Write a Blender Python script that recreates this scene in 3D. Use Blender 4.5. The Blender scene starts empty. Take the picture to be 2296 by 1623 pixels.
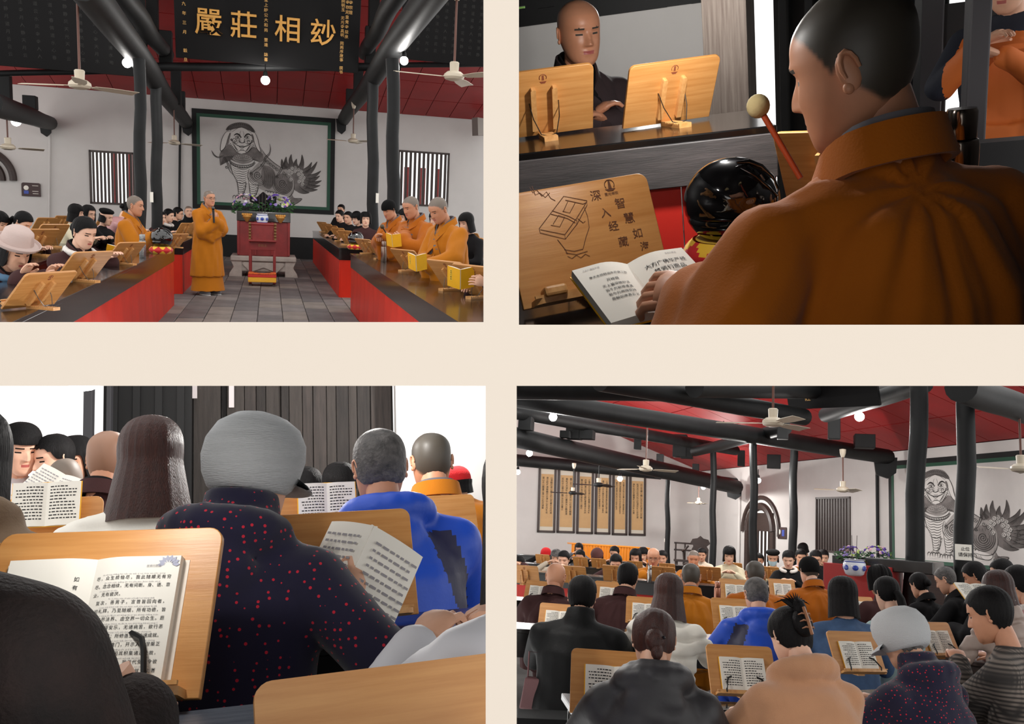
import bpy, bmesh, math, random
import numpy as np
from mathutils import Vector, Matrix, noise
random.seed(7)
scn = bpy.context.scene
COL = scn.collection
V = Vector
pi = math.pi
def rad(a): return math.radians(a)

# ---------------------------------------------------------------- camera, sky, exposure
FPX = 2000.0                       # focal length in pixels of the 2296x1623 frame
CX, CY = 1148.0, 811.5
CAM = V((0, 0, 1.6))
cd = bpy.data.cameras.new('camera'); cam = bpy.data.objects.new('camera', cd); COL.objects.link(cam)
cam.location = CAM; cam.rotation_euler = (pi/2, 0, 0)
cd.sensor_width = 36; cd.lens = 36*FPX/2296; cd.clip_start = .05; cd.clip_end = 200
scn.camera = cam
w = bpy.data.worlds.new('overcast'); scn.world = w; w.use_nodes = True
bg = w.node_tree.nodes['Background']; bg.inputs[0].default_value = (1, .985, .965, 1); bg.inputs[1].default_value = 1.6
scn.view_settings.view_transform = 'Standard'; scn.view_settings.look = 'None'
scn.cycles.adaptive_threshold = .03; scn.cycles.max_bounces = 5; scn.cycles.diffuse_bounces = 3; scn.cycles.glossy_bounces = 3; scn.cycles.transmission_bounces = 2; scn.cycles.transparent_max_bounces = 4
scn.view_settings.exposure = 0.0; scn.view_settings.gamma = 1.0; scn.view_settings.use_curve_mapping = False

# ---------------------------------------------------------------- frames of the four rooms
class Room:
    """A room of the temple; local X right, Y forward (level), Z up, the viewer at (0,0,H)."""
    def __init__(s, fwd, vert, H):
        def d(p): return V(((p[0]-CX)/FPX, 1, -(p[1]-CY)/FPX))
        y = d(fwd).normalized(); n = d(vert).cross(V((0, 0, 1)))
        z = y.cross(n).normalized()
        if z.z < 0: z = -z
        x = y.cross(z)
        s.R = Matrix((x, y, z)).transposed(); s.H = H
        s.M = Matrix.Translation(CAM) @ s.R.to_4x4() @ Matrix.Translation((0, 0, -H))
    def ray(s, px, py): return s.R.transposed() @ V(((px-CX)/FPX, 1, -(py-CY)/FPX))
    def at(s, px, py, Y):
        r = s.ray(px, py); r = r*(Y/r.y); r.z += s.H; return r
    def atz(s, px, py, z):
        r = s.ray(px, py); r = r*((z-s.H)/r.z); r.z += s.H; return r
    def mpp(s, px, py, Y): return (Y/s.ray(px, py).y)/FPX

R1 = Room((605, 455), (560, 360), 1.5)
R2 = Room((1727, 40), (1880, 360), 1.31)
R3 = Room((545, 1030), (500, 1100), 1.15)
R4 = Room((1727, 1207), (1850, 1150), 1.55)
ROOM = R1

# ---------------------------------------------------------------- materials
def lin(c):
    if isinstance(c, str): c = [int(c[i:i+2], 16) for i in (0, 2, 4)]
    return tuple((x/255/12.92 if x/255 <= .04045 else ((x/255+.055)/1.055)**2.4) for x in c) + (1,)
MATS = {}
def mat(name, col=(128, 128, 128), rough=.6, metal=0, bump=0, bscale=40, var=0, vscale=6, stretch=(1, 1, 1), coat=0, emit=0, col2=None, sheen=0, spec=.5, trans=0, kind=None):
    if name in MATS: return MATS[name]
    m = bpy.data.materials.new(name); m.use_nodes = True; MATS[name] = m
    nt = m.node_tree; N = nt.nodes; K = nt.links; b = N['Principled BSDF']
    c = lin(col); b.inputs['Base Color'].default_value = c
    b.inputs['Roughness'].default_value = rough; b.inputs['Metallic'].default_value = metal
    b.inputs['Specular IOR Level'].default_value = spec
    if coat: b.inputs['Coat Weight'].default_value = coat; b.inputs['Coat Roughness'].default_value = .08
    if sheen: b.inputs['Sheen Weight'].default_value = sheen
    if trans: b.inputs['Transmission Weight'].default_value = trans
    if emit:
        b.inputs['Emission Color'].default_value = c; b.inputs['Emission Strength'].default_value = emit
    if var or bump or col2 or kind:
        tc = N.new('ShaderNodeTexCoord'); mp = N.new('ShaderNodeMapping'); mp.inputs['Scale'].default_value = stretch
        K.new(tc.outputs['Object'], mp.inputs['Vector'])
    if var or col2:
        t = N.new('ShaderNodeTexNoise'); t.inputs['Scale'].default_value = vscale; t.inputs['Detail'].default_value = 5; t.inputs['Roughness'].default_value = .6
        K.new(mp.outputs[0], t.inputs['Vector'])
        r = N.new('ShaderNodeValToRGB'); r.color_ramp.elements[0].position = .3; r.color_ramp.elements[1].position = .7
        if col2: a, z = c, lin(col2)
        else: a, z = [x*(1-var) for x in c[:3]]+[1], [min(1, x*(1+var)) for x in c[:3]]+[1]
        r.color_ramp.elements[0].color = a; r.color_ramp.elements[1].color = z
        K.new(t.outputs[0], r.inputs[0]); K.new(r.outputs[0], b.inputs['Base Color'])
    if bump:
        t2 = N.new('ShaderNodeTexNoise'); t2.inputs['Scale'].default_value = bscale; t2.inputs['Detail'].default_value = 4
        K.new(mp.outputs[0], t2.inputs['Vector'])
        bp = N.new('ShaderNodeBump'); bp.inputs['Strength'].default_value = bump; bp.inputs['Distance'].default_value = .01
        K.new(t2.outputs[0], bp.inputs['Height']); K.new(bp.outputs[0], b.inputs['Normal'])
    if kind == 'dots':      # small coloured dots woven into the cloth
        vo = N.new('ShaderNodeTexVoronoi'); vo.inputs['Scale'].default_value = vscale; vo.inputs['Randomness'].default_value = .45
        K.new(mp.outputs[0], vo.inputs['Vector'])
        g = N.new('ShaderNodeMath'); g.operation = 'LESS_THAN'; g.inputs[1].default_value = .2
        K.new(vo.outputs['Distance'], g.inputs[0])
        mx = N.new('ShaderNodeMix'); mx.data_type = 'RGBA'; mx.inputs['A'].default_value = c; mx.inputs['B'].default_value = lin((190, 25, 50))
        K.new(g.outputs[0], mx.inputs['Factor']); K.new(mx.outputs['Result'], b.inputs['Base Color'])
    if kind == 'plaid':
        mx = None
        for ax in 'XZ':
            for sc_, th in ((2.2, .62), (16, .5)):
                wv = N.new('ShaderNodeTexWave'); wv.bands_direction = ax; wv.inputs['Scale'].default_value = sc_; wv.inputs['Distortion'].default_value = .1
                K.new(mp.outputs[0], wv.inputs['Vector'])
                if mx is None: mx = wv.outputs['Fac']
                else:
                    mm = N.new('ShaderNodeMath'); mm.operation = 'MULTIPLY' if sc_ > 10 else 'ADD'
                    K.new(mx, mm.inputs[0]); K.new(wv.outputs['Fac'], mm.inputs[1]); mx = mm.outputs[0]
        r = N.new('ShaderNodeValToRGB'); r.color_ramp.elements[0].color = c; r.color_ramp.elements[1].color = lin(col2 or (120, 112, 105))
        K.new(mx, r.inputs[0]); K.new(r.outputs[0], b.inputs['Base Color'])
    return m

def wood(name, a, b_, rough=.45, scale=3, stretch=(1, 14, 14), bump=.05, coat=0):
    if name in MATS: return MATS[name]
    m = mat(name, a, rough, col2=b_, vscale=scale, stretch=stretch, bump=bump, bscale=scale*6, coat=coat)
    return m

M_bamboo = wood('bamboo', (206, 150, 88), (182, 122, 62), .42, 2.5, (1.2, 22, 22), .04)
M_bamboo_dark = wood('bamboo_rib', (216, 164, 104), (190, 132, 72), .45, 3, (14, 1.5, 14), .03)
M_black = mat('black_lacquer', (15, 13, 13), .2, coat=.25, var=.3, vscale=5, bump=.02, bscale=12)
M_blackwood = mat('black_paint', (22, 23, 24), .58, spec=.28, var=.3, vscale=3, bump=.12, bscale=9)
M_red = mat('red_lacquer', (196, 36, 14), .4, var=.16, vscale=2.5, stretch=(1, 1, .5), spec=.3)
M_redceil = mat('red_ceiling', (152, 15, 17), .55, var=.12, vscale=1.2)
M_redgap = mat('red_joint', (70, 8, 8), .8)
M_plaster = mat('white_plaster', (206, 203, 200), .9, var=.05, vscale=.8, bump=.05, bscale=6)
M_stone = mat('grey_stone', (112, 106, 104), .62, var=.3, vscale=2.5, bump=.3, bscale=18)
M_mortar = mat('floor_joint', (70, 66, 64), .9, var=.2, vscale=3)
M_stone2 = mat('carved_stone', (168, 158, 150), .8, var=.16, vscale=6, bump=.3, bscale=25)
M_steel = mat('steel', (170, 168, 165), .22, 1)
M_wire = mat('wire', (90, 88, 86), .35, 1)
M_clip = mat('black_clip', (14, 14, 15), .4)
M_paper = mat('paper', (236, 232, 222), .85)
M_ink = mat('ink', (34, 32, 34), .8)
M_inkgrey = mat('pale_ink', (150, 146, 150), .85)
M_yellow = mat('yellow_cover', (240, 178, 26), .6, var=.06, vscale=8)
M_gold = mat('gold_leaf', (214, 160, 84), .38, .55, bump=.15, bscale=30)
M_goldflat = mat('gold_paint', (206, 160, 92), .5, .2)
M_fanwhite = mat('fan_enamel', (196, 184, 164), .4)
M_fanbrown = mat('fan_rod', (96, 58, 46), .5)
M_bulb = mat('bulb_glow', (255, 252, 248), .3, emit=14)
M_green = mat('green_frame', (24, 74, 54), .6)
M_darkred = mat('altar_red', (126, 34, 34), .5, var=.2, vscale=5, bump=.1)
M_cream = mat('cream_wall', (199, 189, 177), .95)
M_darkbrown = wood('dark_brown_wood', (62, 46, 40), (44, 32, 30), .5, 3)

# ---------------------------------------------------------------- mesh collecting
class MB:
    def __init__(s): s.v = []; s.f = []; s.m = []
    def add(s, vs, fs, mi=0):
        o = len(s.v); s.v += [tuple(p) for p in vs]; s.f += [tuple(i+o for i in f) for f in fs]; s.m += [mi]*len(fs); return s
    def box(s, c, d, rot=None, mi=0, taper=1):
        x, y, z = d[0]/2, d[1]/2, d[2]/2; c = V(c)
        p = [V((sx*x*(taper if sz > 0 else 1), sy*y*(taper if sz > 0 else 1), sz*z)) for sz in (-1, 1) for sy in (-1, 1) for sx in (-1, 1)]
        if rot is not None: p = [rot @ q for q in p]
        return s.add([q+c for q in p], [(0, 2, 3, 1), (4, 5, 7, 6), (0, 1, 5, 4), (2, 6, 7, 3), (0, 4, 6, 2), (1, 3, 7, 5)], mi)
    def beam(s, a, b, w, h, mi=0, up=(0, 0, 1)):
        a, b = V(a), V(b); d = (b-a); L = d.length; y = d.normalized(); x = y.cross(V(up)).normalized(); z = x.cross(y)
        return s.box((a+b)/2, (w, L, h), Matrix((x, y, z)).transposed(), mi)
    def tube(s, pts, r, n=10, mi=0, caps=True, flat=1.0, up=None):
        pts = [V(p) for p in pts]; m = len(pts)
        if not hasattr(r, '__len__'): r = [r]*m
        ref = V(up) if up is not None else None; vs = []
        for i, p in enumerate(pts):
            t = (pts[min(i+1, m-1)]-pts[max(i-1, 0)]).normalized()
            if ref is None: ref = V((0, 0, 1)) if abs(t.z) < .9 else V((1, 0, 0))
            x = t.cross(ref)
            if x.length < 1e-5: x = t.orthogonal()
            x.normalize(); y = x.cross(t).normalized(); ref = y
            for k in range(n):
                a = 2*pi*k/n; vs.append(p + x*(math.cos(a)*r[i]) + y*(math.sin(a)*r[i]*flat))
        fs = [(i*n+k, i*n+(k+1) % n, (i+1)*n+(k+1) % n, (i+1)*n+k) for i in range(m-1) for k in range(n)]
        if caps: fs += [tuple(range(n-1, -1, -1)), tuple((m-1)*n+k for k in range(n))]
        return s.add(vs, fs, mi)
    def capsule(s, a, b, ra, rb, n=12, mi=0):
        a, b = V(a), V(b); d = (b-a).normalized() if (b-a).length > 1e-6 else V((0, 0, 1))
        P = []; r = []
        for k in (0.02, .3, .6, .85): an = k*pi/2; P.append(a-d*ra*math.cos(an)); r.append(ra*math.sin(an))
        P.append(a); r.append(ra); P.append(b); r.append(rb)
        for k in (.85, .6, .3, .02): an = k*pi/2; P.append(b+d*rb*math.cos(an)); r.append(rb*math.sin(an))
        return s.tube(P, r, n, mi)
    def lathe(s, prof, n=24, c=(0, 0, 0), mi=0, axis=None):
        c = V(c); m = len(prof); vs = []
        q = V((0, 0, 1)).rotation_difference(V(axis)).to_matrix() if axis is not None else Matrix.Identity(3)
        for r, z in prof:
            for k in range(n):
                a = 2*pi*k/n; vs.append(c + q @ V((r*math.cos(a), r*math.sin(a), z)))
        fs = [(i*n+k, i*n+(k+1) % n, (i+1)*n+(k+1) % n, (i+1)*n+k) for i in range(m-1) for k in range(n)]
        if prof[0][0] > 1e-4: fs.append(tuple(range(n-1, -1, -1)))
        if prof[-1][0] > 1e-4: fs.append(tuple((m-1)*n+k for k in range(n)))
        return s.add(vs, fs, mi)
    def ell(s, c, r, n=12, mi=0, rot=None):
        c = V(c); vs = []; m = max(5, n//2+1)
        for i in range(m+1):
            e = -pi/2 + pi*i/m
            for k in range(n):
                a = 2*pi*k/n; p = V((r[0]*math.cos(e)*math.cos(a), r[1]*math.cos(e)*math.sin(a), r[2]*math.sin(e)))
                vs.append(c + (rot @ p if rot is not None else p))
        fs = [(i*n+k, i*n+(k+1) % n, (i+1)*n+(k+1) % n, (i+1)*n+k) for i in range(m) for k in range(n)]
        return s.add(vs, fs, mi)
    def prism(s, out, y0, y1, mi=0, plane='xz'):
        """outline in a plane, extruded along the third axis"""
        n = len(out)
        def p(u, v, t): return (u, t, v) if plane == 'xz' else ((u, v, t) if plane == 'xy' else (t, u, v))
        vs = [p(u, v, y0) for u, v in out]+[p(u, v, y1) for u, v in out]
        fs = [tuple(range(n)), tuple(range(2*n-1, n-1, -1))]+[(k, k+n, (k+1) % n+n, (k+1) % n) for k in range(n)]
        return s.add(vs, fs, mi)
    def ribbon(s, pts, wd, nrm, mi=0, lift=0, close=False):
        """flat painted stroke of varying width lying in the plane with normal nrm"""
        pts = [V(p) for p in pts]; m = len(pts); nrm = V(nrm); vs = []
        for i, p in enumerate(pts):
            t = (pts[min(i+1, m-1)]-pts[max(i-1, 0)])
            if t.length < 1e-7: t = V((1, 0, 0))
            x = t.normalized().cross(nrm); u = i/max(1, m-1)
            ww = wd(u) if callable(wd) else wd
            vs += [p + x*ww/2 + nrm*lift, p - x*ww/2 + nrm*lift]
        return s.add(vs, [(2*i, 2*i+1, 2*i+3, 2*i+2) for i in range(m-1)], mi)
    def xf(s, M, start=0):
        s.v[start:] = [tuple(M @ V(p)) for p in s.v[start:]]; return s
    def mesh(s, name, mats, smooth=True, angle=38):
        me = bpy.data.meshes.new(name); me.from_pydata(s.v, [], s.f)
        for m in (mats if isinstance(mats, (list, tuple)) else [mats]): me.materials.append(m)
        if s.m and max(s.m) > 0: me.polygons.foreach_set('material_index', s.m)
        bm = bmesh.new(); bm.from_mesh(me); bmesh.ops.recalc_face_normals(bm, faces=bm.faces); bm.to_mesh(me); bm.free()
        if smooth:
            me.polygons.foreach_set('use_smooth', [True]*len(me.polygons)); me.set_sharp_from_angle(angle=rad(angle))
        me.update(); return me
    def build(s, name, mats, parent=None, M=None, smooth=True, bevel=0, angle=38, kind=None, label=None):
        return obj(name, s.mesh(name, mats, smooth, angle), parent, M, bevel, kind, label)

def obj(name, me, parent=None, M=None, bevel=0, kind=None, label=None):
    o = bpy.data.objects.new(name, me); COL.objects.link(o)
    if parent is not None:
        o.parent = parent
        if M is not None: o.matrix_local = M
    else: o.matrix_world = ROOM.M @ (M if M is not None else Matrix.Identity(4))
    if bevel:
        b = o.modifiers.new('bevel', 'BEVEL'); b.width = bevel; b.segments = 2; b.limit_method = 'ANGLE'
    if kind: o['kind'] = kind
    if label: o['label'] = label
    return o
def T(x, y=None, z=None, rz=0, rx=0, ry=0, s=1):
    l = V(x) if y is None else V((x, y, z))
    M = Matrix.Translation(l) @ Matrix.Rotation(rad(rz), 4, 'Z') @ Matrix.Rotation(rad(rx), 4, 'X') @ Matrix.Rotation(rad(ry), 4, 'Y')
    return M @ Matrix.Scale(s, 4) if s != 1 else M
def tag(o, label, cat, group=None):
    o['label'] = label; o['category'] = cat
    if group: o['group'] = group
    return o
def thing(name, label, cat, M, group=None):
    o = bpy.data.objects.new(name, None); COL.objects.link(o); o.empty_display_size = .05
    o.matrix_world = ROOM.M @ M
    return tag(o, label, cat, group)
def struct(name, mb, mats, M=None, smooth=False, bevel=0):
    return mb.build(name, mats, None, M, smooth, bevel, kind='structure')
TXT = {}
TS = bpy.data.scenes.new('workbench')     # scratch scene for lettering and remeshing
def text_mb(body, size=1.0, ext=0.0, res=2, off=0.0):
    """centred lettering in the XZ plane facing -Y, height about `size`"""
    key = (body, ext/size, res, off)
    if key not in TXT:
        cu = bpy.data.curves.new('lettering', 'FONT'); cu.body = body; cu.extrude = ext/size; cu.resolution_u = res; cu.offset = off
        cu.align_x = 'CENTER'; cu.align_y = 'CENTER'; cu.fill_mode = 'BOTH' if ext else 'FRONT'
        o = bpy.data.objects.new('lettering', cu); TS.collection.objects.link(o)
        TS.view_layers[0].update(); dg = TS.view_layers[0].depsgraph
        me = bpy.data.meshes.new_from_object(o.evaluated_get(dg))
        TXT[key] = ([(v.co.x, -v.co.z, v.co.y) for v in me.vertices], [tuple(p.vertices) for p in me.polygons])
        bpy.data.objects.remove(o); bpy.data.curves.remove(cu); bpy.data.meshes.remove(me)
    vs, fs = TXT[key]; m = MB(); m.add([(a*size, b*size, c*size) for a, b, c in vs], fs); return m
def column_text(mb, s, x, z, size, pitch=1.25, y=0, mi=0, res=1, off=.01):
    for i, ch in enumerate(s):
        if ch != ' ':
            t = text_mb(ch, size, 0, res, off); k = len(mb.v); mb.add([(a+x, b+y, c+z-i*size*pitch) for a, b, c in t.v], t.f, mi)
def sstep(a, b, x):
    t = min(1, max(0, (x-a)/(b-a))); return t*t*(3-2*t)

def skin_mix(skin, stub):
    """skin that passes softly into shaven scalp where the mesh attribute 'scalp' says so"""
    n = skin.name+'_'+stub.name
    if n in MATS: return MATS[n]
    m = skin.copy(); m.name = n; MATS[n] = m; nt = m.node_tree; b = nt.nodes['Principled BSDF']
    at = nt.nodes.new('ShaderNodeAttribute'); at.attribute_name = 'scalp'; mx = nt.nodes.new('ShaderNodeMix'); mx.data_type = 'RGBA'
    nt.links.new(at.outputs['Fac'], mx.inputs['Factor'])
    if b.inputs['Base Color'].is_linked: nt.links.new(b.inputs['Base Color'].links[0].from_socket, mx.inputs['A'])
    else: mx.inputs['A'].default_value = b.inputs['Base Color'].default_value
    mx.inputs['B'].default_value = stub.node_tree.nodes['Principled BSDF'].inputs['Base Color'].default_value
    nt.links.new(mx.outputs['Result'], b.inputs['Base Color']); return m

def clip_room(before, keep):
    """the rooms end behind the cream wall: cut what would reach past its bars into the next room"""
    bpy.context.view_layer.update()
    planes = []; gone = set()
    for ax, v, sg in keep:      # keep side of pixel column / row v
        d = V(((v-CX)/FPX, 1, 0)) if ax == 'x' else V((0, 1, -(v-CY)/FPX))
        nrm = V((1, -d.x, 0)) if ax == 'x' else V((0, d.z, -1)).normalized()*1
        nrm = (V((1, -d.x, 0)) if ax == 'x' else V((0, -d.z, 1))).normalized()*sg   # pointing to the discarded side
        planes.append(nrm)
    for o in list(COL.objects):
        try:
            if o.name in before or o.type != 'MESH': continue
        except ReferenceError: continue
        M = o.matrix_world; cs = [M @ V(c)-CAM for c in o.bound_box]
        for nrm in planes:
            ds = [c.dot(nrm) for c in cs]
            if max(ds) <= 0: continue
            if min(ds) >= 0:
                for c in list(o.children): bpy.data.objects.remove(c)
                gone.add(o.name); bpy.data.objects.remove(o); break
            if o.data.users > 1: o.data = o.data.copy()
            bm = bmesh.new(); bm.from_mesh(o.data); Mi = M.inverted()
            pc = Mi @ CAM; pn = (M.to_3x3().transposed() @ nrm).normalized()
            r = bmesh.ops.bisect_plane(bm, geom=bm.verts[:]+bm.edges[:]+bm.faces[:], plane_co=pc, plane_no=pn, clear_outer=True)
            ed = [e for e in r['geom_cut'] if isinstance(e, bmesh.types.BMEdge)]
            try: bmesh.ops.holes_fill(bm, edges=ed, sides=0)
            except Exception: pass
            n = len(bm.verts)
            if n: bm.to_mesh(o.data); o.data.update()
            bm.free()
            if not n: bpy.data.objects.remove(o); break
            cs = [M @ V(c)-CAM for c in o.bound_box]
    for o in list(COL.objects):
        if o.name not in before and o.type == 'EMPTY' and not o.children: bpy.data.objects.remove(o)

def shade_board(name, pts, m, t=.03):  # for unseen boards added to shut light out of a room
    """plain board between four room points"""
    p = [V(q) for q in pts]; n = (p[1]-p[0]).cross(p[2]-p[0]).normalized()*t
    return struct(name, MB().add([*p, *[q+n for q in p]], [(0, 1, 2, 3), (7, 6, 5, 4), (0, 4, 5, 1), (1, 5, 6, 2), (2, 6, 7, 3), (3, 7, 4, 0)]), m)
# ---------------------------------------------------------------- people
from mathutils.bvhtree import BVHTree
M_skin = mat('skin', (214, 164, 136), .55, var=.06, vscale=20)
M_skin_tan = mat('skin_tan', (196, 138, 106), .5, var=.06, vscale=20)
M_skin_pale = mat('skin_pale', (228, 182, 156), .55, var=.05, vscale=20)
M_lips = mat('lips', (176, 92, 86), .5)
M_stub = mat('shaved_scalp', (112, 100, 90), .7, var=.12, vscale=40)
M_stub_d = mat('dark_stubble', (66, 60, 52), .75, var=.2, vscale=60, bump=.3, bscale=400)
M_hair = mat('black_hair', (11, 9, 10), .55, spec=.15, bump=.5, bscale=60, stretch=(6, 6, .35), var=.3, vscale=20)
M_hair_br = mat('brown_hair', (62, 28, 20), .42, spec=.3, bump=.5, bscale=60, stretch=(6, 6, .35), col2=(44, 22, 18), vscale=18)
M_hair_gr = mat('greying_hair', (96, 92, 90), .6, bump=.5, bscale=90, col2=(44, 42, 42), vscale=30)
M_robe = mat('ochre_robe', (178, 106, 16), .85, spec=.2, var=.06, vscale=4, bump=.12, bscale=220, sheen=.1)
M_robe_d = mat('amber_robe', (168, 90, 12), .85, spec=.2, var=.07, vscale=4, bump=.12, bscale=220, sheen=.1)
M_brown = mat('brown_robe', (62, 38, 38), .85, spec=.2, var=.1, vscale=5, bump=.1, bscale=220)
M_dark = mat('dark_coat', (19, 18, 20), .85, spec=.2, var=.2, vscale=6, bump=.1, bscale=150)
M_black_c = mat('black_jacket', (9, 10, 11), .65, spec=.2, var=.2, vscale=6, bump=.15, bscale=60)
M_white_c = mat('white_puffer', (226, 222, 212), .6, var=.04, vscale=6, bump=.15, bscale=30)
M_grey_c = mat('grey_cloth', (96, 96, 102), .85)
M_camel = mat('camel_wool', (184, 134, 98), .95, var=.05, vscale=8, bump=.25, bscale=260, sheen=.3)
M_blue = mat('blue_shell', (24, 74, 190), .5, var=.08, vscale=5, bump=.2, bscale=30)
M_navy = mat('navy_shell', (34, 34, 66), .55, bump=.2, bscale=30)
M_denim = mat('denim', (58, 84, 120), .85, var=.18, vscale=12, bump=.2, bscale=300)
M_mint = mat('mint_knit', (166, 190, 190), .8, var=.05, vscale=6)
M_pinkp = mat('pink_puffer', (176, 130, 130), .4, var=.06, vscale=6)
M_greyp = mat('taupe_puffer', (160, 142, 132), .55, var=.06, vscale=6)
M_creamc = mat('cream_coat', (206, 196, 168), .9, var=.05, vscale=8)
M_dots = mat('dotted_navy', (20, 17, 46), .95, kind='dots', vscale=64, sheen=.2)
M_plaid = mat('plaid_wool', (48, 45, 44), .95, kind='plaid', col2=(126, 116, 108))
M_fleece = mat('white_fleece', (222, 216, 210), .95, bump=.6, bscale=120)
M_greyhat = mat('grey_corduroy', (176, 178, 180), .95, bump=.5, bscale=60, stretch=(1, 1, 8), var=.06, vscale=8)
M_pinkhat = mat('pale_felt', (190, 170, 164), .95, bump=.2, bscale=80)
M_redhat = mat('red_knit', (196, 24, 30), .95, bump=.4, bscale=120)
M_brownhat = mat('brown_knit', (84, 48, 46), .95, bump=.4, bscale=120)
M_blackhat = mat('black_knit', (11, 11, 11), .95, spec=.2, bump=.4, bscale=160)
M_shoe = mat('grey_shoe', (120, 120, 124), .8)
M_sole = mat('white_sole', (222, 220, 216), .7)

HP = np.array([  # height, half width, front, back
 (-.114, .026, .074, .026), (-.108, .040, .083, .006), (-.092, .055, .089, -.022), (-.06, .067, .090, -.055), (-.03, .074, .089, -.076),
 (0, .0765, .089, -.089), (.03, .078, .092, -.095), (.06, .0765, .087, -.094), (.085, .067, .070, -.081), (.105, .047, .042, -.056), (.115, .024, .018, -.032), (.118, .004, -.004, -.01)])
_zt = np.linspace(-.118, .118, 945)
def _hraw(z): return np.stack([np.interp(z, HP[:, 0], HP[:, k]) for k in (1, 2, 3)], 1)
_k = np.where(np.abs(_zt) > .1, (.118-np.abs(_zt))/.018, 1.0)
_HS = (sum(_hraw(np.clip(_zt+d*_k, -.118, .118)) for d in (-.012, -.006, 0, .006, .012))/5).tolist()
def hprof_s(z): return _HS[int(min(.118, max(-.118, z))*4000+472.5)]
def G(x, s): return math.exp(-(x/s)**2)
def face_push(x, z):
    ax = abs(x); d = 0
    nz = sstep(.024, -.028, z)*sstep(-.044, -.034, z)
    d += .022*nz*G(x, .011) + .006*G(ax-.012, .009)*G(z+.034, .008)
    d -= .008*G(ax-.032, .017)*G(z-.006, .012); d += .004*G(ax-.032, .011)*G(z-.002, .007)
    d += .004*G(ax-.03, .024)*G(z-.027, .008)
    d += .006*G(x, .02)*G(z+.0625, .011) - .005*G(x, .02)*G(z+.0625, .0028)
    d += .004*G(x, .02)*G(z+.104, .013) + .004*G(ax-.045, .02)*G(z+.026, .02)
    return d
def hairline(a):    # lowest z of the scalp hair at azimuth a (degrees from the face)
    a = abs(a)
    return float(np.interp(a, [0, 35, 55, 68, 78, 90, 102, 125, 180], [.074, .07, .055, .03, .0, .012, -.03, -.058, -.066]))
def head_mb(mb, X, scalp=0, nr=34, na=40, mouth=0, fat=1.0):
    """skin 0, scalp 1, lips 2, brows and eyes 3"""
    key = ('head', nr, na, fat)
    if key in HEADS:
        h = HEADS[key]; mb.v += [tuple(X @ V(p)) for p in h.v]; mb.f += h.f; mb.m += h.m; mb.scalp = h.scalp; return
    mb0 = mb; mb = MB()
    k0 = len(mb.v); zs = [-.1175+.235*(i/(nr)) for i in range(nr+1)]
    vs = []; fs = []; ms = []
    for z in zs:
        w_, yf, yb = hprof_s(z); cy = (yf+yb)/2; ry = (yf-yb)/2
        w_ *= fat if z < .03 else 1+(fat-1)*max(0, (.09-z)/.06)
        for j in range(na):
            a = 2*pi*j/na; t = a - .35*math.sin(a)*.5   # a little denser at the front
            sx, cyy = math.sin(t), math.cos(t); e = .92
            x = w_*math.copysign(abs(sx)**e, sx); y = cy+ry*math.copysign(abs(cyy)**e, cyy)
            if cyy > 0: y += face_push(x, z)*sstep(0, .5, cyy)
            vs.append(V((x, y, z)))
    for i in range(nr):
        for j in range(na):
            q = (i*na+j, i*na+(j+1) % na, (i+1)*na+(j+1) % na, (i+1)*na+j); c = sum((vs[t] for t in q), V())/4
            ax = abs(c.x); m = 0; front = c.y > .045
            az = math.degrees(math.atan2(c.x, c.y+.005))
            
            if front:
                if ax < .021 and abs(c.z+.0625) < .0075-.2*max(0, ax-.012): m = 2
                if .014 < ax < .05 and .0205 < c.z-.1*(ax-.03 if ax < .036 else .042-ax) < .0275: m = 3
                if abs(ax-.032) < .0135 and abs(c.z-.004) < .0038: m = 3
            fs.append(q); ms.append(m)
    fs.append(tuple(range(na-1, -1, -1))); ms.append(0); fs.append(tuple(nr*na+j for j in range(na))); ms.append(0)
    o = len(mb.v); mb.v += [tuple(p) for p in vs]; mb.f += [tuple(i+o for i in f) for f in fs]; mb.m += ms
    mb.scalp = [sstep(-.006, .006, p.z-hairline(math.degrees(math.atan2(p.x, p.y+.005)))) for p in vs]
    n = 12 if na > 50 else 8
    for sx in (-1, 1):
        rt = Matrix.Rotation(rad(-24*sx), 3, 'Z') @ Matrix.Rotation(rad(-10), 3, 'X')
        b = V((sx*.077*fat, -.012, -.004))
        mb.ell(b, (.006, .016, .028), n, 0, rt); mb.tube([b+rt @ V((sx*.006, .012*math.cos(q*.55-.5)-.004, .004+.024*math.sin(q*.55-.5))) for q in range(8)], [.003, .004, .0045, .0045, .0045, .004, .004, .003], 6); mb.ell(b+V((sx*.003, .004, -.022)), (.006, .008, .009), n, 0, rt)
    HEADS[key] = mb; head_mb(mb0, X, scalp, nr, na, mouth, fat)
HEADS = {}

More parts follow.
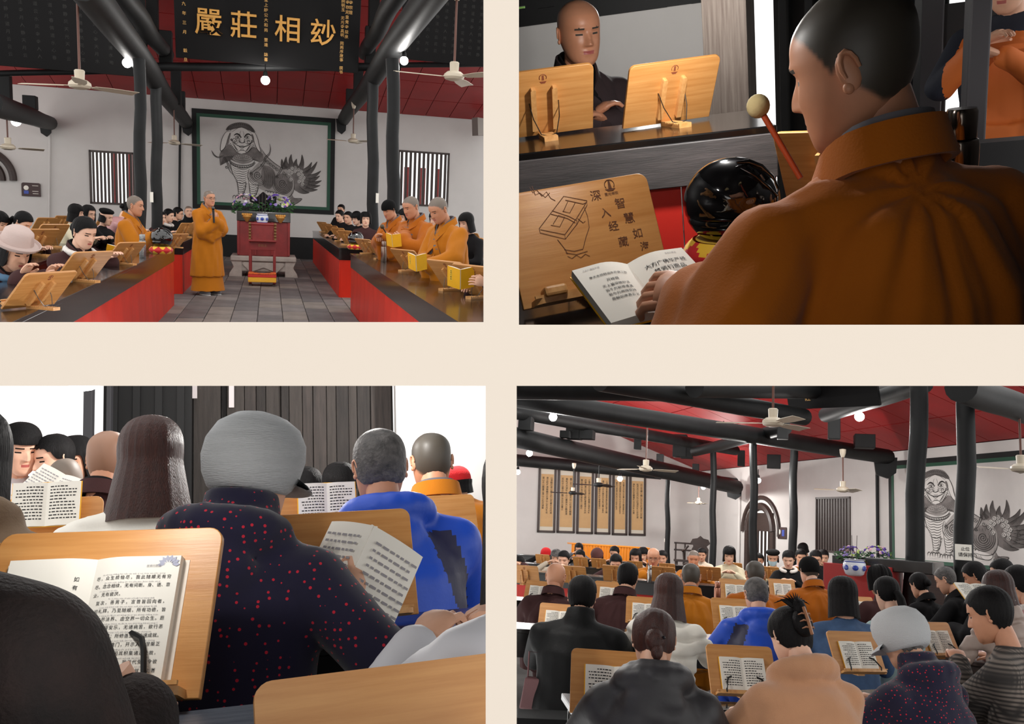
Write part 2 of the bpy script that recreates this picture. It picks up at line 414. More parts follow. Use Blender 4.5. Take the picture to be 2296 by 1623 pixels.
def shell(mb, zbot, th, zh=-.005, top=.118, na=48, nz=18, ripple=0, flare=0, dome=1.0, lip=.6, mi=0, sq=1.0):
    """hair or hat: a shell over the skull hanging below zh; zbot(az) is its lower edge"""
    o = len(mb.v); vs = []
    for j in range(na):
        az = -180+360*j/na; t = rad(az); zb = zbot(az)
        col = []
        for i in range(nz+1):
            u = i/nz; z = (top)*(1-u)+zb*u if u > .35 else top - (top-zb)*u*(.35+.65*u/.35)*1.0
            zz = max(z, zh); w_, yf, yb = hprof_s(min(zz, .1165)); cy = (yf+yb)/2; ry = (yf-yb)/2
            g = th*dome if z > .05 else th
            fl = flare*max(0, (zh-z)) + ripple*math.sin(az*.9+z*9)*(1 if i else 0)*.5 + ripple*math.sin(az*.37)
            x = (w_+g+fl)*math.sin(t); y = cy+(ry+g+fl)*math.cos(t)
            k = 1 if z < .1 else 1
            col.append(V((x, y, z + (th*dome*sstep(.04, .118, z)))))
        last = col[-1]; w_, yf, yb = hprof_s(max(zb, zh)); cy = (yf+yb)/2
        col.append(V((last.x*lip, cy+(last.y-cy)*lip, last.z+.008)))
        vs += col
    m = nz+2
    fs = [(j*m+i, ((j+1) % na)*m+i, ((j+1) % na)*m+i+1, j*m+i+1) for j in range(na) for i in range(m-1)]
    mb.add(vs, fs, mi); mb.f.append(tuple(o+j*m for j in range(na))); mb.m.append(mi)

def hair_bottom(L, fringe=.062, wide=62, back=None):
    back = L if back is None else back
    def f(az):
        a = abs(az); k = sstep(wide-16, wide+4, a); kb = sstep(110, 150, a)
        return fringe*(1-k) + (L*(1-kb)+back*kb)*k
    return f
def hair_mb(style, L=-.1):
    mb = MB()
    if style == 'short': shell(mb, lambda a: hairline(a)-.004+.006*math.sin(a*.5), .010, zh=-.066, ripple=.0012)
    elif style == 'crop': shell(mb, lambda a: hairline(a)+.002, .006, zh=-.066)
    elif style == 'bowl': shell(mb, hair_bottom(-.03, .03, 60, -.06), .016, ripple=.0015)
    elif style in ('bob', 'long'):
        shell(mb, hair_bottom(L, .045 if style == 'bob' else .066, 64), .017, ripple=.0022, flare=.06 if style == 'bob' else .2)
    elif style == 'curly':
        shell(mb, hair_bottom(-.08, .05, 62), .022, ripple=.007)
    elif style in ('bun', 'pony', 'tie', 'claw'):
        shell(mb, lambda a: hairline(a)-.004, .010, zh=-.062, ripple=.0014)
        if style == 'bun': mb.ell((0, -.105, .0), (.042, .034, .04), 14)
        if style == 'tie': mb.ell((0, -.1, -.045), (.038, .034, .05), 12); mb.ell((.01, -.1, -.09), (.024, .026, .04), 10)
        if style == 'pony':
            mb.tube([(0, -.085, -.01), (0, -.115, -.02), (.004, -.125, -.07), (.01, -.12, -.15), (.014, -.105, -.22), (.016, -.1, -.27)], [.02, .024, .03, .03, .022, .006], 10)
        if style == 'claw':
            mb.ell((0, -.098, .02), (.046, .035, .06), 14); mb.ell((.004, -.105, .085), (.03, .026, .045), 10)
            for k in range(14):
                a = -1.2+2.4*k/13; mb.tube([(a*.02, -.1, .09), (a*.045, -.105+.02*abs(a), .13), (a*.075, -.11+.035*abs(a), .135+.02*math.cos(a*2))], [.007, .004, .001], 5)
    return mb
def hat_mb(style):
    mb = MB()
    if style == 'knit': shell(mb, lambda a: .03-.055*sstep(40, 120, abs(a)), .012, zh=-.03)
    elif style == 'beanie':
        shell(mb, lambda a: .035-.05*sstep(40, 120, abs(a)), .016, zh=-.03, dome=1.5); mb.ell((0, -.02, .12), (.06, .065, .03), 14)
    elif style == 'beret':
        mb.lathe([(.075, 0), (.085, .012), (.105, .03), (.112, .048), (.098, .07), (.06, .085), (.001, .09)], 28, (0, -.012, .045))
    elif style == 'bucket':
        mb.lathe([(.1, .012), (.094, .05), (.085, .09), (.06, .112), (.001, .12)], 32, (0, -.004, .045))
        mb.lathe([(.096, .03), (.112, .02), (.13, .016), (.142, .03), (.143, .04), (.138, .04), (.13, .026), (.112, .03), (.096, .04)], 32, (0, -.004, .025))
    elif style == 'peaked':
        prof = [(.088, -.04), (.1, -.03), (.116, .0), (.124, .04), (.12, .08), (.1, .12), (.066, .146), (.03, .158), (.001, .161)]
        o = len(mb.v); mb.lathe(prof, 36, (0, -.006, -.012))
        for i in range(o, len(mb.v)):
            x, y, z = mb.v[i]; mb.v[i] = (x*.95, y*1.06, z+.02*max(0, y)/.1)
        vs = []; n = 14   # soft brim at the front
        for i in range(n+1):
            t = rad(-75+150*i/n)
            for r, dz in ((.092, .014), (.118, .002), (.14, -.012), (.146, -.02), (.14, -.022), (.11, -.012)):
                vs.append((r*math.sin(t)*.95, r*math.cos(t)*(1.0+.16*math.cos(t)), dz-.012*abs(math.sin(t))))
        mb.add(vs, [(i*6+k, (i+1)*6+k, (i+1)*6+(k+1) % 6, i*6+(k+1) % 6) for i in range(n) for k in range(6)])
    return mb

def hand_mb(mb, X, side, curl=.5, n=6, spread=1.0):
    """wrist at origin, fingers along +Y, palm towards -Z; thumb on the inner side"""
    k0 = len(mb.v)
    mb.tube([(0, -.05, 0), (0, -.01, 0), (0, .02, 0), (0, .055, .002), (0, .082, 0), (0, .094, -.004)], [.026, .026, .034, .041, .041, .034], 10, flat=.46, up=(0, 0, 1))
    for k, (bx, ln) in enumerate(((-.031, .066), (-.0105, .074), (.0105, .070), (.031, .054))):
        bx *= -side; p = V((bx, .083, .0)); a = .1+curl*.3; P = [p-V((0, .02, 0)), p]; yaw = bx*2.2*spread
        for q, l in enumerate((.46, .31, .26)):
            d = V((math.sin(yaw)*math.cos(a), math.cos(yaw)*math.cos(a), -math.sin(a))); p = p+d*(ln*l); P.append(p.copy()); a += curl*(.95 if q == 0 else .7)
        mb.tube(P, [.0095, .0102, .0092, .0084, .0066], n)
    tx = -side*.03; P = [V((tx*.5, .012, -.004)), V((tx*1.15, .032, -.01)), V((tx*1.75, .058, -.016-.01*curl)), V((tx*1.75+side*.006*curl, .082, -.022-.018*curl)), V((tx*1.55+side*.016*curl, .098, -.028-.024*curl))]
    mb.tube(P, [.012, .0135, .0115, .0102, .007], n)
    mb.xf(X, k0)
def frame_yz(o, fwd, up):
    y = V(fwd).normalized(); x = y.cross(V(up)).normalized(); z = x.cross(y)
    M = Matrix((x, y, z)).transposed().to_4x4(); M.translation = V(o); return M
def ik(a, b, l1, l2, hint):
    a, b = V(a), V(b); d = b-a; D = min(d.length, (l1+l2)*.995); u = d.normalized()
    x = (l1*l1-l2*l2+D*D)/(2*D); h = math.sqrt(max(0, l1*l1-x*x)); hv = V(hint)-u*V(hint).dot(u); hv.normalize()
    return a+u*x+hv*h, a+u*D

def remesh(mb, vox, it=4, fac=.5):
    me = bpy.data.meshes.new('tmp'); me.from_pydata(mb.v, [], mb.f)
    o = bpy.data.objects.new('tmp', me); TS.collection.objects.link(o)
    r = o.modifiers.new('r', 'REMESH'); r.mode = 'VOXEL'; r.voxel_size = vox
    if it: sm = o.modifiers.new('s', 'SMOOTH'); sm.factor = fac; sm.iterations = it
    TS.view_layers[0].update(); dg = TS.view_layers[0].depsgraph
    out = bpy.data.meshes.new_from_object(o.evaluated_get(dg)); bpy.data.objects.remove(o); bpy.data.meshes.remove(me)
    return out
def displace(me, fn):
    n = len(me.vertices); co = np.empty(n*3); no = np.empty(n*3); me.vertices.foreach_get('co', co); me.vertices.foreach_get('normal', no)
    co = co.reshape(-1, 3); no = no.reshape(-1, 3); co = co+no*fn(co)[:, None]; me.vertices.foreach_set('co', co.ravel()); me.update()
def assign(me, mats, fn=None):
    for m in mats: me.materials.append(m)
    if fn:
        n = len(me.polygons); c = np.empty(n*3); me.polygons.foreach_get('center', c); me.polygons.foreach_set('material_index', np.asarray(fn(c.reshape(-1, 3)), dtype=np.int32))
    me.polygons.foreach_set('use_smooth', [True]*len(me.polygons)); me.update()

def folds(kind, amp, az0=(0, 0), seed=0):
    def f(c):
        x, y, z = c[:, 0]-az0[0], c[:, 1]-az0[1], c[:, 2]
        az = np.arctan2(x, y)
        if kind == 'robe':   # long soft drapes
            d = np.sin(az*9+3*np.sin(z*4+seed)+seed)*.6 + np.sin(az*17+5*z+2*seed)*.3 + .7*np.sin(x*38+z*11+4*y+seed)*np.sin(z*5+x*6)
        elif kind == 'puffer':  # quilted rings
            d = -1.8*np.exp(-((np.mod(z+.01*np.sin(x*20+seed), .115)-.0575)/.012)**2) + .35*np.sin(x*45+seed)*np.sin(z*40+y*25)
        else:
            d = .6*np.sin(x*24+z*16+y*10+seed)*np.sin(z*15+x*9) + .4*np.sin(z*38+x*14+y*22+seed)
        return amp*d
    return f

PCOUNT = [0]
def person(label, px, py, Y, yaw, g='coat', c=M_dark, hair=('short', M_hair), skin=M_skin, lean=8, nod=12, turn=0, tilt=0, arms=None, tz=.76, bulk=1.0,
           vox=.02, hi=0, stub=None, hat=None, extras=(), s=1.0, stand=False, sh=None, curl=.6, parts=None, fold=None, fat=1.0, hands=True, collar=None, legs=True, z_head=None, twohand=None, coat_fn=None, coat_mats=None, knee=.40):
    """one person, seated or standing, head centre seen at pixel (px,py) and local distance Y; returns (root, info)"""
    PCOUNT[0] += 1; seed = PCOUNT[0]*1.7
    hp = ROOM.at(px, py, Y)
    Lr = rad(lean); T_ = .50*s
    nbo = V((0, T_*math.sin(Lr), T_*math.cos(Lr)))
    nr = rad(nod); ho = V((0, .035*s+.14*s*math.sin(nr*.8), .155*s*math.cos(nr*.6)))
    if stand: p0z = hp.z-nbo.z-ho.z
    else: p0z = hp.z-nbo.z-ho.z
    root_xy = V((hp.x, hp.y, 0)) - Matrix.Rotation(rad(yaw), 3, 'Z') @ V((0, nbo.y+ho.y, 0))
    M = T(root_xy.x, root_xy.y, 0, rz=yaw)
    root = thing('person', label, 'person', M)
    p0 = V((0, 0, p0z)); nb = p0+nbo; hc = nb+ho
    HX = Matrix.Translation(hc) @ Matrix.Rotation(rad(turn), 4, 'Z') @ Matrix.Rotation(-nr, 4, 'X') @ Matrix.Rotation(rad(tilt), 4, 'Y') @ Matrix.Scale(s, 4)
    # ---- arms
    arms = dict(arms or {}); Mi = M.inverted()
    for k in list(arms):      # room points and directions
        if k in ('Lw', 'Rw'): arms[k[0]] = Mi @ V(arms[k])
        if k in ('Lwd', 'Rwd'): arms[k[0]+'d'] = Mi.to_3x3() @ V(arms[k])
        if k in ('Lwu', 'Rwu'): arms[k[0]+'u'] = Mi.to_3x3() @ V(arms[k])
    b = bulk; A = {}
    for sd in (-1, 1):
        shp = nb+V((sd*.168*s*b, -.012, -.088*s)); k = 'R' if sd > 0 else 'L'
        wr = (arms or {}).get(k)
        if wr is None: wr = (sd*.12, nb.y+.30, max(tz+.05, p0z+.12)) if not stand else (sd*.2, .1, p0z+.0)
        el, wr = ik(shp, wr, .29*s, .26*s, (arms or {}).get(k+'h', (sd*.75, -.25, -.65))); A[k] = (shp, el, wr)
    # ---- body: one skin mesh of head, neck, trunk, arms with five-fingered hands, legs
    mb = MB()
    nr_, na_ = (34, 40) if not hi else (72, 88)
    head_mb(mb, HX, 1 if stub else 0, nr_, na_, fat=fat)
    neck0 = HX @ V((0, -.018, -.05))
    mb.tube([neck0, HX @ V((0, -.022, -.1)), nb+V((0, .0, .015)), nb+V((0, .01, -.05)), p0+nbo*.5, p0], [.05*s, .053*s, .056*s, .056*s, .08*s, .08*s], 14, flat=.9, up=(0, 1, 0))
    hv = {}
    for sd, k in ((-1, 'L'), (1, 'R')):
        shp, el, wr = A[k]; mb.tube([shp, el, wr], [.036*s, .032*s, .025*s], 8)
        fw = (wr-el).normalized(); hd = (arms or {}).get(k+'d'); up = (arms or {}).get(k+'u', (0, 0, 1))
        X = frame_yz(wr, hd if hd else (fw.x*.6-sd*.1, fw.y, fw.z*.4), up)
        if hands: hand_mb(mb, X @ Matrix.Scale(s*.95, 4), sd, (arms or {}).get(k+'c', curl), 8 if hi else 5)
        hv[k] = X
        if legs and not stand:
            mb.tube([p0+V((sd*.09, 0, 0)), (sd*.13, knee, p0z-.02), (sd*.13, knee+.02, .1), (sd*.13, knee+.04, .06)], [.07, .06, .045, .04], 8)
            mb.ell((sd*.13, knee+.09, .045), (.045, .12, .045), 8, 3)
        elif legs:
            mb.tube([p0+V((sd*.09, 0, 0)), (sd*.09, 0, .45*s), (sd*.1, 0, .06)], [.08, .055, .04], 8)
    bo = mb.build('body', [skin_mix(skin, stub) if stub else skin, skin, M_lips, M_hair if hair or not stub else M_stub_d], root, angle=60)
    if stub:
        at = bo.data.attributes.new('scalp', 'FLOAT', 'POINT'); at.data.foreach_set('value', mb.scalp+[0.0]*(len(bo.data.vertices)-len(mb.scalp)))
    # ---- garment
    gm = MB(); wide = g == 'robe'
    pts = [p0+V((0, 0, -.09)), p0, p0+nbo*.3, p0+nbo*.62, p0+nbo*.86, nb, nb+V((0, .0, .03))]
    rr = [.17, .195, .18, .19, .15, .078, .066] if not wide else [.2, .21, .195, .195, .155, .08, .066]
    gm.tube(pts, [x*b*s for x in rr], 18, flat=.72, up=(0, 1, 0))
    for sd, k in ((-1, 'L'), (1, 'R')):
        shp, el, wr = A[k]; q = s*b
        gm.capsule(nb+V((sd*.045, -.008, -.045)), shp, .058*q, .066*q)
        gm.capsule(p0+nbo*.6+V((sd*.1, 0, 0)), shp+V((0, 0, -.03)), .11*q, .06*q)
        if wide:
            gm.capsule(shp, el, .072*q, .085*q)
            gm.capsule(el, el.lerp(wr, .86), .082*q, .072*q)
            dn = V((0, -.02, -.10)); w2 = el.lerp(wr, .78)
            gm.capsule(el+dn*.6, w2+dn*(.5 if not stand else 1.6), .06*q, .05*q); 
            if stand: gm.capsule(w2+dn*.5, w2+dn*2.4, .05*q, .045*q); gm.capsule(el+dn*.3, w2+dn*2.4, .055*q, .05*q)
        else:
            gm.capsule(shp, el, .066*q, .058*q); gm.capsule(el, el.lerp(wr, .92), .056*q, .042*q)
        if not stand:
            if wide: gm.capsule(p0+V((sd*.09, .05, -.02)), (sd*.13, knee+.02, p0z-.03), .12, .1); gm.capsule((sd*.13, knee+.03, p0z-.05), (sd*.14, knee+.04, .16), .1, .09)
            else: gm.capsule(p0+V((sd*.09, 0, -.02)), (sd*.13, knee, p0z-.03), .1, .08); gm.capsule((sd*.13, knee+.01, p0z-.04), (sd*.13, knee+.02, .14), .078, .06)
    if stand:
        gm.tube([(0, .0, .3), (0, .0, .5), (0, 0, .75*s), p0+V((0, 0, .05))], [.255*b, .24*b, .22*b, .2*b], 20, flat=.8, up=(0, 1, 0))
        ur = MB().tube([(0, .01, .075), (0, .005, .3), (0, 0, .6)], [.25*b, .22*b, .2*b], 40, flat=.78, up=(0, 1, 0)); me_u = ur.mesh('under_robe', c); displace(me_u, folds('robe', .006, (0, 0), seed)); obj('under_robe' if wide else 'trousers', me_u, root)
    elif wide: gm.tube([(0, knee, p0z-.03), (0, knee+.04, .14)], [.2, .2], 14, flat=.6, up=(0, 1, 0))
    if 'hood' in extras:
        for a in range(-4, 5):
            t = rad(a*24); gm.ell(nb+V((math.sin(t)*.105*s, -.04-math.cos(t)*.075*s, .015+.03*math.cos(t))), (.055, .052, .05), 10)
        gm.ell(nb+V((0, -.115, -.055)), (.12, .06, .09), 12)
    if 'bighood' in extras:
        for a in range(-5, 6):
            t = rad(a*25); gm.ell(nb+V((math.sin(t)*.15*s, -.03-math.cos(t)*.1*s, .0+.02*math.cos(t))), (.065, .06, .05), 10)
        gm.ell(nb+V((0, -.13, -.08)), (.17, .06, .12), 12)
    if 'turtle' in extras:
        gm.tube([nb+V((0, -.005, -.03)), nb+V((0, .006, .04)), nb+V((0, .02, .105))], [.105*s, .096*s, .084*s], 16, up=(0, 1, 0), flat=.95)
    if 'wcollar' in extras:     # large fold-down collar
        for a in range(-6, 7):
            t = rad(a*22); gm.ell(nb+V((math.sin(t)*.11*s, .01-math.cos(t)*.085*s, .01+.045*math.cos(t))), (.05, .042, .05), 10)
    if parts: parts(gm, p0, nb, hc, A)
    me = remesh(gm, vox, 5 if wide else 4)
    fa = fold if fold is not None else (.008 if wide else (.012 if g == 'puffer' else .005))
    displace(me, folds('robe' if wide else g, fa, (0, p0.y), seed))
    assign(me, coat_mats or [c], coat_fn and (lambda cc: coat_fn(cc, p0, nb)))
    obj({'robe': 'robe', 'puffer': 'padded_jacket'}.get(g, 'coat'), me, root)
    # ---- collar bands, hair, hat
    if wide or 'cross' in extras:      # crossed robe collar standing at the nape
        bv = BVHTree.FromPolygons([v.co.copy() for v in me.vertices], [tuple(p.vertices) for p in me.polygons])
        key = [(.07, .13, -.30), (.035, .145, -.2), (-.035, .115, -.1), (-.074, .05, -.012), (-.08, -.02, .036), (-.054, -.064, .056), (0, -.08, .062),
               (.054, -.064, .056), (.08, -.02, .036), (.074, .05, -.012), (.035, .115, -.1), (-.035, .145, -.2), (-.07, .13, -.30)]
        def crom(k, n=3):
            o_ = []
            for i in range(len(k)-1):
                a0, a1, a2, a3 = [V(k[max(0, min(len(k)-1, i+q))]) for q in (-1, 0, 1, 2)]
                for j in range(n):
                    t = j/n; o_.append(.5*((2*a1)+(a2-a0)*t+(2*a0-5*a1+4*a2-a3)*t*t+(3*a1-a0-3*a2+a3)*t*t*t))
            return o_+[V(k[-1])]
        cb = MB()
        for mt, shrink, up_, wd_ in ((1, .82, .012, .05), (0, 1.0, 0, .058)):
            P = []; Nn = []
            for i, q in enumerate(crom(key)):
                q = V((q.x*s*b*shrink, q.y*s*b*shrink, q.z*s+up_))
                loc, no, _, _ = bv.find_nearest(nb+q)
                front = sstep(-.03, -.09, q.z)
                out = V((q.x, q.y*.9, .03)).normalized() if q.length > 0 else V((0, 1, 0))
                n_ = (out*(1-front)+no*front).normalized(); p_ = (nb+q)*(1-front)+(loc+no*(.006 if mt == 0 else .003))*front
                P.append(p_); Nn.append(n_)
            vs = []; m_ = len(P)
            for i in range(m_):
                t = (P[min(i+1, m_-1)]-P[max(i-1, 0)]).normalized(); up2 = Nn[i].cross(t).normalized()
                if up2.z < 0 and abs(P[i].x) >= 0 and i*2 < m_ and False: up2 = -up2
                for a_, c_ in ((-.5, .004), (.5, .002), (.5, -.008), (-.5, -.008)): vs.append(P[i]+up2*(wd_*s*a_)+Nn[i]*c_)
            cb.add(vs, [(i*4+k, (i+1)*4+k, (i+1)*4+(k+1) % 4, i*4+(k+1) % 4) for i in range(m_-1) for k in range(4)]+[(0, 1, 2, 3), (m_*4-1, m_*4-2, m_*4-3, m_*4-4)], mt)
        cb.build('collar', [c if not collar else collar, M_grey_c if c in (M_robe, M_robe_d) else M_dark], root, angle=60)
    if hair and not stub:
        h = hair_mb(hair[0], *(hair[2:3] or ()))
        if hat:      # only what shows below the hat
            kp = [i for i, f in enumerate(h.f) if max(h.v[q][2] for q in f) < (.03 if hat[0] != 'bucket' else .035)]; h.f = [h.f[i] for i in kp]; h.m = [h.m[i] for i in kp]
        h.xf(HX); h.build('hair', hair[1], root, angle=70)
    if hat:
        h = hat_mb(hat[0]); h.xf(HX); h.build('hat', hat[1], root, angle=60)
    for e in extras:
        if e == 'glasses':
            gb = MB()
            for sd in (-1, 1):
                gb.tube([(sd*.033+.022*math.cos(t*pi/8), .099-.006*abs(math.cos(t*pi/8)), .002+.016*math.sin(t*pi/8)) for t in range(17)], .0016, 4, caps=False)
                gb.tube([(sd*.055, .092, .008), (sd*.074, .06, .008), (sd*.076, -.005, .008)], .0015, 4)
            gb.tube([(-.011, .104, .006), (.011, .104, .006)], .0016, 4); gb.xf(HX); gb.build('glasses', M_wire, root)
        if e == 'mask':
            k = MB(); vs = []
            for i in range(9):
                t = rad(-62+124*i/8)
                for z in (-.022, -.05, -.085, -.102):
                    w_, yf, yb = hprof_s(z); vs.append((math.sin(t)*(w_+.006), (yf+yb)/2+((yf-yb)/2+.012+.012*math.cos(t))*math.cos(t), z))
            k.add(vs, [(i*4+j, (i+1)*4+j, (i+1)*4+j+1, i*4+j+1) for i in range(8) for j in range(3)]); k.xf(HX)
            k.build('face_mask', mat('mask_blue', (176, 206, 220), .9), root)
        if e == 'fleece' or e == 'bluescarf':
            k = MB()
            for a in range(-7, 8):
                t = rad(a*22); bk = math.cos(t)*.5+.5
                k.ell(nb+V((math.sin(t)*.105*s, -.0-math.cos(t)*.085*s+.035*(1-bk), .02*bk-.05*(1-bk)+.012)), (.038, .034, .034), 8)
            mm = remesh(k, .012, 4); assign(mm, [M_fleece if e == 'fleece' else mat('blue_scarf', (120, 160, 196), .9)]); obj('hood' if e == 'fleece' else 'scarf', mm, root)
    if stand:
        for sd in (-1, 1):
            k = MB(); k.ell((sd*.1, .07, .045), (.047, .135, .045), 12); k.ell((sd*.1, .07, .014), (.05, .14, .016), 12, 1); k.build('shoe', [M_shoe, M_sole], root)
    return root, dict(M=M, p0=p0, nb=nb, hc=hc, HX=HX, A=A, hands=hv, pz=p0z)
# ---------------------------------------------------------------- props
CACHE = {}
def cached(key, fn):
    if key not in CACHE: CACHE[key] = fn()
    return CACHE[key]
def rrect(w_, h, r, n=5, bottom=True):
    o = []
    for cx, cz, a0 in ((w_/2-r, h-r, 0), (-w_/2+r, h-r, 90)):
        for k in range(n+1): a = rad(a0+90*k/n); o.append((cx+r*math.cos(a), cz+r*math.sin(a)))
    return o+[(-w_/2, 0), (w_/2, 0)]
BW, BH, BT = .34, .25, .012
def stand_meshes():
    m = {}
    m['board'] = MB().prism(rrect(BW, BH, .022), 0, BT).mesh('board', M_bamboo, True)
    r = MB(); r.prism([(-.009, .03), (.009, .03), (.009, .185), (.006, .19), (-.006, .19), (-.009, .185)], BT, BT+.02); m['support_rib'] = r.mesh('support_rib', M_bamboo_dark, True)
    n = 9; out = [(0, 0)]
    out += [(.175, 0), (.175, .016)]
    for k in range(n): y = .165-k*.014; out += [(y, .016), (y-.003, .009), (y-.009, .016)]
    out += [(0, .016)]
    m['notched_foot'] = MB().prism(out, -.023, .023, plane='yz').mesh('notched_foot', M_bamboo_dark, False)
    l = MB(); l.prism([(-.15, -.03), (-.135, -.04), (.135, -.04), (.15, -.03), (.15, .002), (-.15, .002)], 0, .012, plane='xy'); l.prism([(-.15, -.034), (.15, -.034), (.15, -.04), (-.15, -.04)], .012, .018, plane='xy')
    m['ledge'] = l.mesh('ledge', M_bamboo_dark, True)
    m['page_clip'] = MB().tube([(0, -.036, .006), (0, -.044, .022), (-.012, -.03, .06), (-.02, -.024, .078), (-.045, -.01, .092)], [.0045, .0045, .0045, .0045, .0055], 6).mesh('page_clip', M_clip)
    m['wire'] = None
    return m
def book_stand(label, p, yaw, tilt=24, group=None, clips=True, s=1.0, logo=True):
    """p: local point on the table at the middle of the board's lower edge; the reader sits on the -Y side"""
    m = cached('stand', stand_meshes)
    root = thing('book_stand', label, 'book stand', T(V(p), rz=yaw, s=s) if False else T(V(p), rz=yaw) @ Matrix.Scale(s, 4), group)
    B = T(0, 0, .014, rx=-tilt)
    brd_ = obj('board', m['board'], root, B, .0015); ldg_ = obj('ledge', m['ledge'], root, B)
    for sx in (-1, 1):
        obj('support_rib', m['support_rib'], root, B @ T(sx*.036, 0, 0))
        def wr():
            a = B @ V((.05, BT, .13)); b = V((.026, .135, .02)); return MB().tube([a, a.lerp(b, .5)+V((.006, 0, 0)), b, b+V((-.02, .004, -.006))], .0019, 5).mesh('wire_prop', M_wire)
        obj('wire_prop', cached(('wire', tilt), wr), root, Matrix.Scale(sx, 4, (1, 0, 0)))
        if clips: obj('page_clip', m['page_clip'], ldg_, T(sx*.105, 0, 0) @ Matrix.Scale(sx, 4, (1, 0, 0)))
    obj('notched_foot', m['notched_foot'], root, T(0, .012, 0))
    if logo:
        def lg():
            k = MB(); e = BT+.0008
            k.tube([(.012*math.cos(t*pi/12), e, .222+.012*math.sin(t*pi/12)) for t in range(-2, 15)], .0012, 4)
            k.prism([(-.004, .212), (.004, .212), (.003, .23), (-.003, .23)], e-.0006, e); k.prism([(-.012, .208), (.012, .208), (.006, .2), (-.006, .2)], e-.0006, e)
            return k.mesh('burnt_mark', mat('burnt_mark', (128, 64, 36), .8))
        obj('burnt_mark', cached('logo', lg), brd_)
    return root, T(V(p), rz=yaw) @ Matrix.Scale(s, 4) @ B

def book_meshes(sp=.115, h=.165, th=.014):
    """open book spread in the XZ plane facing -Y; spine at x=0"""
    m = {}; n = 8
    pg = MB(); cv = MB(); tx = MB()
    for sx in (-1, 1):
        prof = []
        for i in range(n+1):
            u = i/n; prof.append((sx*sp*u, -(th*(math.sin(min(1, u*2.4)*pi/2)*.9)*(1-.25*u)+.002)))
        out = prof+[(sx*sp, -.001), (0, -.001)]
        pg.prism(out, 0, h, plane='xy')
        for row in range(11):
            z = h*.88-row*h*.073; x = .012
            while x < sp-.012:
                wd = random.choice((.006, .009, .012)); u = x/sp; y = -(th*(math.sin(min(1, u*2.4)*pi/2)*.9)*(1-.25*u)+.0028)
                u2 = (x+wd)/sp; y2 = -(th*(math.sin(min(1, u2*2.4)*pi/2)*.9)*(1-.25*u2)+.0028)
                if x+wd < sp-.008 and not (row in (0, 4) and x > sp*.6):
                    tx.add([(sx*x, y, z), (sx*(x+wd), y2, z), (sx*(x+wd), y2, z+.0042), (sx*x, y, z+.0042)], [(0, 1, 2, 3)])
                x += wd+.0035
        cv.box((sx*(sp/2+.002), .0, h/2), (sp+.004, .0018, h+.005))
    m['pages'] = pg.mesh('pages', M_paper, True); m['cover'] = cv.mesh('cover', M_yellow, False); m['page_text'] = tx.mesh('page_text', M_ink, False)
    return m
def open_book(label, M, group=None, s=1.0, text=True):
    m = cached('book', book_meshes)
    root = thing('book', label, 'book', M @ Matrix.Scale(s, 4), group)
    pg_ = obj('pages', m['pages'], root); obj('cover', m['cover'], root)
    if text: obj('page_text', m['page_text'], pg_, kind='stuff')
    return root
def held_book(label, M, ang=50, cover=True, s=1.0, sp=.11, h=.165, titled=False):
    """book held open: spine along Z at the origin, the two halves swung towards -Y by ang; the cover faces +Y"""
    root = thing('book', label, 'book', M @ Matrix.Scale(s, 4))
    for sx in (-1, 1):
        X = Matrix.Rotation(rad(-sx*ang), 4, 'Z')
        k = MB(); n = 8; P = [(sx*sp*i/n, -.006*math.sin(i/n*pi)-.001) for i in range(n+1)]; k.prism(P+[(sx*sp, .005), (0, .005)], 0, h, plane='xy'); pg_ = k.build('pages', M_paper, root, X)
        k = MB(); k.box((sx*(sp/2+.001), .0065, h/2), (sp+.003, .0016, h+.004)); cvr = k.build('cover', M_yellow if cover else M_paper, root, X, False)
        if titled and sx == titled:
            k = MB(); k.box((sx*sp*.72, .0078, h*.6), (.022, .001, .09), mi=0)
            column_text(k, '楞嚴經講記', 0, 0, .0, 1) if False else None
            k.build('title_strip', mat('title_strip', (246, 200, 60), .6), cvr)
            k = MB()
            for i, ch in enumerate('普贤行愿品'):
                t = text_mb(ch, .014, 0, 1, .01); k.add([(-a+sx*sp*.72, .0092, c+h*.6+.034-i*.017) for a, b_, c in t.v], t.f)
            k.build('title_lettering', M_ink, cvr, None, False)
        tx = MB()
        for row in range(10):
            x = .012
            while x < sp-.016:
                wd = random.choice((.006, .009, .012)); tx.add([(sx*x, -.0082, .14-row*.0125), (sx*(x+wd), -.0082, .14-row*.0125), (sx*(x+wd), -.0082, .144-row*.0125), (sx*x, -.0082, .144-row*.0125)], [(0, 1, 2, 3)]); x += wd+.004
        tx.build('page_text', M_inkgrey, pg_, None, False, kind='stuff')
    return root

def lacquer_table(label, x0, x1, y0, y1, h=.83, front='x1', npan=8, top_over=.03, apron=.13):
    """long black-topped table with red panels along the aisle; footprint in local coordinates"""
    root = thing('long_table', label, 'table', T((x0+x1)/2, (y0+y1)/2, 0)); W, L = x1-x0, y1-y0
    MB().box((0, 0, h-.015), (W, L, .03)).build('tabletop', M_black, root, None, False, .004)
    k = MB(); k.box((0, 0, h-.03-apron/2), (W-.02, L-.02, apron)); k.build('apron', M_black, root, None, False, .003)
    sx = 1 if front == 'x1' else -1; zt = h-.03-apron; pl = (L-.04)/npan
    me = MB().box((0, 0, 0), (.02, pl-.004, zt)).mesh('front_panel', M_red, False)
    for i in range(npan): obj('front_panel', me, root, T(sx*(W/2-.03), -L/2+.02+pl*(i+.5), zt/2), .002)
    me = MB().box((0, 0, 0), (W-.08, .02, zt)).mesh('end_panel', M_red, False)
    for sy in (-1, 1): obj('end_panel', me, root, T(0, sy*(L/2-.03), zt/2), .002)
    return root
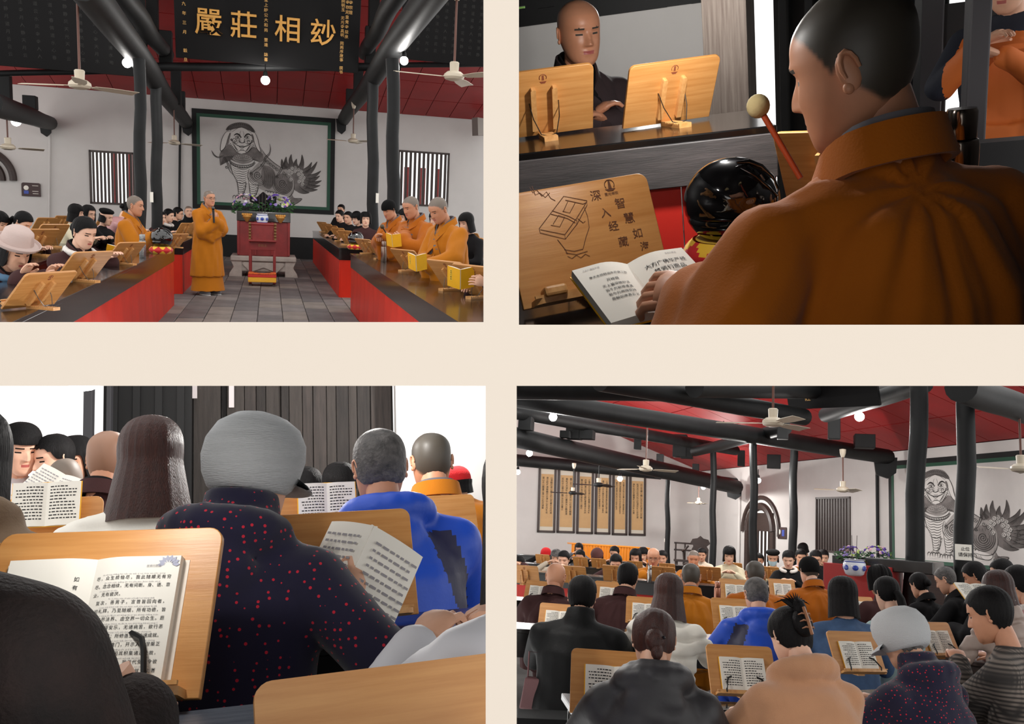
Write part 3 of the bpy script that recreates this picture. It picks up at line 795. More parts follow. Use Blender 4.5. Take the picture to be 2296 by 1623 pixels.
def leg_table(label, a, b, depth, h=.76, apron=.09, mt=None, leg=.05, mt2=None):
    """dark table on legs; a,b: local XY ends of its middle line"""
    a, b = V((a[0], a[1], 0)), V((b[0], b[1], 0)); d = b-a; L = d.length; rz = math.degrees(math.atan2(d.y, d.x)); mt = mt or M_black
    root = thing('reading_table', label, 'table', T((a+b)/2, rz=rz))
    MB().box((0, 0, h-.016), (L, depth, .032)).build('tabletop', mt, root, None, False, .004)
    for sy in (-1, 1): MB().box((0, sy*(depth/2-.04), h-.032-apron/2), (L-.06, .022, apron)).build('apron', mt2 or mt, root, None, False)
    for sx in (-1, 1):
        for sy in (-1, 1): MB().box((sx*(L/2-.06), sy*(depth/2-.05), (h-.032)/2), (leg, leg, h-.032), taper=1).build('leg', mt2 or mt, root, None, False, .003)
    return root
def bench(label, a, b, h=.43, depth=.26):
    a, b = V((a[0], a[1], 0)), V((b[0], b[1], 0)); d = b-a; L = d.length; rz = math.degrees(math.atan2(d.y, d.x))
    root = thing('bench', label, 'bench', T((a+b)/2, rz=rz))
    MB().box((0, 0, h-.02), (L, depth, .04)).build('seat', M_blackwood, root, None, False, .004)
    for sx in (-1, 1): 
        for sy in (-1, 1): MB().box((sx*(L/2-.08), sy*(depth/2-.04), (h-.04)/2), (.05, .05, h-.04)).build('leg', M_blackwood, root, None, False)
    return root
def flask(label, p, h=.26, r=.034, mt=None, group=None):
    root = thing('thermos_flask', label, 'flask', T(V(p)), group)
    MB().lathe([(r*.94, 0), (r, .004), (r, h*.7), (r*.94, h*.735), (r*.8, h*.75)], 24).build('flask_body', mt or M_steel, root)
    MB().lathe([(r*.82, h*.752), (r*.84, h*.76), (r*.84, h*.97), (r*.76, h), (.001, h)], 24).build('cap', mt or M_steel, root)
    return root
def wooden_fish(label, p, r, yaw=0, clabel='', seams=8):
    """polished wooden fish drum and, as its own thing, the round cushion below"""
    cz = r*.62
    cr = thing('drum_cushion', clabel, 'cushion', T(V(p), rz=yaw)); n = seams
    cm = [mat('cushion_red', (196, 20, 28), .6, sheen=.2), mat('cushion_yellow', (234, 186, 40), .6, sheen=.2)]
    for k in range(n):      # lozenge gores, red between yellow
        a0 = 2*pi*k/n; vs = []; m = 8; q = 8
        for i in range(q+1):
            v = i/q; z = cz*v; rr = r*(.7+.34*math.sin(pi*(.1+.8*v)))
            for j in range(m+1):
                a = a0+(2*pi/n)*j/m; vs.append((rr*math.cos(a)*(1-.03*abs(j-m/2)/m), rr*math.sin(a)*(1-.03*abs(j-m/2)/m), z))
        fs = [(i*(m+1)+j, i*(m+1)+j+1, (i+1)*(m+1)+j+1, (i+1)*(m+1)+j) for i in range(q) for j in range(m)]
        mi = [0 if abs(j+.5-m/2)/(m/2)+abs(i+.5-q/2)/(q/2) < 1.02 else 1 for i in range(q) for j in range(m)]
        g = MB(); g.v = vs; g.f = fs; g.m = mi; g.build('gore', cm, cr)
    MB().lathe([(r*.72, 0), (r*.72, .004), (r*.6, .006)], 24).build('base', cm[0], cr); MB().lathe([(r*.74, cz), (r*.5, cz-.02), (.001, cz-.03)], 24).build('top', cm[1], cr)
    root = thing('wooden_fish', label, 'wooden fish', T(V(p)+V((0, 0, cz-.02)), rz=yaw))
    g = MB(); na, nz = 56, 40; vs = []
    for i in range(nz+1):
        e = -pi/2+pi*i/nz
        for j in range(na):
            a = 2*pi*j/na; x, y, z = math.cos(e)*math.cos(a), math.cos(e)*math.sin(a), math.sin(e)
            rr = r*(1+.05*x); sl = math.exp(-((z+.3)/.03)**2)*sstep(-.2, .3, -x)*sstep(-.3, .1, -y); rr *= 1-.1*sl
            hd = math.exp(-(((x+.45)/.35)**2+((z-.35)/.3)**2))*sstep(.0, .5, -y); rr *= 1+.06*hd*math.sin(7*x+9*z)
            gv = math.exp(-((math.hypot(x-.25, z-.42)-.33)/.035)**2)*sstep(.1, .4, -y); rr *= 1-.04*gv
            vs.append((rr*x, rr*y, r*.92+rr*.92*z))
    g.add(vs, [(i*na+j, i*na+(j+1) % na, (i+1)*na+(j+1) % na, (i+1)*na+j) for i in range(nz) for j in range(na)])
    g.build('drum', mat('black_polish', (10, 9, 10), .06, coat=1), root, angle=85)
    hb = MB(); hb.tube([V((0, 0, r*.92))+V(q).normalized()*r*1.01 for q in ((.1, -.5, .86), (.35, -.42, .84), (.6, -.35, .7), (.8, -.3, .45), (.9, -.3, .2), (.8, -.5, .1), (.6, -.62, .3), (.4, -.66, .55), (.15, -.62, .75))], [r*.03]+[r*.055]*7+[r*.03], 10); hb.build('carved_handle', MATS['black_polish'], root)
    for k in range(6): MB().tube([V((0, 0, r*.92))+V(q).normalized()*r*1.0 for q in ((.3+.09*k, -.5-.01*k, .75-.12*k), (.38+.09*k, -.56-.01*k, .66-.12*k))], r*.03, 6).build('carved_scale', MATS['black_polish'], root)
    return root, cr
def bulb(label, p, r=.05, drop=.12, energy=None, group='bare round bulbs under the beams'):
    root = thing('light_bulb', label, 'bulb', T(V(p)), group)
    MB().ell((0, 0, 0), (r, r, r), 18).build('glass_globe', M_bulb, root)
    MB().lathe([(r*.5, r*.8), (r*.55, r*.95), (r*.5, r*1.7), (r*.3, r*2)], 12).build('lamp_socket', M_blackwood, root)
    MB().tube([(0, 0, r*2), (0, 0, r*2+drop)], r*.16, 6).build('cord', M_blackwood, root)
    ld = bpy.data.lights.new('bulb_light', 'POINT'); ld.energy = energy or 170; ld.color = (1, .97, .93); ld.shadow_soft_size = r*1.05; lo = bpy.data.objects.new('bulb_light', ld); COL.objects.link(lo); lo.parent = root; lo.location = (0, 0, -r*1.6)
    return root
def fan(label, p, R_=.7, rod=1.0, az=0, group='ceiling fans', blades=3, mt=None):
    """three-bladed ceiling fan; p is the hub"""
    root = thing('ceiling_fan', label, 'fan', T(V(p), rz=az), group)
    MB().lathe([(.02, .075), (.08, .06), (.115, .03), (.12, .0), (.105, -.025), (.05, -.04), (.001, -.042)], 28).build('motor_housing', mt or M_fanwhite, root)
    MB().lathe([(.05, .06), (.055, .16), (.045, .17)], 18).build('collar', M_fanwhite, root)
    MB().tube([(0, 0, .15), (0, 0, rod)], .014, 8).build('rod', mt or M_fanbrown, root)
    MB().lathe([(.03, rod-.1), (.055, rod-.02), (.06, rod+.05), (.02, rod+.06)], 18).build('ceiling_cup', M_fanwhite, root)
    for k in range(blades):
        g = MB(); n = 6; vs = []
        for i in range(n+1):
            u = i/n; rr = .16+(R_-.16)*u; hw = .045+.03*min(1, u*2.5); tw = rad(11)
            for sx, dz in ((-1, .002), (0, .006), (1, .002), (1, -.002), (0, .002), (-1, -.002)): vs.append((sx*hw*math.cos(tw), rr, sx*hw*math.sin(tw)+dz))
        g.add(vs, [(i*6+j, (i+1)*6+j, (i+1)*6+(j+1) % 6, i*6+(j+1) % 6) for i in range(n) for j in range(6)]+[tuple(range(6)), tuple(range(n*6+5, n*6-1, -1))])
        g.box((0, .14, 0), (.035, .14, .006)); g.build('blade', mt or M_fanwhite, root, T(0, 0, .0, rz=120*k))
    return root
def log_beam(name, label, a, b, r0, r1, mt=None, cat='beam', sag=.0, n=14, kind='structure'):
    a, b = V(a), V(b); P = [a.lerp(b, i/8)+V((.02*math.sin(i*1.3+a.x), 0, sag*math.sin(pi*i/8))) for i in range(9)]
    o = MB().tube(P, [r0+(r1-r0)*i/8 for i in range(9)], n).build(name, mt or M_blackwood); o['kind'] = 'structure'; return o
def barred_window(name, p0, ux, w_, h, nbar, mt=None, depth=.1, frame=.05):
    """opening with upright bars; p0 lower left corner, ux unit vector along the wall"""
    ux = V(ux).normalized(); uy = V((0, 0, 1)).cross(ux)
    M = Matrix((ux, uy, V((0, 0, 1)))).transposed().to_4x4(); M.translation = V(p0)
    mt = mt or M_darkbrown; k = MB()
    for x in (frame/2, w_-frame/2): k.box((x, 0, h/2), (frame, depth, h))
    for z in (frame/2, h-frame/2): k.box((w_/2, 0, z), (w_, depth, frame))
    o = k.build(name, mt, None, M, False, kind='structure'); me = MB().box((0, 0, 0), (w_/nbar*.52, depth*.5, h-frame)).mesh('bar', mt, False)
    for i in range(nbar): obj('bar', me, o, T(frame+(w_-2*frame)*(i+.5)/nbar, 0, h/2))
    return o
def wall_with_holes(name, p0, ux, L, h, holes, t=.2, mt=None, z0=0):
    """plaster wall along ux from p0, with rectangular holes (x0,x1,z0,z1)"""
    ux = V(ux).normalized(); uy = V((0, 0, 1)).cross(ux); M = Matrix((ux, uy, V((0, 0, 1)))).transposed().to_4x4(); M.translation = V(p0)
    xs = sorted({0, L}|{v for q in holes for v in q[:2]}); zs = sorted({z0, h}|{v for q in holes for v in q[2:4]}); k = MB()
    for i in range(len(xs)-1):
        for j in range(len(zs)-1):
            cx, cz = (xs[i]+xs[i+1])/2, (zs[j]+zs[j+1])/2
            if any(a < cx < b and c < cz < d for a, b, c, d in holes): continue
            k.box((cx, t/2, cz), (xs[i+1]-xs[i], t, zs[j+1]-zs[j]))
    return k.build(name, mt or M_plaster, None, M, False, kind='structure')

# ---- lion mural: an ink painting on the plaster, in a painted frame
def lion_mural(label, M, W, Hh):
    """M: lower left corner, X along the wall, -Y out of the wall"""
    root = thing('lion_mural', label, 'mural', M)
    fr = .045*Hh
    for nm, o_, f_, mt in (('outer_frame', 0, fr, M_blackwood), ('inner_frame', fr, fr*.7, M_green)):
        for a, b in (((o_, o_), (W-o_, o_)), ((o_, Hh-o_), (W-o_, Hh-o_)), ((o_, o_), (o_, Hh-o_)), ((W-o_, o_), (W-o_, Hh-o_))):
            k = MB(); hz = a[1] == b[1]; sg = f_/2*(1 if (a[1] if hz else a[0]) < .5*(Hh if hz else W) else -1)
            if hz: k.box((W/2, -.012, a[1]+sg), (W-2*o_, .024, f_))
            else: k.box((a[0]+sg, -.011, Hh/2), (f_, .022, Hh-2*o_))
            k.build(nm, mt, root, None, False)
    MB().box((W/2, -.003, Hh/2), (W-2*fr, .006, Hh-2*fr)).build('painted_ground', mat('mural_ground', (196, 193, 190), .9, var=.05, vscale=1.5), root, None, False)
    def P(x, y): return V(((x-40)/2205*W, -.008, (1415-y)/1375*Hh))
    sc = Hh/1375
    ink = [mat('ink_dark', (52, 49, 48), .95), mat('ink_mid', (116, 111, 109), .95, var=.25, vscale=5), mat('ink_light', (152, 148, 145), .95, var=.15, vscale=5), mat('mural_white', (204, 201, 197), .95), mat('ink_soft', (84, 80, 78), .95)]
    k = MB(); NRM = V((0, -1, 0))
    def smooth(p, n=5):
        o_ = []
        for i in range(len(p)-1):
            a0, a1, a2, a3 = [p[max(0, min(len(p)-1, i+q))] for q in (-1, 0, 1, 2)]
            for j in range(n):
                t = j/n; o_.append(.5*((2*a1)+(a2-a0)*t+(2*a0-5*a1+4*a2-a3)*t*t+(3*a1-a0-3*a2+a3)*t*t*t))
        return o_+[p[-1]]
    def st(pts, wd=7, lift=.010, mi=0, taper=True):
        pts = smooth([P(*q) for q in pts], 4); k.ribbon(pts, (lambda u: wd*sc*(.3+.7*math.sin(pi*min(1, max(0, u))))) if taper else wd*sc, NRM, mi, lift)
    def fill(pts, mi, lift):
        q = smooth([P(*t) for t in pts+pts[:1]], 4)[:-1]; c = sum(q, V())/len(q)
        k.add([p+NRM*lift for p in q]+[c+NRM*lift], [(i, (i+1) % len(q), len(q)) for i in range(len(q))], mi)
    def spiral(x, y, r, turns=1.7, wd=6, ph=0, mi=0):
        n = int(10*turns)+6; st([(x+r*(1-i/n*.92)*math.cos(ph+i*turns*2*pi/n), y+r*(1-i/n*.92)*math.sin(ph+i*turns*2*pi/n)) for i in range(n+1)], wd, .012, mi, False)
    def arc(x, y, rx, ry, a0, a1, wd=6, mi=0, n=10, lift=.010): st([(x+rx*math.cos(rad(a0+(a1-a0)*i/n)), y+ry*math.sin(rad(a0+(a1-a0)*i/n))) for i in range(n+1)], wd, lift, mi)
    # tail flames
    fl = [((1470, 800), (1405, 655)), ((1500, 790), (1475, 620)), ((1570, 770), (1555, 580)), ((1690, 800), (1722, 575)), ((1740, 830), (1880, 675)), ((1770, 870), (1966, 662)), ((1780, 910), (2030, 790)), ((1780, 950), (2012, 862)), ((1770, 980), (2042, 930)), ((1750, 1010), (2022, 1000)), ((1720, 1040), (1982, 1062)), ((1660, 1060), (1850, 1112)), ((1640, 790), (1640, 640))]
    for (x0, y0), (x1, y1) in fl:
        dx, dy = x1-x0, y1-y0; L = math.hypot(dx, dy); nx, ny = -dy/L, dx/L; cv = 22 if x1 > 1700 else -18; mx, my = x0+dx*.55+nx*cv, y0+dy*.55+ny*cv; wd = 46
        fill([(x0-nx*wd, y0-ny*wd), (mx-nx*wd*.62, my-ny*wd*.62), (x1, y1), (mx+nx*wd*.62, my+ny*wd*.62), (x0+nx*wd, y0+ny*wd)], 1, .001)
        for q in (-.95, -.6, -.25, .1, .45, .8): st([(x0+nx*wd*q, y0+ny*wd*q), (mx+nx*wd*q*.55, my+ny*wd*q*.55), (x1, y1)], 5 if abs(q) < .9 else 7, .009, 4 if abs(q) < .9 else 0)
    fill([(1470, 800), (1560, 730), (1680, 750), (1790, 830), (1830, 940), (1780, 1050), (1690, 1110), (1600, 1080), (1560, 1000), (1500, 900)], 1, .002)
    # body washes
    fill([(1080, 540), (1150, 610), (1260, 700), (1380, 770), (1480, 800), (1560, 880), (1605, 980), (1590, 1090), (1530, 1180), (1300, 1160), (1180, 1130), (1060, 1090), (990, 1000), (900, 900), (980, 790), (1060, 700)], 2, .003)
    fill([(1120, 760), (1230, 780), (1300, 860), (1280, 1000), (1220, 1090), (1130, 1060), (1090, 960), (1090, 850)], 1, .0045)
    fill([(1300, 900), (1420, 860), (1530, 910), (1580, 1010), (1540, 1110), (1420, 1150), (1320, 1100), (1280, 1000)], 1, .0045)
    st([(1070, 510), (1150, 610), (1260, 700), (1380, 770), (1470, 800)], 8); st([(1600, 960), (1600, 1080), (1540, 1180), (1420, 1200), (1270, 1170)], 8)
    for i in range(11): x = 1110+i*17; st([(x, 770+i*6), (x+28-i, 880+i*4), (x+18, 990), (x-10+i*3, 1070)], 5, .010, 4 if i % 2 else 0)
    for i in range(8): st([(1300+i*38, 890-abs(i-3)*6), (1310+i*36, 930)], 4, .010, 4)
    for x, y in ((1150, 680), (1192, 712), (1238, 742), (1284, 772), (1330, 802), (1440, 850), (1490, 880)): spiral(x, y, 30, 1.4, 5)
    spiral(1030, 905, 62, 2.2, 8); [arc(1030, 905, 62+22*i, 58+22*i, 30, 215, 7) for i in range(1, 5)]; spiral(1420, 1005, 66, 2.4, 8); [arc(1420, 1005, 66+22*i, 62+22*i, -40, 200, 7) for i in range(1, 5)]
    # chest, legs and paws
    fill([(610, 790), (700, 800), (800, 830), (905, 800), (900, 1000), (860, 1030), (740, 1010), (670, 930)], 3, .005)
    st([(600, 720), (620, 800), (650, 900), (705, 985)], 9); st([(900, 820), (880, 920), (895, 1010)], 8)
    for i in range(7): y = 800+i*32; w_ = 140-i*9; st([(775-w_, y), (775-w_*.6, y+34), (775-w_*.2, y+30), (775+w_*.2, y+40), (775+w_*.6, y+30), (775+w_*.86, y+8)], 8)
    for bx, wt, yt in ((715, 140, 985), (895, 150, 1000)):
        fill([(bx, yt), (bx+wt, yt+20), (bx+wt-15, yt+140), (bx+wt-45, yt+215), (bx+wt-30, yt+275), (bx-50, yt+290), (bx-30, yt+225), (bx+20, yt+200)], 3, .006)
        st([(bx-5, yt-10), (bx+12, yt+90), (bx+24, yt+205)], 9); st([(bx+wt, yt+15), (bx+wt-14, yt+120), (bx+wt-50, yt+205)], 9)
        for i in range(6): st([(bx+8+i*2, yt+30+i*30), (bx+wt*.3, yt+48+i*30), (bx+wt*.62, yt+42+i*30), (bx+wt*.82-i*4, yt+28+i*30)], 7)
        for i in range(5): arc(bx-42+i*36, yt+252+8*(i % 2), 24, 32, 150, 380, 8)
        for i in range(9): st([(bx-5+i*12, yt+212), (bx-8+i*13, yt+236)], 6)
        for i in range(5): spiral(bx+wt-8-i*12, yt+40+i*42, 20, 1.3, 5)
    fill([(1110, 1170), (1260, 1140), (1520, 1190), (1540, 1240), (1400, 1265), (1220, 1245), (1120, 1215)], 3, .006); st([(1270, 1180), (1330, 1235), (1480, 1250), (1535, 1215), (1520, 1170)], 8)
    for i in range(5): arc(1120+i*46, 1200+i*6, 27, 34, 150, 380, 8); arc(1170+i*42, 1135+i*5, 26, 22, 160, 380, 7)
    for i in range(5): arc(1340+i*26, 1190+i*4, 60, 40, 100, 190, 5, 4)
    fill([(1540, 1240), (1570, 1160), (1590, 1190), (1650, 1205), (1728, 1208), (1670, 1262), (1610, 1292), (1560, 1280)], 1, .003); st([(1570, 1110), (1545, 1200), (1560, 1270), (1600, 1292), (1670, 1262), (1730, 1207), (1650, 1200), (1590, 1215)], 7)
    for x, y in ((1570, 785), (1617, 772), (1666, 797), (1712, 820), (1525, 825), (1562, 845), (1616, 820), (1672, 862), (1727, 870), (1756, 908), (1702, 912), (1732, 955), (1680, 965), (1737, 1003), (1550, 945), (1510, 890)): fill([(x+28*math.cos(t), y+28*math.sin(t)) for t in (0, 1.05, 2.1, 3.14, 4.2, 5.2)], 3, .0075); spiral(x, y, 27, 1.5, 5)
    # beard and mane
    fill([(560, 520), (490, 580), (448, 650), (450, 720), (462, 800), (485, 740), (520, 670), (600, 700), (700, 740), (800, 760), (900, 740), (1000, 680), (1060, 720), (1120, 690), (1110, 610), (1050, 560), (970, 510), (930, 560), (860, 610), (790, 620), (720, 600), (660, 545), (600, 500)], 1, .007)
    for i in range(30):
        t = rad(5+170*i/29); x, y = 790-230*math.cos(t), 560+60*math.sin(t); st([(x, y), (790-300*math.cos(t), 590+80*math.sin(t)), (790-330*math.cos(t), 600+(120-30*math.sin(t))*math.sin(t))], 5, .010, 4)
    for i in range(5): arc(795, 610, 70+38*i, 30+25*i, 20, 160, 5, 4)
    fill([(640, 690), (700, 735), (800, 765), (900, 735), (950, 690), (900, 640), (800, 625), (700, 640)], 2, .0085); [arc(795, 660, 40+32*i, 18+16*i, 15, 165, 5, 4) for i in range(4)]
    for dy in (0, 34): arc(795, 690+dy, 195, 92, 8, 172, 10, lift=.012)
    for i in range(15): t = rad(15+10.7*i); spiral(795+195*math.cos(t), 707+92*math.sin(t), 13, 1.2, 5)
    # head
    fill([(620, 330), (700, 262), (790, 242), (880, 262), (950, 318), (970, 400), (950, 480), (900, 560), (850, 600), (790, 612), (730, 600), (680, 560), (620, 490), (598, 410)], 3, .009)
    fill([(545, 308), (600, 240), (700, 196), (800, 185), (900, 205), (962, 260), (988, 312), (940, 300), (880, 262), (790, 242), (700, 258), (630, 296)], 1, .0095)
    for i in range(20): t = rad(192+8.2*i); spiral(770+205*math.cos(t), 318+112*math.sin(t), 21, 1.5, 5)
    for i in range(15): t = rad(198+10.2*i); spiral(775+170*math.cos(t), 320+84*math.sin(t), 14, 1.3, 4)
    fill([(622, 318), (560, 330), (510, 390), (475, 480), (468, 590), (522, 560), (552, 500), (572, 430), (602, 360), (628, 345)], 3, .0105); st([(625, 318), (558, 330), (508, 390), (474, 480), (466, 595), (522, 560), (552, 500), (574, 430), (604, 352), (630, 345)], 8, .012)
    fill([(600, 345), (622, 348), (605, 420), (590, 480), (566, 520), (572, 440)], 1, .0105)
    fill([(935, 310), (985, 316), (1030, 400), (1050, 480), (1078, 575), (1030, 545), (990, 470), (964, 380), (940, 345)], 3, .0105); st([(930, 310), (985, 316), (1032, 400), (1052, 480), (1080, 578), (1030, 548), (988, 470), (962, 380), (936, 340)], 8, .012)
    fill([(930, 340), (958, 342), (975, 400), (965, 430), (945, 400)], 1, .0108)
    for sx, ex, ey in ((-1, 730, 395), (1, 875, 387)):
        fill([(ex-36, ey), (ex-14, ey-18), (ex+16, ey-18), (ex+36, ey-2), (ex+12, ey+17), (ex-14, ey+17)], 3, .0105); arc(ex, ey, 38, 20, 0, 360, 7, n=16, lift=.012); fill([(ex-13, ey), (ex, ey-13), (ex+13, ey), (ex, ey+13)], 0, .0125); arc(ex, ey, 19, 18, 0, 360, 5, n=12, lift=.0125)
        st([(ex-sx*45, ey-4), (ex-sx*20, ey-34), (ex+sx*20, ey-46), (ex+sx*62, ey-22)], 22, .012); st([(ex-sx*52, ey-14), (ex-sx*42, ey+8)], 10, .012); arc(ex, ey+16, 52, 24, 20, 160, 6, lift=.012); arc(ex, ey+32, 62, 28, 20, 160, 5, 4, lift=.012)
        cx = 790+sx*108; spiral(cx, 445, 38, 1.2, 7, 0 if sx > 0 else pi); st([(790+sx*50, 462), (790+sx*90, 480), (790+sx*140, 455), (790+sx*165, 425)], 9, .012); spiral(790+sx*158, 432, 20, 1.3, 8)
        st([(790+sx*150, 470), (790+sx*100, 540), (790+sx*55, 598)], 7, .012); st([(790+sx*130, 480), (790+sx*84, 548), (790+sx*48, 585)], 6, .012)
        for i in range(7): st([(790+sx*(160-i*16), 478+i*18), (790+sx*(186-i*16), 500+i*19)], 7, .012, 4)
        st([(790+sx*14, 300), (790+sx*30, 340), (790+sx*24, 372)], 5, .012, 4); st([(790+sx*60, 270), (790+sx*110, 300), (790+sx*150, 330)], 5, .012, 4)
    st([(760, 400), (748, 440), (765, 462), (790, 470), (818, 462), (834, 438), (822, 398)], 9, .012); arc(768, 455, 15, 11, 0, 300, 7, lift=.0125); arc(818, 453, 15, 11, -120, 180, 7, lift=.0125)
    st([(640, 462), (690, 490), (742, 514), (792, 522), (848, 512), (905, 486), (945, 452)], 13, .012); st([(735, 512), (790, 542), (845, 510)], 7, .012); st([(760, 498), (792, 506), (826, 497)], 6, .012)
    for x in (770, 790, 810): st([(x, 552), (x, 578)], 6, .012, 4)
    st([(725, 605), (760, 575), (795, 570), (835, 575), (860, 600)], 7, .012)
    # streamers
    for pts in ([(1000, 860), (1080, 770), (1130, 700), (1142, 650), (1200, 598), (1226, 530), (1216, 452)], [(1010, 880), (1095, 790), (1150, 710), (1160, 662), (1215, 605), (1232, 530), (1216, 452)], [(920, 890), (1000, 830), (1060, 780)], [(520, 650), (430, 682), (370, 652), (330, 595)], [(520, 662), (430, 694), (362, 660), (330, 595)], [(1300, 930), (1370, 830), (1400, 765), (1472, 675)], [(1320, 930), (1392, 835), (1420, 772), (1472, 675)], [(500, 680), (560, 760), (600, 860), (650, 915)], [(520, 670), (580, 760), (620, 850)], [(1390, 730), (1410, 780), (1450, 800)]): st(pts, 8, .012)
    spiral(930, 885, 26, 1.3, 7); spiral(1090, 760, 22, 1.2, 6); spiral(555, 815, 24, 1.3, 7); spiral(1335, 910, 22, 1.3, 6)
    k.build('lion_painting', ink, root, None, False)
    return root

def flower_spray(label, p, w_, h, seed=1, yaw=0):
    rnd = random.Random(seed); root = thing('flower_arrangement', label, 'flowers', T(V(p), rz=yaw))
    lf = MB()
    for i in range(150):
        a = rnd.uniform(0, 2*pi); r = w_*.5*rnd.uniform(.2, 1.05); z = h*rnd.uniform(0, .55); c = V((r*math.cos(a), r*.7*math.sin(a), z)); d = V((math.cos(a), math.sin(a), rnd.uniform(-.5, .6))).normalized()
        e = d.orthogonal().normalized()*w_*.035; L = w_*rnd.uniform(.08, .18); lf.add([c, c+d*L*.5+e, c+d*L, c+d*L*.5-e], [(0, 1, 2, 3)])
    lf.build('foliage', mat('fern_green', (44, 84, 40), .7, var=.4, vscale=20), root, None, False)
    cols = [mat('petal_purple', (96, 66, 160), .7), mat('petal_pink', (232, 186, 196), .7), mat('petal_white', (226, 222, 224), .7), mat('petal_green', (186, 206, 110), .7), mat('petal_lilac', (150, 130, 196), .7)]
    for i in range(34):
        a = rnd.uniform(0, 2*pi); e = rnd.uniform(.1, 1.4); c = V((w_*.46*math.cos(a)*math.cos(e), w_*.34*math.sin(a)*math.cos(e), h*.3+h*.62*math.sin(e))); r = w_*rnd.uniform(.05, .075); g = MB()
        ax = V((c.x, c.y, c.z-h*.2)).normalized(); q = V((0, 0, 1)).rotation_difference(ax).to_matrix()
        for j in range(6):
            t = 2*pi*j/6; g.ell(c+q @ V((r*.5*math.cos(t), r*.5*math.sin(t), 0)), (r*.5, r*.5, r*.3), 6, 0, q)
        g.ell(c+ax*r*.2, (r*.4, r*.4, r*.4), 6); g.build('blossom', cols[rnd.choice((0, 0, 0, 1, 1, 2, 3, 4, 4))], root)
    return root
# ---------------------------------------------------------------- the cream wall with its four openings
class _W: M = Matrix.Identity(4)
ROOM = _W
DP = .8
def wx(px): return (px-CX)/FPX*DP
def wz(py): return CAM.z-(py-CY)/FPX*DP
OUT = 60
_h = [(-OUT, 1084, -OUT, 722), (1163.5, 2296+OUT, -OUT, 728), (-OUT, 1089, 865, 1623+OUT), (1158.5, 2296+OUT, 865, 1623+OUT)]
_x0, _x1, _z0, _z1 = wx(-110), wx(2296+110), wz(1623+110), wz(-110)
wall_with_holes('wall_front', (_x0, DP, 0), (1, 0, 0), _x1-_x0, _z1, [(wx(a)-_x0, wx(b)-_x0, wz(d), wz(c)) for a, b, c, d in _h], .012, M_cream, _z0)
# unseen boards added to keep sky light out of the two darker rooms
for nm, x0, x1, z0, z1 in (('wall_front_right', _x1, _x1+2.4, wz(797), _z1+1.6), ('wall_front_top', wx(1124), _x1, _z1, _z1+1.6), ('wall_front_left', _x0-2.4, _x0, _z0-1.6, wz(797)), ('wall_front_bottom', _x0, wx(1124), _z0-1.6, _z0)):
    struct(nm, MB().box(((x0+x1)/2, DP+.006, (z0+z1)/2), (x1-x0, .012, z1-z0)), M_cream)
# ================================================================ upper left room: the hall along its aisle
ROOM = R = R1
before = {o.name for o in COL.objects}
YB = 25.6
def X1(px, Y): return R.at(px, 455, Y).x
TZ = .83
# floor of stone slabs
f_ = MB().box((0, 15, -.03), (22, 26, .04)); floor1 = struct('floor', f_, M_mortar)
me = [MB().box((0, 0, 0), (.318, .88, .03)).mesh('paving_slab', m_, False) for m_ in (M_stone, mat('slab_dark', (92, 88, 88), .6, var=.3, vscale=2.5, bump=.3, bscale=18), mat('slab_brown', (120, 112, 106), .66, var=.28, vscale=2.5, bump=.3, bscale=18))]
for i in range(11):
    for j in range(17):
        obj('paving_slab', random.choice(me), floor1, T(-1.62+i*.326, 10.6+j*.9+(.45 if i % 2 else 0), -.005+random.uniform(-.003, .003), rz=random.uniform(-.3, .3)), .006)
# back wall with two barred windows
wl, wr_ = -9.0, 6.9
def bx(px, py): p = R.at(px, py, YB); return p.x, p.z
holes = []; wins = []
for a, b, c, d in ((199, 304, 336, 461), (893, 1004, 336, 465)):
    x0, z1 = bx(a, c); x1, z0 = bx(b, d); holes.append((x0-wl, x1-wl, z0, z1)); wins.append((x0, x1, z0, z1))
wall_with_holes('wall_back', (wl, YB, 0), (1, 0, 0), wr_-wl, 4.3, holes, .25)
for i, (x0, x1, z0, z1) in enumerate(wins): barred_window('window_%d' % (i+1), (x0, YB+.02, z0), (1, 0, 0), x1-x0, z1-z0, 11)
struct('baseboard_back', MB().box((0, YB-.01, .3), (wr_-wl-5, .03, .6)), M_blackwood)
# courtyard things seen through the bars
for x in (-4.3, -3.9, 4.1, 4.6, 5.1): 
    o = MB().box((x, YB+2.6, 1.4), (.16, .16, 2.8)).build('courtyard_post', M_darkred, None, None, False); o['kind'] = 'structure'
struct('wall_courtyard', MB().box((-.5, YB+3.4, .55), (18, .2, 1.1)), M_plaster)
# sloping red ceiling, panel by panel
sl = math.atan(.22); zt = 4.12
C0 = V((0, YB, zt)); along = V((0, -math.cos(sl), math.sin(sl)))
ce = MB(); ce.box((-.6, YB-5.3, zt+.22*5.3+.06), (17.5, 11.2, .05), Matrix.Rotation(-sl, 3, 'X')); ceil1 = struct('ceiling', ce, M_redgap)
pm = MB().box((0, 0, 0), (.655, 1.28, .02)).mesh('ceiling_panel', M_redceil, False)
for i in range(24):
    for j in range(7):
        c = C0+along*(.66+j*1.31)+V((-8.2+i*.67, 0, 0)); obj('ceiling_panel', pm, ceil1, Matrix.Translation(c) @ Matrix.Rotation(-sl, 4, 'X'))
for (u0, v0, u1, v1, wd) in ((112, 262, 110, 520, .05), (404, 262, 402, 470, .06)):
    a, b = R.at(u0, v0, YB-.06), R.at(u1, v1, YB-.06); o = MB().tube([a, b], wd/2, 8).build('wall_conduit', M_plaster if u0 < 200 else M_blackwood); tag(o, 'pale pipe running down the white wall beside the sign' if u0 < 200 else 'thin dark pipe down the wall beside the painted lion', 'pipe')
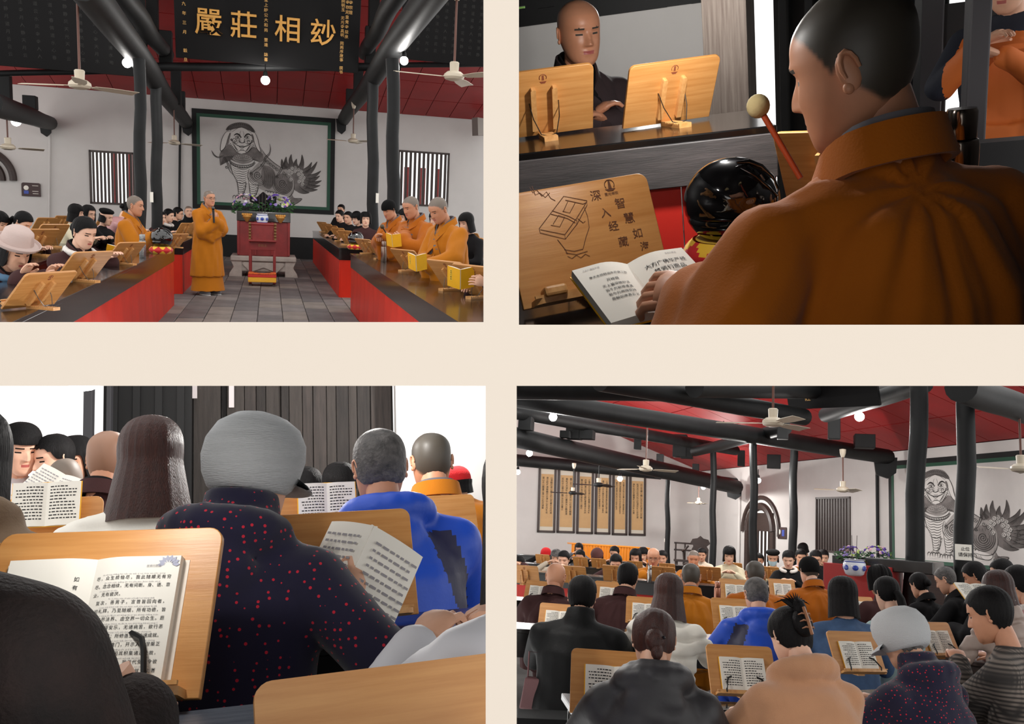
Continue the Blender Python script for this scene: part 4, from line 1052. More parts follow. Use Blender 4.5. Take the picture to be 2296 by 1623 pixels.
# lion mural
p = R.at(432, 467, YB-.02); q = R.at(752, 266, YB-.02)
lion_mural('ink guardian lion painted on the end wall behind the altar, framed in black and green', T(p.x, YB-.005, p.z), q.x-p.x, q.z-p.z)
# arch trim and small wall sign
a = [R.at(-62+92*math.cos(rad(t)), 405-74*math.sin(rad(t)), YB-.05) for t in range(0, 95, 6)]
o = MB().tube(a, .09, 8).build('arch_trim', M_darkbrown); tag(o, 'curved dark wooden arch moulding at the end wall corner', 'arch')
a = [R.at(-62+66*math.cos(rad(t)), 405-52*math.sin(rad(t)), YB-.05) for t in range(0, 95, 6)]
o = MB().tube(a, .1, 8).build('door_arch', M_darkbrown); tag(o, 'inner dark wooden arch over the doorway below the moulding', 'arch')
p = R.at(70, 425, YB-.02); sg = thing('wall_sign', 'small dark brown sign with pale marks on white wall under the ceiling fan', 'sign', T(p))
MB().prism(rrect(.44, .34, .05), -.02, .0).build('plate', mat('sign_brown', (58, 34, 34), .5), sg, T(0, 0, -.17))
MB().ell((-.11, -.025, .04), (.06, .008, .06), 12).build('pale_mark', M_paper, sg); MB().box((-.11, -.024, -.07), (.11, .01, .08)).build('blue_mark', mat('sign_blue', (60, 80, 170), .5), sg)
k = MB()
for a_, b_ in (((.03, .1), (.17, .1)), ((.03, -.04), (.17, -.04)), ((.03, .1), (.03, -.04)), ((.17, .1), (.17, -.04)), ((.1, .07), (.1, .0)), ((.04, -.1), (.17, -.1))): k.beam((a_[0], -.023, a_[1]), (b_[0], -.023, b_[1]), .012, .012)
k.build('pale_lines', M_paper, sg, None, False)
# loudspeaker on the right
p = R.at(1080, 284, YB-.75); sp = thing('loudspeaker', 'grey wall loudspeaker at the right end of the white wall', 'speaker', T(p, rz=20))
MB().prism([(-.2, -.26), (.2, -.22), (.22, .2), (-.24, .22)], -.15, .15).build('cabinet', mat('speaker_grey', (140, 134, 128), .7), sp); MB().box((.1, .16, .1), (.08, .3, .08)).build('bracket', M_blackwood, sp)
# plaques
def plaque(label, px, py_bot, Y, W, Hh, tilt=14):
    p = R.at(px, py_bot, Y); root = thing('plaque', label, 'plaque', T(p, rx=tilt))
    MB().box((0, 0, Hh/2), (W, .06, Hh)).build('board', mat('plaque_black', (9, 8, 9), .55, spec=.2), root, None, False, .006); return root
pl = plaque('black hanging plaque with four large raised gilt characters above the altar', 604, 147, 17.3, 3.16, 1.6)
def plx(px): return (px-604)/2000*17.0
for ch, px in (('嚴', 484), ('莊', 553), ('相', 641), ('玅', 713)):
    t = text_mb(ch, .47, .035, 3, .008); t.xf(T(plx(px), -.06, .62)); t.build('gilt_character', M_gold, pl, angle=50)
def small(txt, px, top, pitch, size=.068, par=pl):
    for i, ch in enumerate(txt):
        if ch != ' ': t = text_mb(ch, size, 0, 1, .01); t.xf(T(plx(px), -.033, top-i*size*pitch)); t.build('small_gilt_character', M_goldflat, par, None, False)
small('民國九年三月 穀旦', 437, 1.2, 2.25); small('肖光堂上紗公大和尚 豐達 誌喜', 597, 1.26, 1.22)
small('泰寺宗理', 769, 1.28, 1.22); small('賢寺存定皇覺寺益泉', 762, 1.28, 1.22); small('保院明玉 无光寺真明 同两序故事 撰书', 753, 1.28, 1.05)
for lb, px, py, W in (('unlit black board of faint verse columns above the near left fan', 140, 158, 2.75), ('unlit black board of faint verse columns above the near right fan', 1020, 143, 2.1)):
    b_ = plaque(lb, px, py, 17.3, W, 1.6); k = MB()
    for i in range(12):
        column_text(k, ''.join(random.choice('天地人心佛光寺山水月花春风清云静道法') for _ in range(9)), -W/2+.16+i*(W-.3)/11, 1.15, .07, 1.7, -.033)
    k.build('faint_lettering', mat('dull_gilt', (20, 18, 15), .6), b_, None, False, kind='stuff')
# cross beam under the plaque, tie beams, struts and columns
log_beam('trim_1', '', R.at(330, 150, 17.6), R.at(895, 150, 17.6), .075, .075)
log_beam('trim_2', '', R.at(-30, 165, 17.6), R.at(310, 158, 17.6), .05, .05); log_beam('trim_3', '', R.at(890, 146, 17.6), R.at(1100, 144, 17.6), .05, .05)
log_beam('beam_left', '', R.at(188, -40, 10.5), R.at(416, 275, YB-.1), .19, .165); log_beam('beam_right', '', R.at(985, -40, 10.5), R.at(771, 268, YB-.1), .19, .165)
log_beam('beam_left_upper', '', R.at(262, -30, 13), R.at(372, 122, 18.5), .15, .13); log_beam('beam_right_upper', '', R.at(900, -30, 13), R.at(818, 120, 18.5), .15, .13)
log_beam('beam_side', '', R.at(-30, 228, 15), R.at(112, 276, YB-.1), .19, .17)
for (u, v0, v1, Y, wd) in ((342, -20, 100, 18, .2), (372, 70, 150, 18, .22), (395, 155, 235, 21, .2), (838, -20, 90, 18, .2), (830, 60, 150, 18, .2), (803, 155, 225, 21, .2), (12, 165, 240, 19, .2), (68, 215, 245, 22, .26), (405, 205, 250, 23, .2), (785, 200, 245, 23, .2)):
    a, b = R.at(u, v0, Y), R.at(u, v1, Y); o = MB().box((a+b)/2, (wd, wd, (a-b).length)).build('beam_strut', M_blackwood, None, None, False, .01); o['kind'] = 'structure'
for u, v, Y in ((420, 287, YB-.15), (765, 284, YB-.15), (102, 288, YB-.2)):
    p = R.at(u, v, Y); o = MB().prism([(-.14, .2), (.14, .2), (.12, -.1), (.02, -.2), (-.1, -.12)], -.06, .06).build('beam_corbel', M_blackwood, None, T(p), False); o['kind'] = 'structure'
for i, (u, v0, v1, Y, r) in enumerate(((313.5, 132, 640, 14, .078), (351, 175, 600, 17.5, .092), (835, 172, 600, 17.5, .102), (881, 132, 650, 13.6, .092))):
    a = R.at(u, v0, Y); b = V((R.at(u+(3 if u > 800 else 0), 600, Y).x, Y, 0)); P = [b.lerp(a, k/10)+V((.012*math.sin(k*1.7+i*2), 0, 0)) for k in range(11)]
    o = MB().tube(P, [r*(1.04-.02*math.sin(k)) for k in range(11)], 18).build('column_%d' % (i+1), M_blackwood); o['kind'] = 'structure'
for px, py, Y, lb in ((340, 442, 17.35, 'small white notice pasted on the dark column by the left barred window'), (846, 444, 17.3, 'small white notice pasted on the dark column by the right barred window')):
    o = MB().box((0, 0, 0), (.055, .012, .18)).build('paper_notice', M_paper, None, T(R.at(px, py, Y)), False); tag(o, lb, 'notice')
# lamps and fans
for px, py, Y, lb in ((285, 141, 15, 'lit bulb hung beside the left column under the tie beam'), (906, 136, 14, 'lit bulb hung beside the right column under the tie beam'), (595, 180, 17, 'lit bulb hung below the gilt plaque, over the altar'), (36, 272, 22, 'lit bulb near the white wall under the short side beam')):
    bulb(lb, R.at(px, py, Y), .0046*Y, energy=55)
fan('large ceiling fan in front of the dark verse board, at the left', R.at(179, 192, 11.2), .68, 1.02, 70)
fan('large ceiling fan at the right, its blade cut by the frame', R.at(1018, 173, 10.6), .7, .95, -25)
fan('small far ceiling fan left of the painted lion', R.at(391, 321, 21), .62, .82, 60); fan('small far ceiling fan right of the painted lion', R.at(792, 317, 21), .6, .82, 100); fan('far ceiling fan by the arch at the left edge', R.at(18, 331, 17.5), .56, .62, 50)
# altar group
ya = 18.0; pa = R.atz(591, 622, 0); xa = pa.x; ya = pa.y
st = thing('stone_plinth', 'carved pale stone plinth carrying the red altar', 'plinth', T(xa, ya+.55, 0))
W = 137*ya/2000
MB().box((0, 0, .37), (W, 1.1, .1)).build('upper_slab', M_stone2, st, None, False, .02); MB().box((0, 0, .22), (W*.93, 1.0, .22)).build('waist', M_stone2, st, None, False, .03)
for sx in (-1, 1): MB().prism([(-.12, 0), (.14, 0), (.12, .08), (.04, .2), (.1, .33), (-.12, .33)], -.52, -.40).build('scroll_foot', M_stone2, st, Matrix.Translation((sx*W*.42, 0, 0)) @ Matrix.Scale(sx, 4, (1, 0, 0)), True, .008)
MB().prism([(-W*.32, .26), (-W*.2, .1), (0, .2), (W*.2, .1), (W*.32, .26), (W*.3, .3), (-W*.3, .3)], -.53, -.47).build('apron_carving', M_stone2, st)
W2 = 110*(ya+.3)/2000; za = R.at(590, 476, ya+.2).z
al = thing('altar', 'red wooden altar with a black top and gilt bosses on the stone plinth', 'altar', T(xa, ya+.6, .42)); h_ = za-.42
MB().box((0, 0, h_/2), (W2*.97, .8, h_)).build('body', M_darkred, al, None, False, .01)
MB().box((0, 0, h_-.09), (W2, .86, .2)).build('top_band', M_black, al, None, False, .012)
for sx in (-1, -.33, .33, 1): MB().box((sx*W2*.47, -.41, h_*.42), (.05, .03, h_*.8)).build('stile', M_darkred, al, None, False, .006)
for sx in (-1, 1):
    g = MB(); g.lathe([(.02, -.1), (.05, -.06), (.09, 0), (.07, .03)], 14)
    for j in range(5): g.ell((-.08+.04*j, 0, .045), (.028, .03, .028), 8)
    g.build('gilt_boss', M_gold, al, T(sx*W2*.31, -.44, h_-.1))
vz = za
iv = thing('incense_pot', 'blue and white porcelain pot with incense sticks, in front of the altar', 'pot', T(R.at(588, 502, ya-.2)))
rr = .12; g = MB().lathe([(rr*.55, 0), (rr*.8, .02), (rr*1.0, .1), (rr*.98, .15), (rr*.82, .19), (rr*.98, .21), (rr*.9, .205), (rr*.7, .17)], 28); g.build('porcelain', mat('porcelain', (214, 218, 228), .15), iv)
g = MB()
for j in range(7): g.ell((rr*1.0*math.sin(j*.9), -rr*1.0*math.cos(j*.9), .1), (.035, .006, .032), 8, 0, Matrix.Rotation(j*.9, 3, 'Z'))
for z, r_ in ((.03, .85), (.17, .93)): g.tube([(rr*r_*math.cos(t*pi/12), rr*r_*math.sin(t*pi/12), z) for t in range(25)], .005, 4)
g.build('cobalt_pattern', mat('cobalt', (48, 70, 160), .2), iv)
for dx in (-.05, .0, .05): MB().tube([(dx, 0, .15), (dx*1.3, 0, .6)], .004, 5).build('incense_stick', M_darkbrown, iv)
flower_spray('purple, pink and white flowers on the altar, left of the dark censer', R.at(552, 478, ya+.5), .56, .42, 3); flower_spray('purple, pink and white flowers on the altar, right of the dark censer', R.at(622, 477, ya+.5), .6, .4, 5)
cn = thing('bronze_censer', 'tall dark bronze censer between the two flower sprays', 'censer', T(R.at(590, 476, ya+.6)))
MB().lathe([(.16, 0), (.18, .06), (.1, .12), (.16, .2), (.17, .26), (.09, .34), (.03, .4), (.001, .42)], 16).build('vessel', M_blackwood, cn)
for sx in (-1, 1): MB().tube([(sx*.14, 0, .18), (sx*.25, 0, .22), (sx*.24, 0, .32), (sx*.19, 0, .3)], .025, 6).build('handle', M_blackwood, cn)
# red chair-shaped lectern with cloth-covered kneeler
yl = R.atz(588, 641, 0).y; lc = thing('red_chair', 'old red wooden chair with a curved back board facing the altar', 'chair', T(R.atz(588, 641, 0).x, yl+.3, 0))
def zl(py): return R.at(588, py, yl).z
Wl = 58*yl/2000
for sx in (-1, 1): MB().box((sx*Wl*.44, 0, zl(545)/2), (.05, .05, zl(545))).build('leg', M_darkred, lc, None, False, .004)
for sx in (-1, 1): MB().box((sx*Wl*.44, .38, zl(545)/2), (.05, .05, zl(545))).build('leg', M_darkred, lc, None, False, .004)
MB().box((0, .18, (zl(540)+zl(565))/2), (Wl*.9, .42, zl(543)-zl(563))).build('drawer_box', M_darkred, lc, None, False, .006)
t = MB(); column_text(t, '', 0, 0, .1); tt = text_mb('會祝主', .055, 0, 1, .01); tt.xf(T(0, -.035, (zl(540)+zl(565))/2)); tt.build('faded_lettering', mat('faded_gilt', (150, 100, 70), .6), lc, None, False)
MB().box((0, .12, zl(541)), (Wl*1.02, .5, .035)).build('seat', M_darkred, lc, None, False, .01)
MB().prism([(-Wl*.38, 0), (Wl*.38, 0), (Wl*.36, .1), (Wl*.42, zl(505)-zl(541)), (-Wl*.42, zl(505)-zl(541)), (-Wl*.36, .1)], .06, .1).build('back_board', M_darkred, lc, T(0, 0, zl(541)), True, .004)
MB().tube([(-Wl*.45, .08, zl(504)), (Wl*.45, .08, zl(504))], .03, 8).build('top_rail', M_darkred, lc)
for sx in (-1, 1):
    g = MB()
    for j in range(6): g.ell((sx*Wl*.46, .06, zl(538)+.055*j), (.028, .03, .03), 7)
    g.build('carved_side', mat('old_gilt', (120, 88, 50), .5, .4), lc)
kn = thing('kneeler', 'low kneeling stool draped in red, orange and yellow brocade', 'kneeler', T(R.atz(588, 641, 0).x, yl-.05, 0)); hk = zl(610)
MB().box((0, 0, hk*.5+.02), (Wl*1.0, .34, hk*.5)).build('yellow_drape', mat('yellow_brocade', (236, 178, 50), .7, bump=.3, bscale=60), kn, None, False, .01)
MB().box((0, 0, hk*.78), (Wl*1.01, .35, hk*.22)).build('red_drape', mat('red_brocade', (200, 50, 44), .7, bump=.3, bscale=60), kn, None, False, .01)
MB().box((0, 0, hk*.93), (Wl*1.0, .36, hk*.1)).build('orange_top', mat('orange_brocade', (204, 92, 30), .7, var=.4, vscale=30), kn, None, False, .012)
g = MB(); 
for s_ in (1, .6, .3): g.tube([(Wl*.3*s_*math.cos(t*pi/12), .1*s_*math.sin(t*pi/12), hk*.985) for t in range(25)], .006, 4)
g.build('woven_motif', M_darkbrown, kn)
for sx in (-1, 1): MB().box((sx*Wl*.42, 0, .02), (.05, .25, .04)).build('foot', M_darkbrown, kn, None, False)
# tables
LX1, RX0 = -1.285, 1.13
lacquer_table('near left lacquered table, black top, glowing red panels along the aisle', LX1-.62, LX1, 4.3, 13.45, TZ, 'x1', 9, apron=.17)
lacquer_table('near right lacquered table, black top, red panels along the aisle', RX0, RX0+.62, 4.3, 13.25, TZ, 'x0', 9, apron=.17)
lacquer_table('far right lacquered table beyond the gap, dark red panels', 1.09, 1.7, 15.0, 24.4, TZ, 'x0', 9, apron=.17)
lacquer_table('far left lacquered table behind the standing speaker', -1.95, -1.31, 15.0, 22.5, TZ, 'x1', 7, apron=.17)
leg_table('dark second row table behind the white-hooded woman', (-2.48, 9.6), (-2.86, 19.2), .5, .8)
leg_table('dark third row table along the white left wall', (-3.6, 13), (-3.95, 20.4), .5, .8)
leg_table('dark second row table behind the monks at the right', (3.0, 11), (4.2, 18.4), .5, .8)
# stands: base point by pixel on the table tops
SL, SR = -122, 122
def st1(lb, px, py, yaw, tilt=42, s=1.2, z=TZ): return book_stand(lb, R.atz(px, py, z), yaw, tilt, 'bamboo book stands in the long hall', s=s)
for lb, px, py, s in (('nearest bamboo book stand in front of the woman in the pale hat', 62, 690, 1.12), ('bamboo book stand in front of the woman with the white hood', 165, 630, 1.22), ('bamboo book stand with a yellow booklet, left of the steel flask', 262, 592, 1.15),
                      ('bamboo book stand between steel flask and wooden fish, left table', 338, 563, 1.15), ('small book stand at the far end of the near left table', 383, 555, 1.0)): st1(lb, px, py, SL, 42, s)
for lb, px, py, s in (('nearest whole bamboo book stand on the right table, yellow book behind it', 1034, 650, 1.3), ('bamboo book stand right of the right-hand flask', 932, 608, 1.22), ('bamboo book stand left of the right-hand flask, below the capped monk', 868, 581, 1.12), ('bamboo book stand beside the right wooden fish', 834, 569, 1.1), ('book stand cut by the right edge, at the near right table', 1100, 668, 1.35)): st1(lb, px, py, SR, 42, s)
for i, Y in enumerate((23.6, 21.6, 19.7, 17.9, 16.2)): book_stand(('farthest', 'second farthest', 'middle', 'fourth', 'nearest')[i]+' of the five small book stands on the far right table', V((1.42, Y, TZ)), SR, 36, 'bamboo book stands in the long hall', s=1.2)
for i, (px, py) in enumerate(((405, 531), (430, 527))): st1(('nearer', 'farther')[i]+' book stand beside the standing speaker on the far left table', px, py, SL, 34, 1.15)
for lb, px, py, s in (('tilted book stand right of the pink-sleeved arm, second row', 98, 553, 1.4), ('book stand in the third row below the wall sign', 88, 524, 1.3), ('book stand in the third row left of the cream-coated woman', 128, 516, 1.3), ('book stand in front of the woman with glasses, second row', 222, 529, 1.4), ('book stand left of the standing monk, second row', 259, 523, 1.4), ('book stand behind the pale hat, second row', 66, 572, 1.4)):
    st1(lb, px, py, SL, 36, s, .8)
for lb, px, py, s in (('upper book stand at the right edge behind the front monk', 1068, 553, 1.3), ('lower book stand at the right edge behind the front monk', 1078, 580, 1.5)): st1(lb, px, py, SR, 34, s, .8)
flask('hammered steel flask on the left table beside the yellow booklet', R.atz(320, 578, TZ), .26, .036, mat('hammered_steel', (150, 150, 150), .3, 1, bump=.4, bscale=90)); flask('plain brownish steel flask on the right table', R.atz(860, 587, TZ), .26, .036, mat('brown_steel', (140, 122, 112), .3, 1))
wooden_fish('dark polished wooden fish on the left table beside the standing monk', R.atz(361, 568, TZ), .135, 15, 'red and yellow patchwork cushion under the left wooden fish'); wooden_fish('dark polished wooden fish on the right table before the capped monk', R.atz(796, 559, TZ), .125, 15, 'red and yellow patchwork cushion under the right wooden fish')
# people ----------------------------------------------------------
W_ = M_brown
person('woman in a pale felt hat and brown robe reading, nearest at the left', 34, 562, 7.5, -132, 'robe', M_brown, ('bob', M_hair, -.09), M_skin, 14, 24, vox=.014, s=1.18, knee=.2, arms={'R': (.12, .48, .88), 'L': (-.1, .46, .88), 'Lh': (-.02, -.7, -.7), 'Rh': (.1, -.6, -.7)}, hat=('bucket', M_pinkhat), extras=('fleece', 'bluescarf'), tz=TZ, bulk=1.08)
person('smiling woman in brown robe with a white fleece hood, left table', 188, 521, 9.4, -138, 'robe', M_brown, ('bun', M_hair), M_skin_pale, 12, 20, vox=.014, s=1.2, knee=.2, extras=('fleece',), tz=TZ, bulk=1.08, turn=8, arms={'R': (.12, .5, .9), 'L': (-.1, .48, .9), 'Rh': (.1, -.6, -.7), 'Lh': (-.02, -.7, -.7)})
r_, i_ = person('monk in ochre robe standing at the left table, seen in profile', 302, 461, 12.0, -98, 'robe', M_robe, None, M_skin_tan, 4, 8, stub=M_stub, stand=True, vox=.015, s=1.04, arms={'R': (.06, .3, 1.02), 'L': (-.06, .34, 1.0)}, bulk=1.08)
hm = R.at(478, 470, 14.85)
r_, i_ = person('monk in ochre robe standing in the aisle, speaking into a microphone', 469, 445, 15.0, -140, 'robe', M_robe, None, M_skin_tan, 2, 2, stub=M_stub, stand=True, vox=.014, s=1.02, extras=('glasses',), bulk=1.12, hi=0,
       arms={'Lw': R.at(481, 492, 14.8), 'Lwd': (.0, .1, 1), 'Lwu': (0, -1, .1), 'Lc': 1.0, 'Rw': R.at(486, 500, 14.85), 'Rwd': (-.3, 0, 1), 'Rwu': (0, -1, .1), 'Rc': 1.0})
mc = thing('microphone', 'black microphone held up by the standing speaker', 'microphone', T(R.at(479, 485, 14.72), ry=-3)); MB().tube([(0, 0, -.1), (0, 0, .1)], [.014, .02], 10).build('mic_grip', M_clip, mc); MB().ell((0, 0, .125), (.026, .026, .03), 12).build('mic_head', M_wire, mc)
cap = dict(stand=True, tz=TZ)
person('monk in ochre robe and black knitted cap striking with a mallet', 873, 470, 11.9, 122, 'robe', M_robe_d, None, M_skin_tan, 6, 26, stub=M_stub_d, hat=('knit', M_blackhat), stand=True, vox=.016, s=1.0, bulk=1.1, arms={'Lw': R.at(862, 528, 11.6), 'Lc': 1.0, 'Rw': R.at(852, 535, 11.7), 'Rc': 1.0})
ml = thing('mallet', 'dark round-headed mallet in the hand of the capped monk', 'mallet', Matrix.Translation(R.at(870, 530, 11.5))); a, b = R.at(870, 530, 11.5), R.at(857, 508, 11.4); d = b-a
MB().tube([(0, 0, 0), d], .008, 6).build('stick', M_darkbrown, ml); MB().ell(d, (.028, .028, .03), 12).build('mallet_head', mat('mallet_wood', (70, 60, 40), .4), ml)
person('monk in ochre robe reading, between the capped monk and the front monk', 922, 464, 10.6, 118, 'robe', M_robe_d, None, M_skin_tan, 6, 22, stub=M_stub, stand=True, vox=.015, s=1.06, bulk=1.15, fat=1.1, arms={'Lw': R.at(893, 545, 10.3), 'Lwd': (-.5, 0, .6), 'Rw': R.at(902, 552, 10.1), 'Rwd': (-.6, 0, .5), 'Rwu': (0, -1, 0)})
held_book('open yellow booklet in the hands of the middle monk', T(R.at(881, 554, 10.2), rz=150, rx=-18), 30, s=.9)
person('monk in ochre robe reading, nearest at the right table', 984, 470, 9.0, 116, 'robe', M_robe, None, M_skin_tan, 8, 30, stub=M_stub, stand=True, vox=.014, s=1.06, bulk=1.18, fat=1.1, arms={'Lw': R.at(962, 598, 8.6), 'Lwd': (-1, 0, .25), 'Lwu': (0, -1, .3), 'Rw': R.at(955, 590, 8.9), 'Rwd': (-1, 0, .3)})
held_book('open yellow booklet with white pages held by the front monk', T(R.at(934, 608, 8.5), rz=160, rx=-22), 38, s=.98, titled=1)
person('reader in dark sleeve cut by the right edge, holding a yellow booklet', 1130, 545, 7.2, 110, 'robe', M_brown, ('bun', M_hair), M_skin, 10, 20, tz=TZ, vox=.018, arms={'Lw': R.at(1068, 640, 6.6), 'Lwd': (-1, 0, .2), 'Lwu': (0, -1, .3)})
held_book('upright yellow booklet behind the nearest right stand', T(R.at(1032, 648, 6.9), rz=165, rx=-24), 30, s=1.05, titled=1)
held_book('yellow booklet propped on the third left stand', T(R.at(262, 588, 9.85), rz=-150, rx=-26), 36, s=1.05)
D = M_dark
for lb, px, py, Y, yaw, hr, c, kw in (
 ('dark-haired woman with pink sleeve reading behind the pale hat', 50, 499, 11.0, -112, ('pony', M_hair), M_brown, dict(nod=34, lean=18)),
 ('dark-haired reader cut by the left edge', -4, 500, 11.0, -112, ('bob', M_hair, -.1), M_brown, dict(nod=20)),
 ('woman with shoulder-length hair in a cream coat, third row', 170, 478, 14.0, -92, ('bob', M_hair, -.13), M_creamc, dict(nod=8)),
 ('long-haired woman with glasses in black, third row', 198, 480, 14.4, -120, ('long', M_hair, -.14), D, dict(nod=8, extras=('glasses',))),
 ('woman in black beret and dark coat, third row', 238, 487, 15.0, -112, ('bob', M_hair, -.08), D, dict(nod=14, hat=('beret', M_blackhat))),
 ('woman in pink jacket bending forward behind the standing monk', 286, 470, 15.8, -60, ('bun', M_hair), M_pinkp, dict(nod=30, lean=52)),
 ('smiling woman in brown robe right of the standing monk', 358, 488, 17.6, -112, ('tie', M_hair), M_brown, dict(nod=8)),
 ('woman in dark jacket with white collar, far left table', 378, 483, 18.2, -112, ('bun', M_hair), D, dict(nod=12, extras=('fleece',))),
 ('short-haired person with glasses in black, far left table', 399, 479, 18.8, -100, ('short', M_hair), D, dict(nod=8, extras=('glasses',))),
 ('balding man in black facing forward, beside the standing speaker', 423, 475, 19.6, -165, None, D, dict(nod=0, stub=M_stub, extras=('turtle',))),
 ('curly-haired woman in dark robe looking forward, far right table', 820, 492, 16.4, 176, ('curly', M_hair), M_brown, dict(nod=2)),
 ('bespectacled woman left of the curly-haired woman', 800, 489, 17.6, 130, ('bowl', M_hair), D, dict(nod=16, extras=('glasses',))),
 ('woman with hair tied back, third along the far right table', 781, 488, 18.6, 140, ('bun', M_hair), D, dict(nod=8)),
 ('man in dark robe, farthest seated at the far right table', 762, 484, 19.6, 132, ('short', M_hair), D, dict(nod=14)),
 ('person whose dark hair shows behind the farthest seated man', 765, 470, 22, 150, ('short', M_hair), D, dict(nod=6)),
 ('dark-haired person half hidden behind the capped monk', 908, 487, 13.4, 120, ('bob', M_hair, -.1), D, dict(nod=10)),
 ('dark-haired person behind the front monk at the right', 1046, 500, 11.2, 120, ('bob', M_hair, -.12), D, dict(nod=14)),
 ('dark-haired person between the last two monks', 978, 492, 13.0, 120, ('bob', M_hair, -.12), D, dict(nod=10))):
    person(lb, px, py, Y, yaw, kw.pop('g', 'coat'), c, hr, M_skin if px % 2 else M_skin_pale, tz=TZ, vox=.024, knee=.25, **kw)
clip_room(before, [('y', 795, -1), ('x', 1123, 1)])
# ================================================================ upper right room: the monk at his book
ROOM = R = R2
before = {o.name for o in COL.objects}
M_weather = wood('weathered_wood', (112, 98, 90), (150, 138, 128), .8, 4, (10, 10, .6), .3)
TZ2 = .76
floor2 = struct('floor', MB().box((0, 4, -.03), (9, 8, .06)), M_stone)
# back wall, dark transom with slots above it
yb = 6.2; a, b = R.at(1080, 46, yb), R.at(1600, 40, yb)
struct('wall_back', MB().box(((a.x+b.x)/2, yb+.1, a.z/2), (b.x-a.x, .2, a.z)), M_plaster)
def slot_holes(y):
    o = []
    for u0, u1, v0, v1 in ((1150, 1177, 12, 22), (1205, 1243, 14, 20), (1495, 1550, 8, 16)):
        p, q = R.at(u0, v1, y), R.at(u1, v0, y); o.append((p.x-a.x, q.x-a.x, p.z, q.z))
    return o
wall_with_holes('trim_transom', (a.x, yb-.02, 0), (1, 0, 0), b.x-a.x, a.z+1.2, slot_holes(yb-.02), .12, mat('transom_black', (14, 14, 15), .7), a.z)
hd = MB()
for i in range(500):
    p = V((random.uniform(a.x-.3, b.x-.25), yb+1.2+random.uniform(0, .4), a.z+random.uniform(-.3, 1))); d = V((random.uniform(-1, 1), random.uniform(-.4, .4), random.uniform(-1, 1))).normalized()*.08; e = d.orthogonal().normalized()*.03; hd.add([p-d, p+e, p+d, p-e], [(0, 1, 2, 3)])
o = hd.build('hedge_foliage', mat('hedge_leaf', (110, 150, 70), .6, var=.3, vscale=9), None, None, False); tag(o, 'green leaves glimpsed through the slots above the white wall', 'foliage'); o['kind'] = 'stuff'
# weathered square post, one face in daylight
def post(name, u0, u1, v, Y, depth, m, rz=0, top=2.6):
    p, q = R.at(u0, v, Y), R.at(u1, v, Y); o = MB().box(((p.x+q.x)/2, Y+depth/2, top/2), (q.x-p.x, depth, top)).build(name, m, None, None, False, .008); o['kind'] = 'structure'; return o
p, q, s_ = R.at(1585, 300, 5.6), R.at(1682, 300, 5.35), R.at(1700, 300, 5.6)
o = MB().prism([(p.x, p.y), (q.x, q.y), (s_.x, s_.y), (p.x+s_.x-q.x, p.y+s_.y-q.y)], 0, 2.7, plane='xy').build('column_1', M_weather, None, None, False, .01); o['kind'] = 'structure'
# dark door leaf, posts and the bright doorway
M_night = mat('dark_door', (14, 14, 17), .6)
p, q = R.at(1738, 200, 5.9), R.at(2062, 200, 5.0)
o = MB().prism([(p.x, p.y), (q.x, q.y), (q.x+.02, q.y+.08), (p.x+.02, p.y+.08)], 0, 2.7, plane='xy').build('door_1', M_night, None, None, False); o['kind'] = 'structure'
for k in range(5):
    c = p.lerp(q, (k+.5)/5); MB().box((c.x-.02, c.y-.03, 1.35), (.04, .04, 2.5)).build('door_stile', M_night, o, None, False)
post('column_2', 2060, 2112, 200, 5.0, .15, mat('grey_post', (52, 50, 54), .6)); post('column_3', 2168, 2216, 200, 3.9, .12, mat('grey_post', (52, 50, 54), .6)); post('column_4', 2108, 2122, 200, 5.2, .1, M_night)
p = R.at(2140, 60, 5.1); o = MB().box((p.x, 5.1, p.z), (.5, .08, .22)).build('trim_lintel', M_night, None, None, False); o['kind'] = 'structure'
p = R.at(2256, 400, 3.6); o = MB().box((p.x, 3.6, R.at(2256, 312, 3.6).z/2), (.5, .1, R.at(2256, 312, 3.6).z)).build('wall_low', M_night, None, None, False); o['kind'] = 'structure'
# far table with weathered apron and red front
za = 1.0; A, B = R.atz(1100, 352, za), R.atz(1742, 280, za); d = (B-A); L = d.length; rz = math.degrees(math.atan2(d.y, d.x)); C = (A+B)/2
ft = thing('long_table', 'black-topped table with a bright red front behind the wooden fish', 'table', T(C.x, C.y, 0, rz=rz))
MB().box((0, .3, za-.012), (L, .6, .024)).build('tabletop', M_black, ft, None, False, .004); MB().box((0, .01, za-.09), (L, .03, .135)).build('apron', wood('worn_apron', (62, 60, 60), (88, 82, 82), .5, 4, (1, 9, 9), .1), ft, None, False, .003)
pm2 = MB().box((0, 0, 0), (L/6-.004, .02, za-.16)).mesh('front_panel', mat('bright_red', (206, 44, 34), .45, var=.1, vscale=3), False)
for i in range(6): obj('front_panel', pm2, ft, T(-L/2+L/6*(i+.5), .03, (za-.16)/2))
# near table
nt_ = thing('reading_table', 'glossy black table edge under the inscribed stand', 'table', T(R.atz(1330, 690, TZ2), rz=31)); nt_.matrix_world = ROOM.M @ T(R.atz(1330, 690, TZ2).x, R.atz(1330, 690, TZ2).y, 0, rz=31)
MB().box((.05, .12, TZ2-.016), (1.3, .52, .03)).build('tabletop', M_black, nt_, None, False, .004); MB().box((.05, -.12, TZ2-.08), (1.26, .02, .1)).build('apron', M_black, nt_, None, False)
for sx in (-.55, .62):
    for sy in (-.1, .34): MB().box((sx, sy, (TZ2-.03)/2), (.05, .05, TZ2-.03)).build('leg', M_black, nt_, None, False)
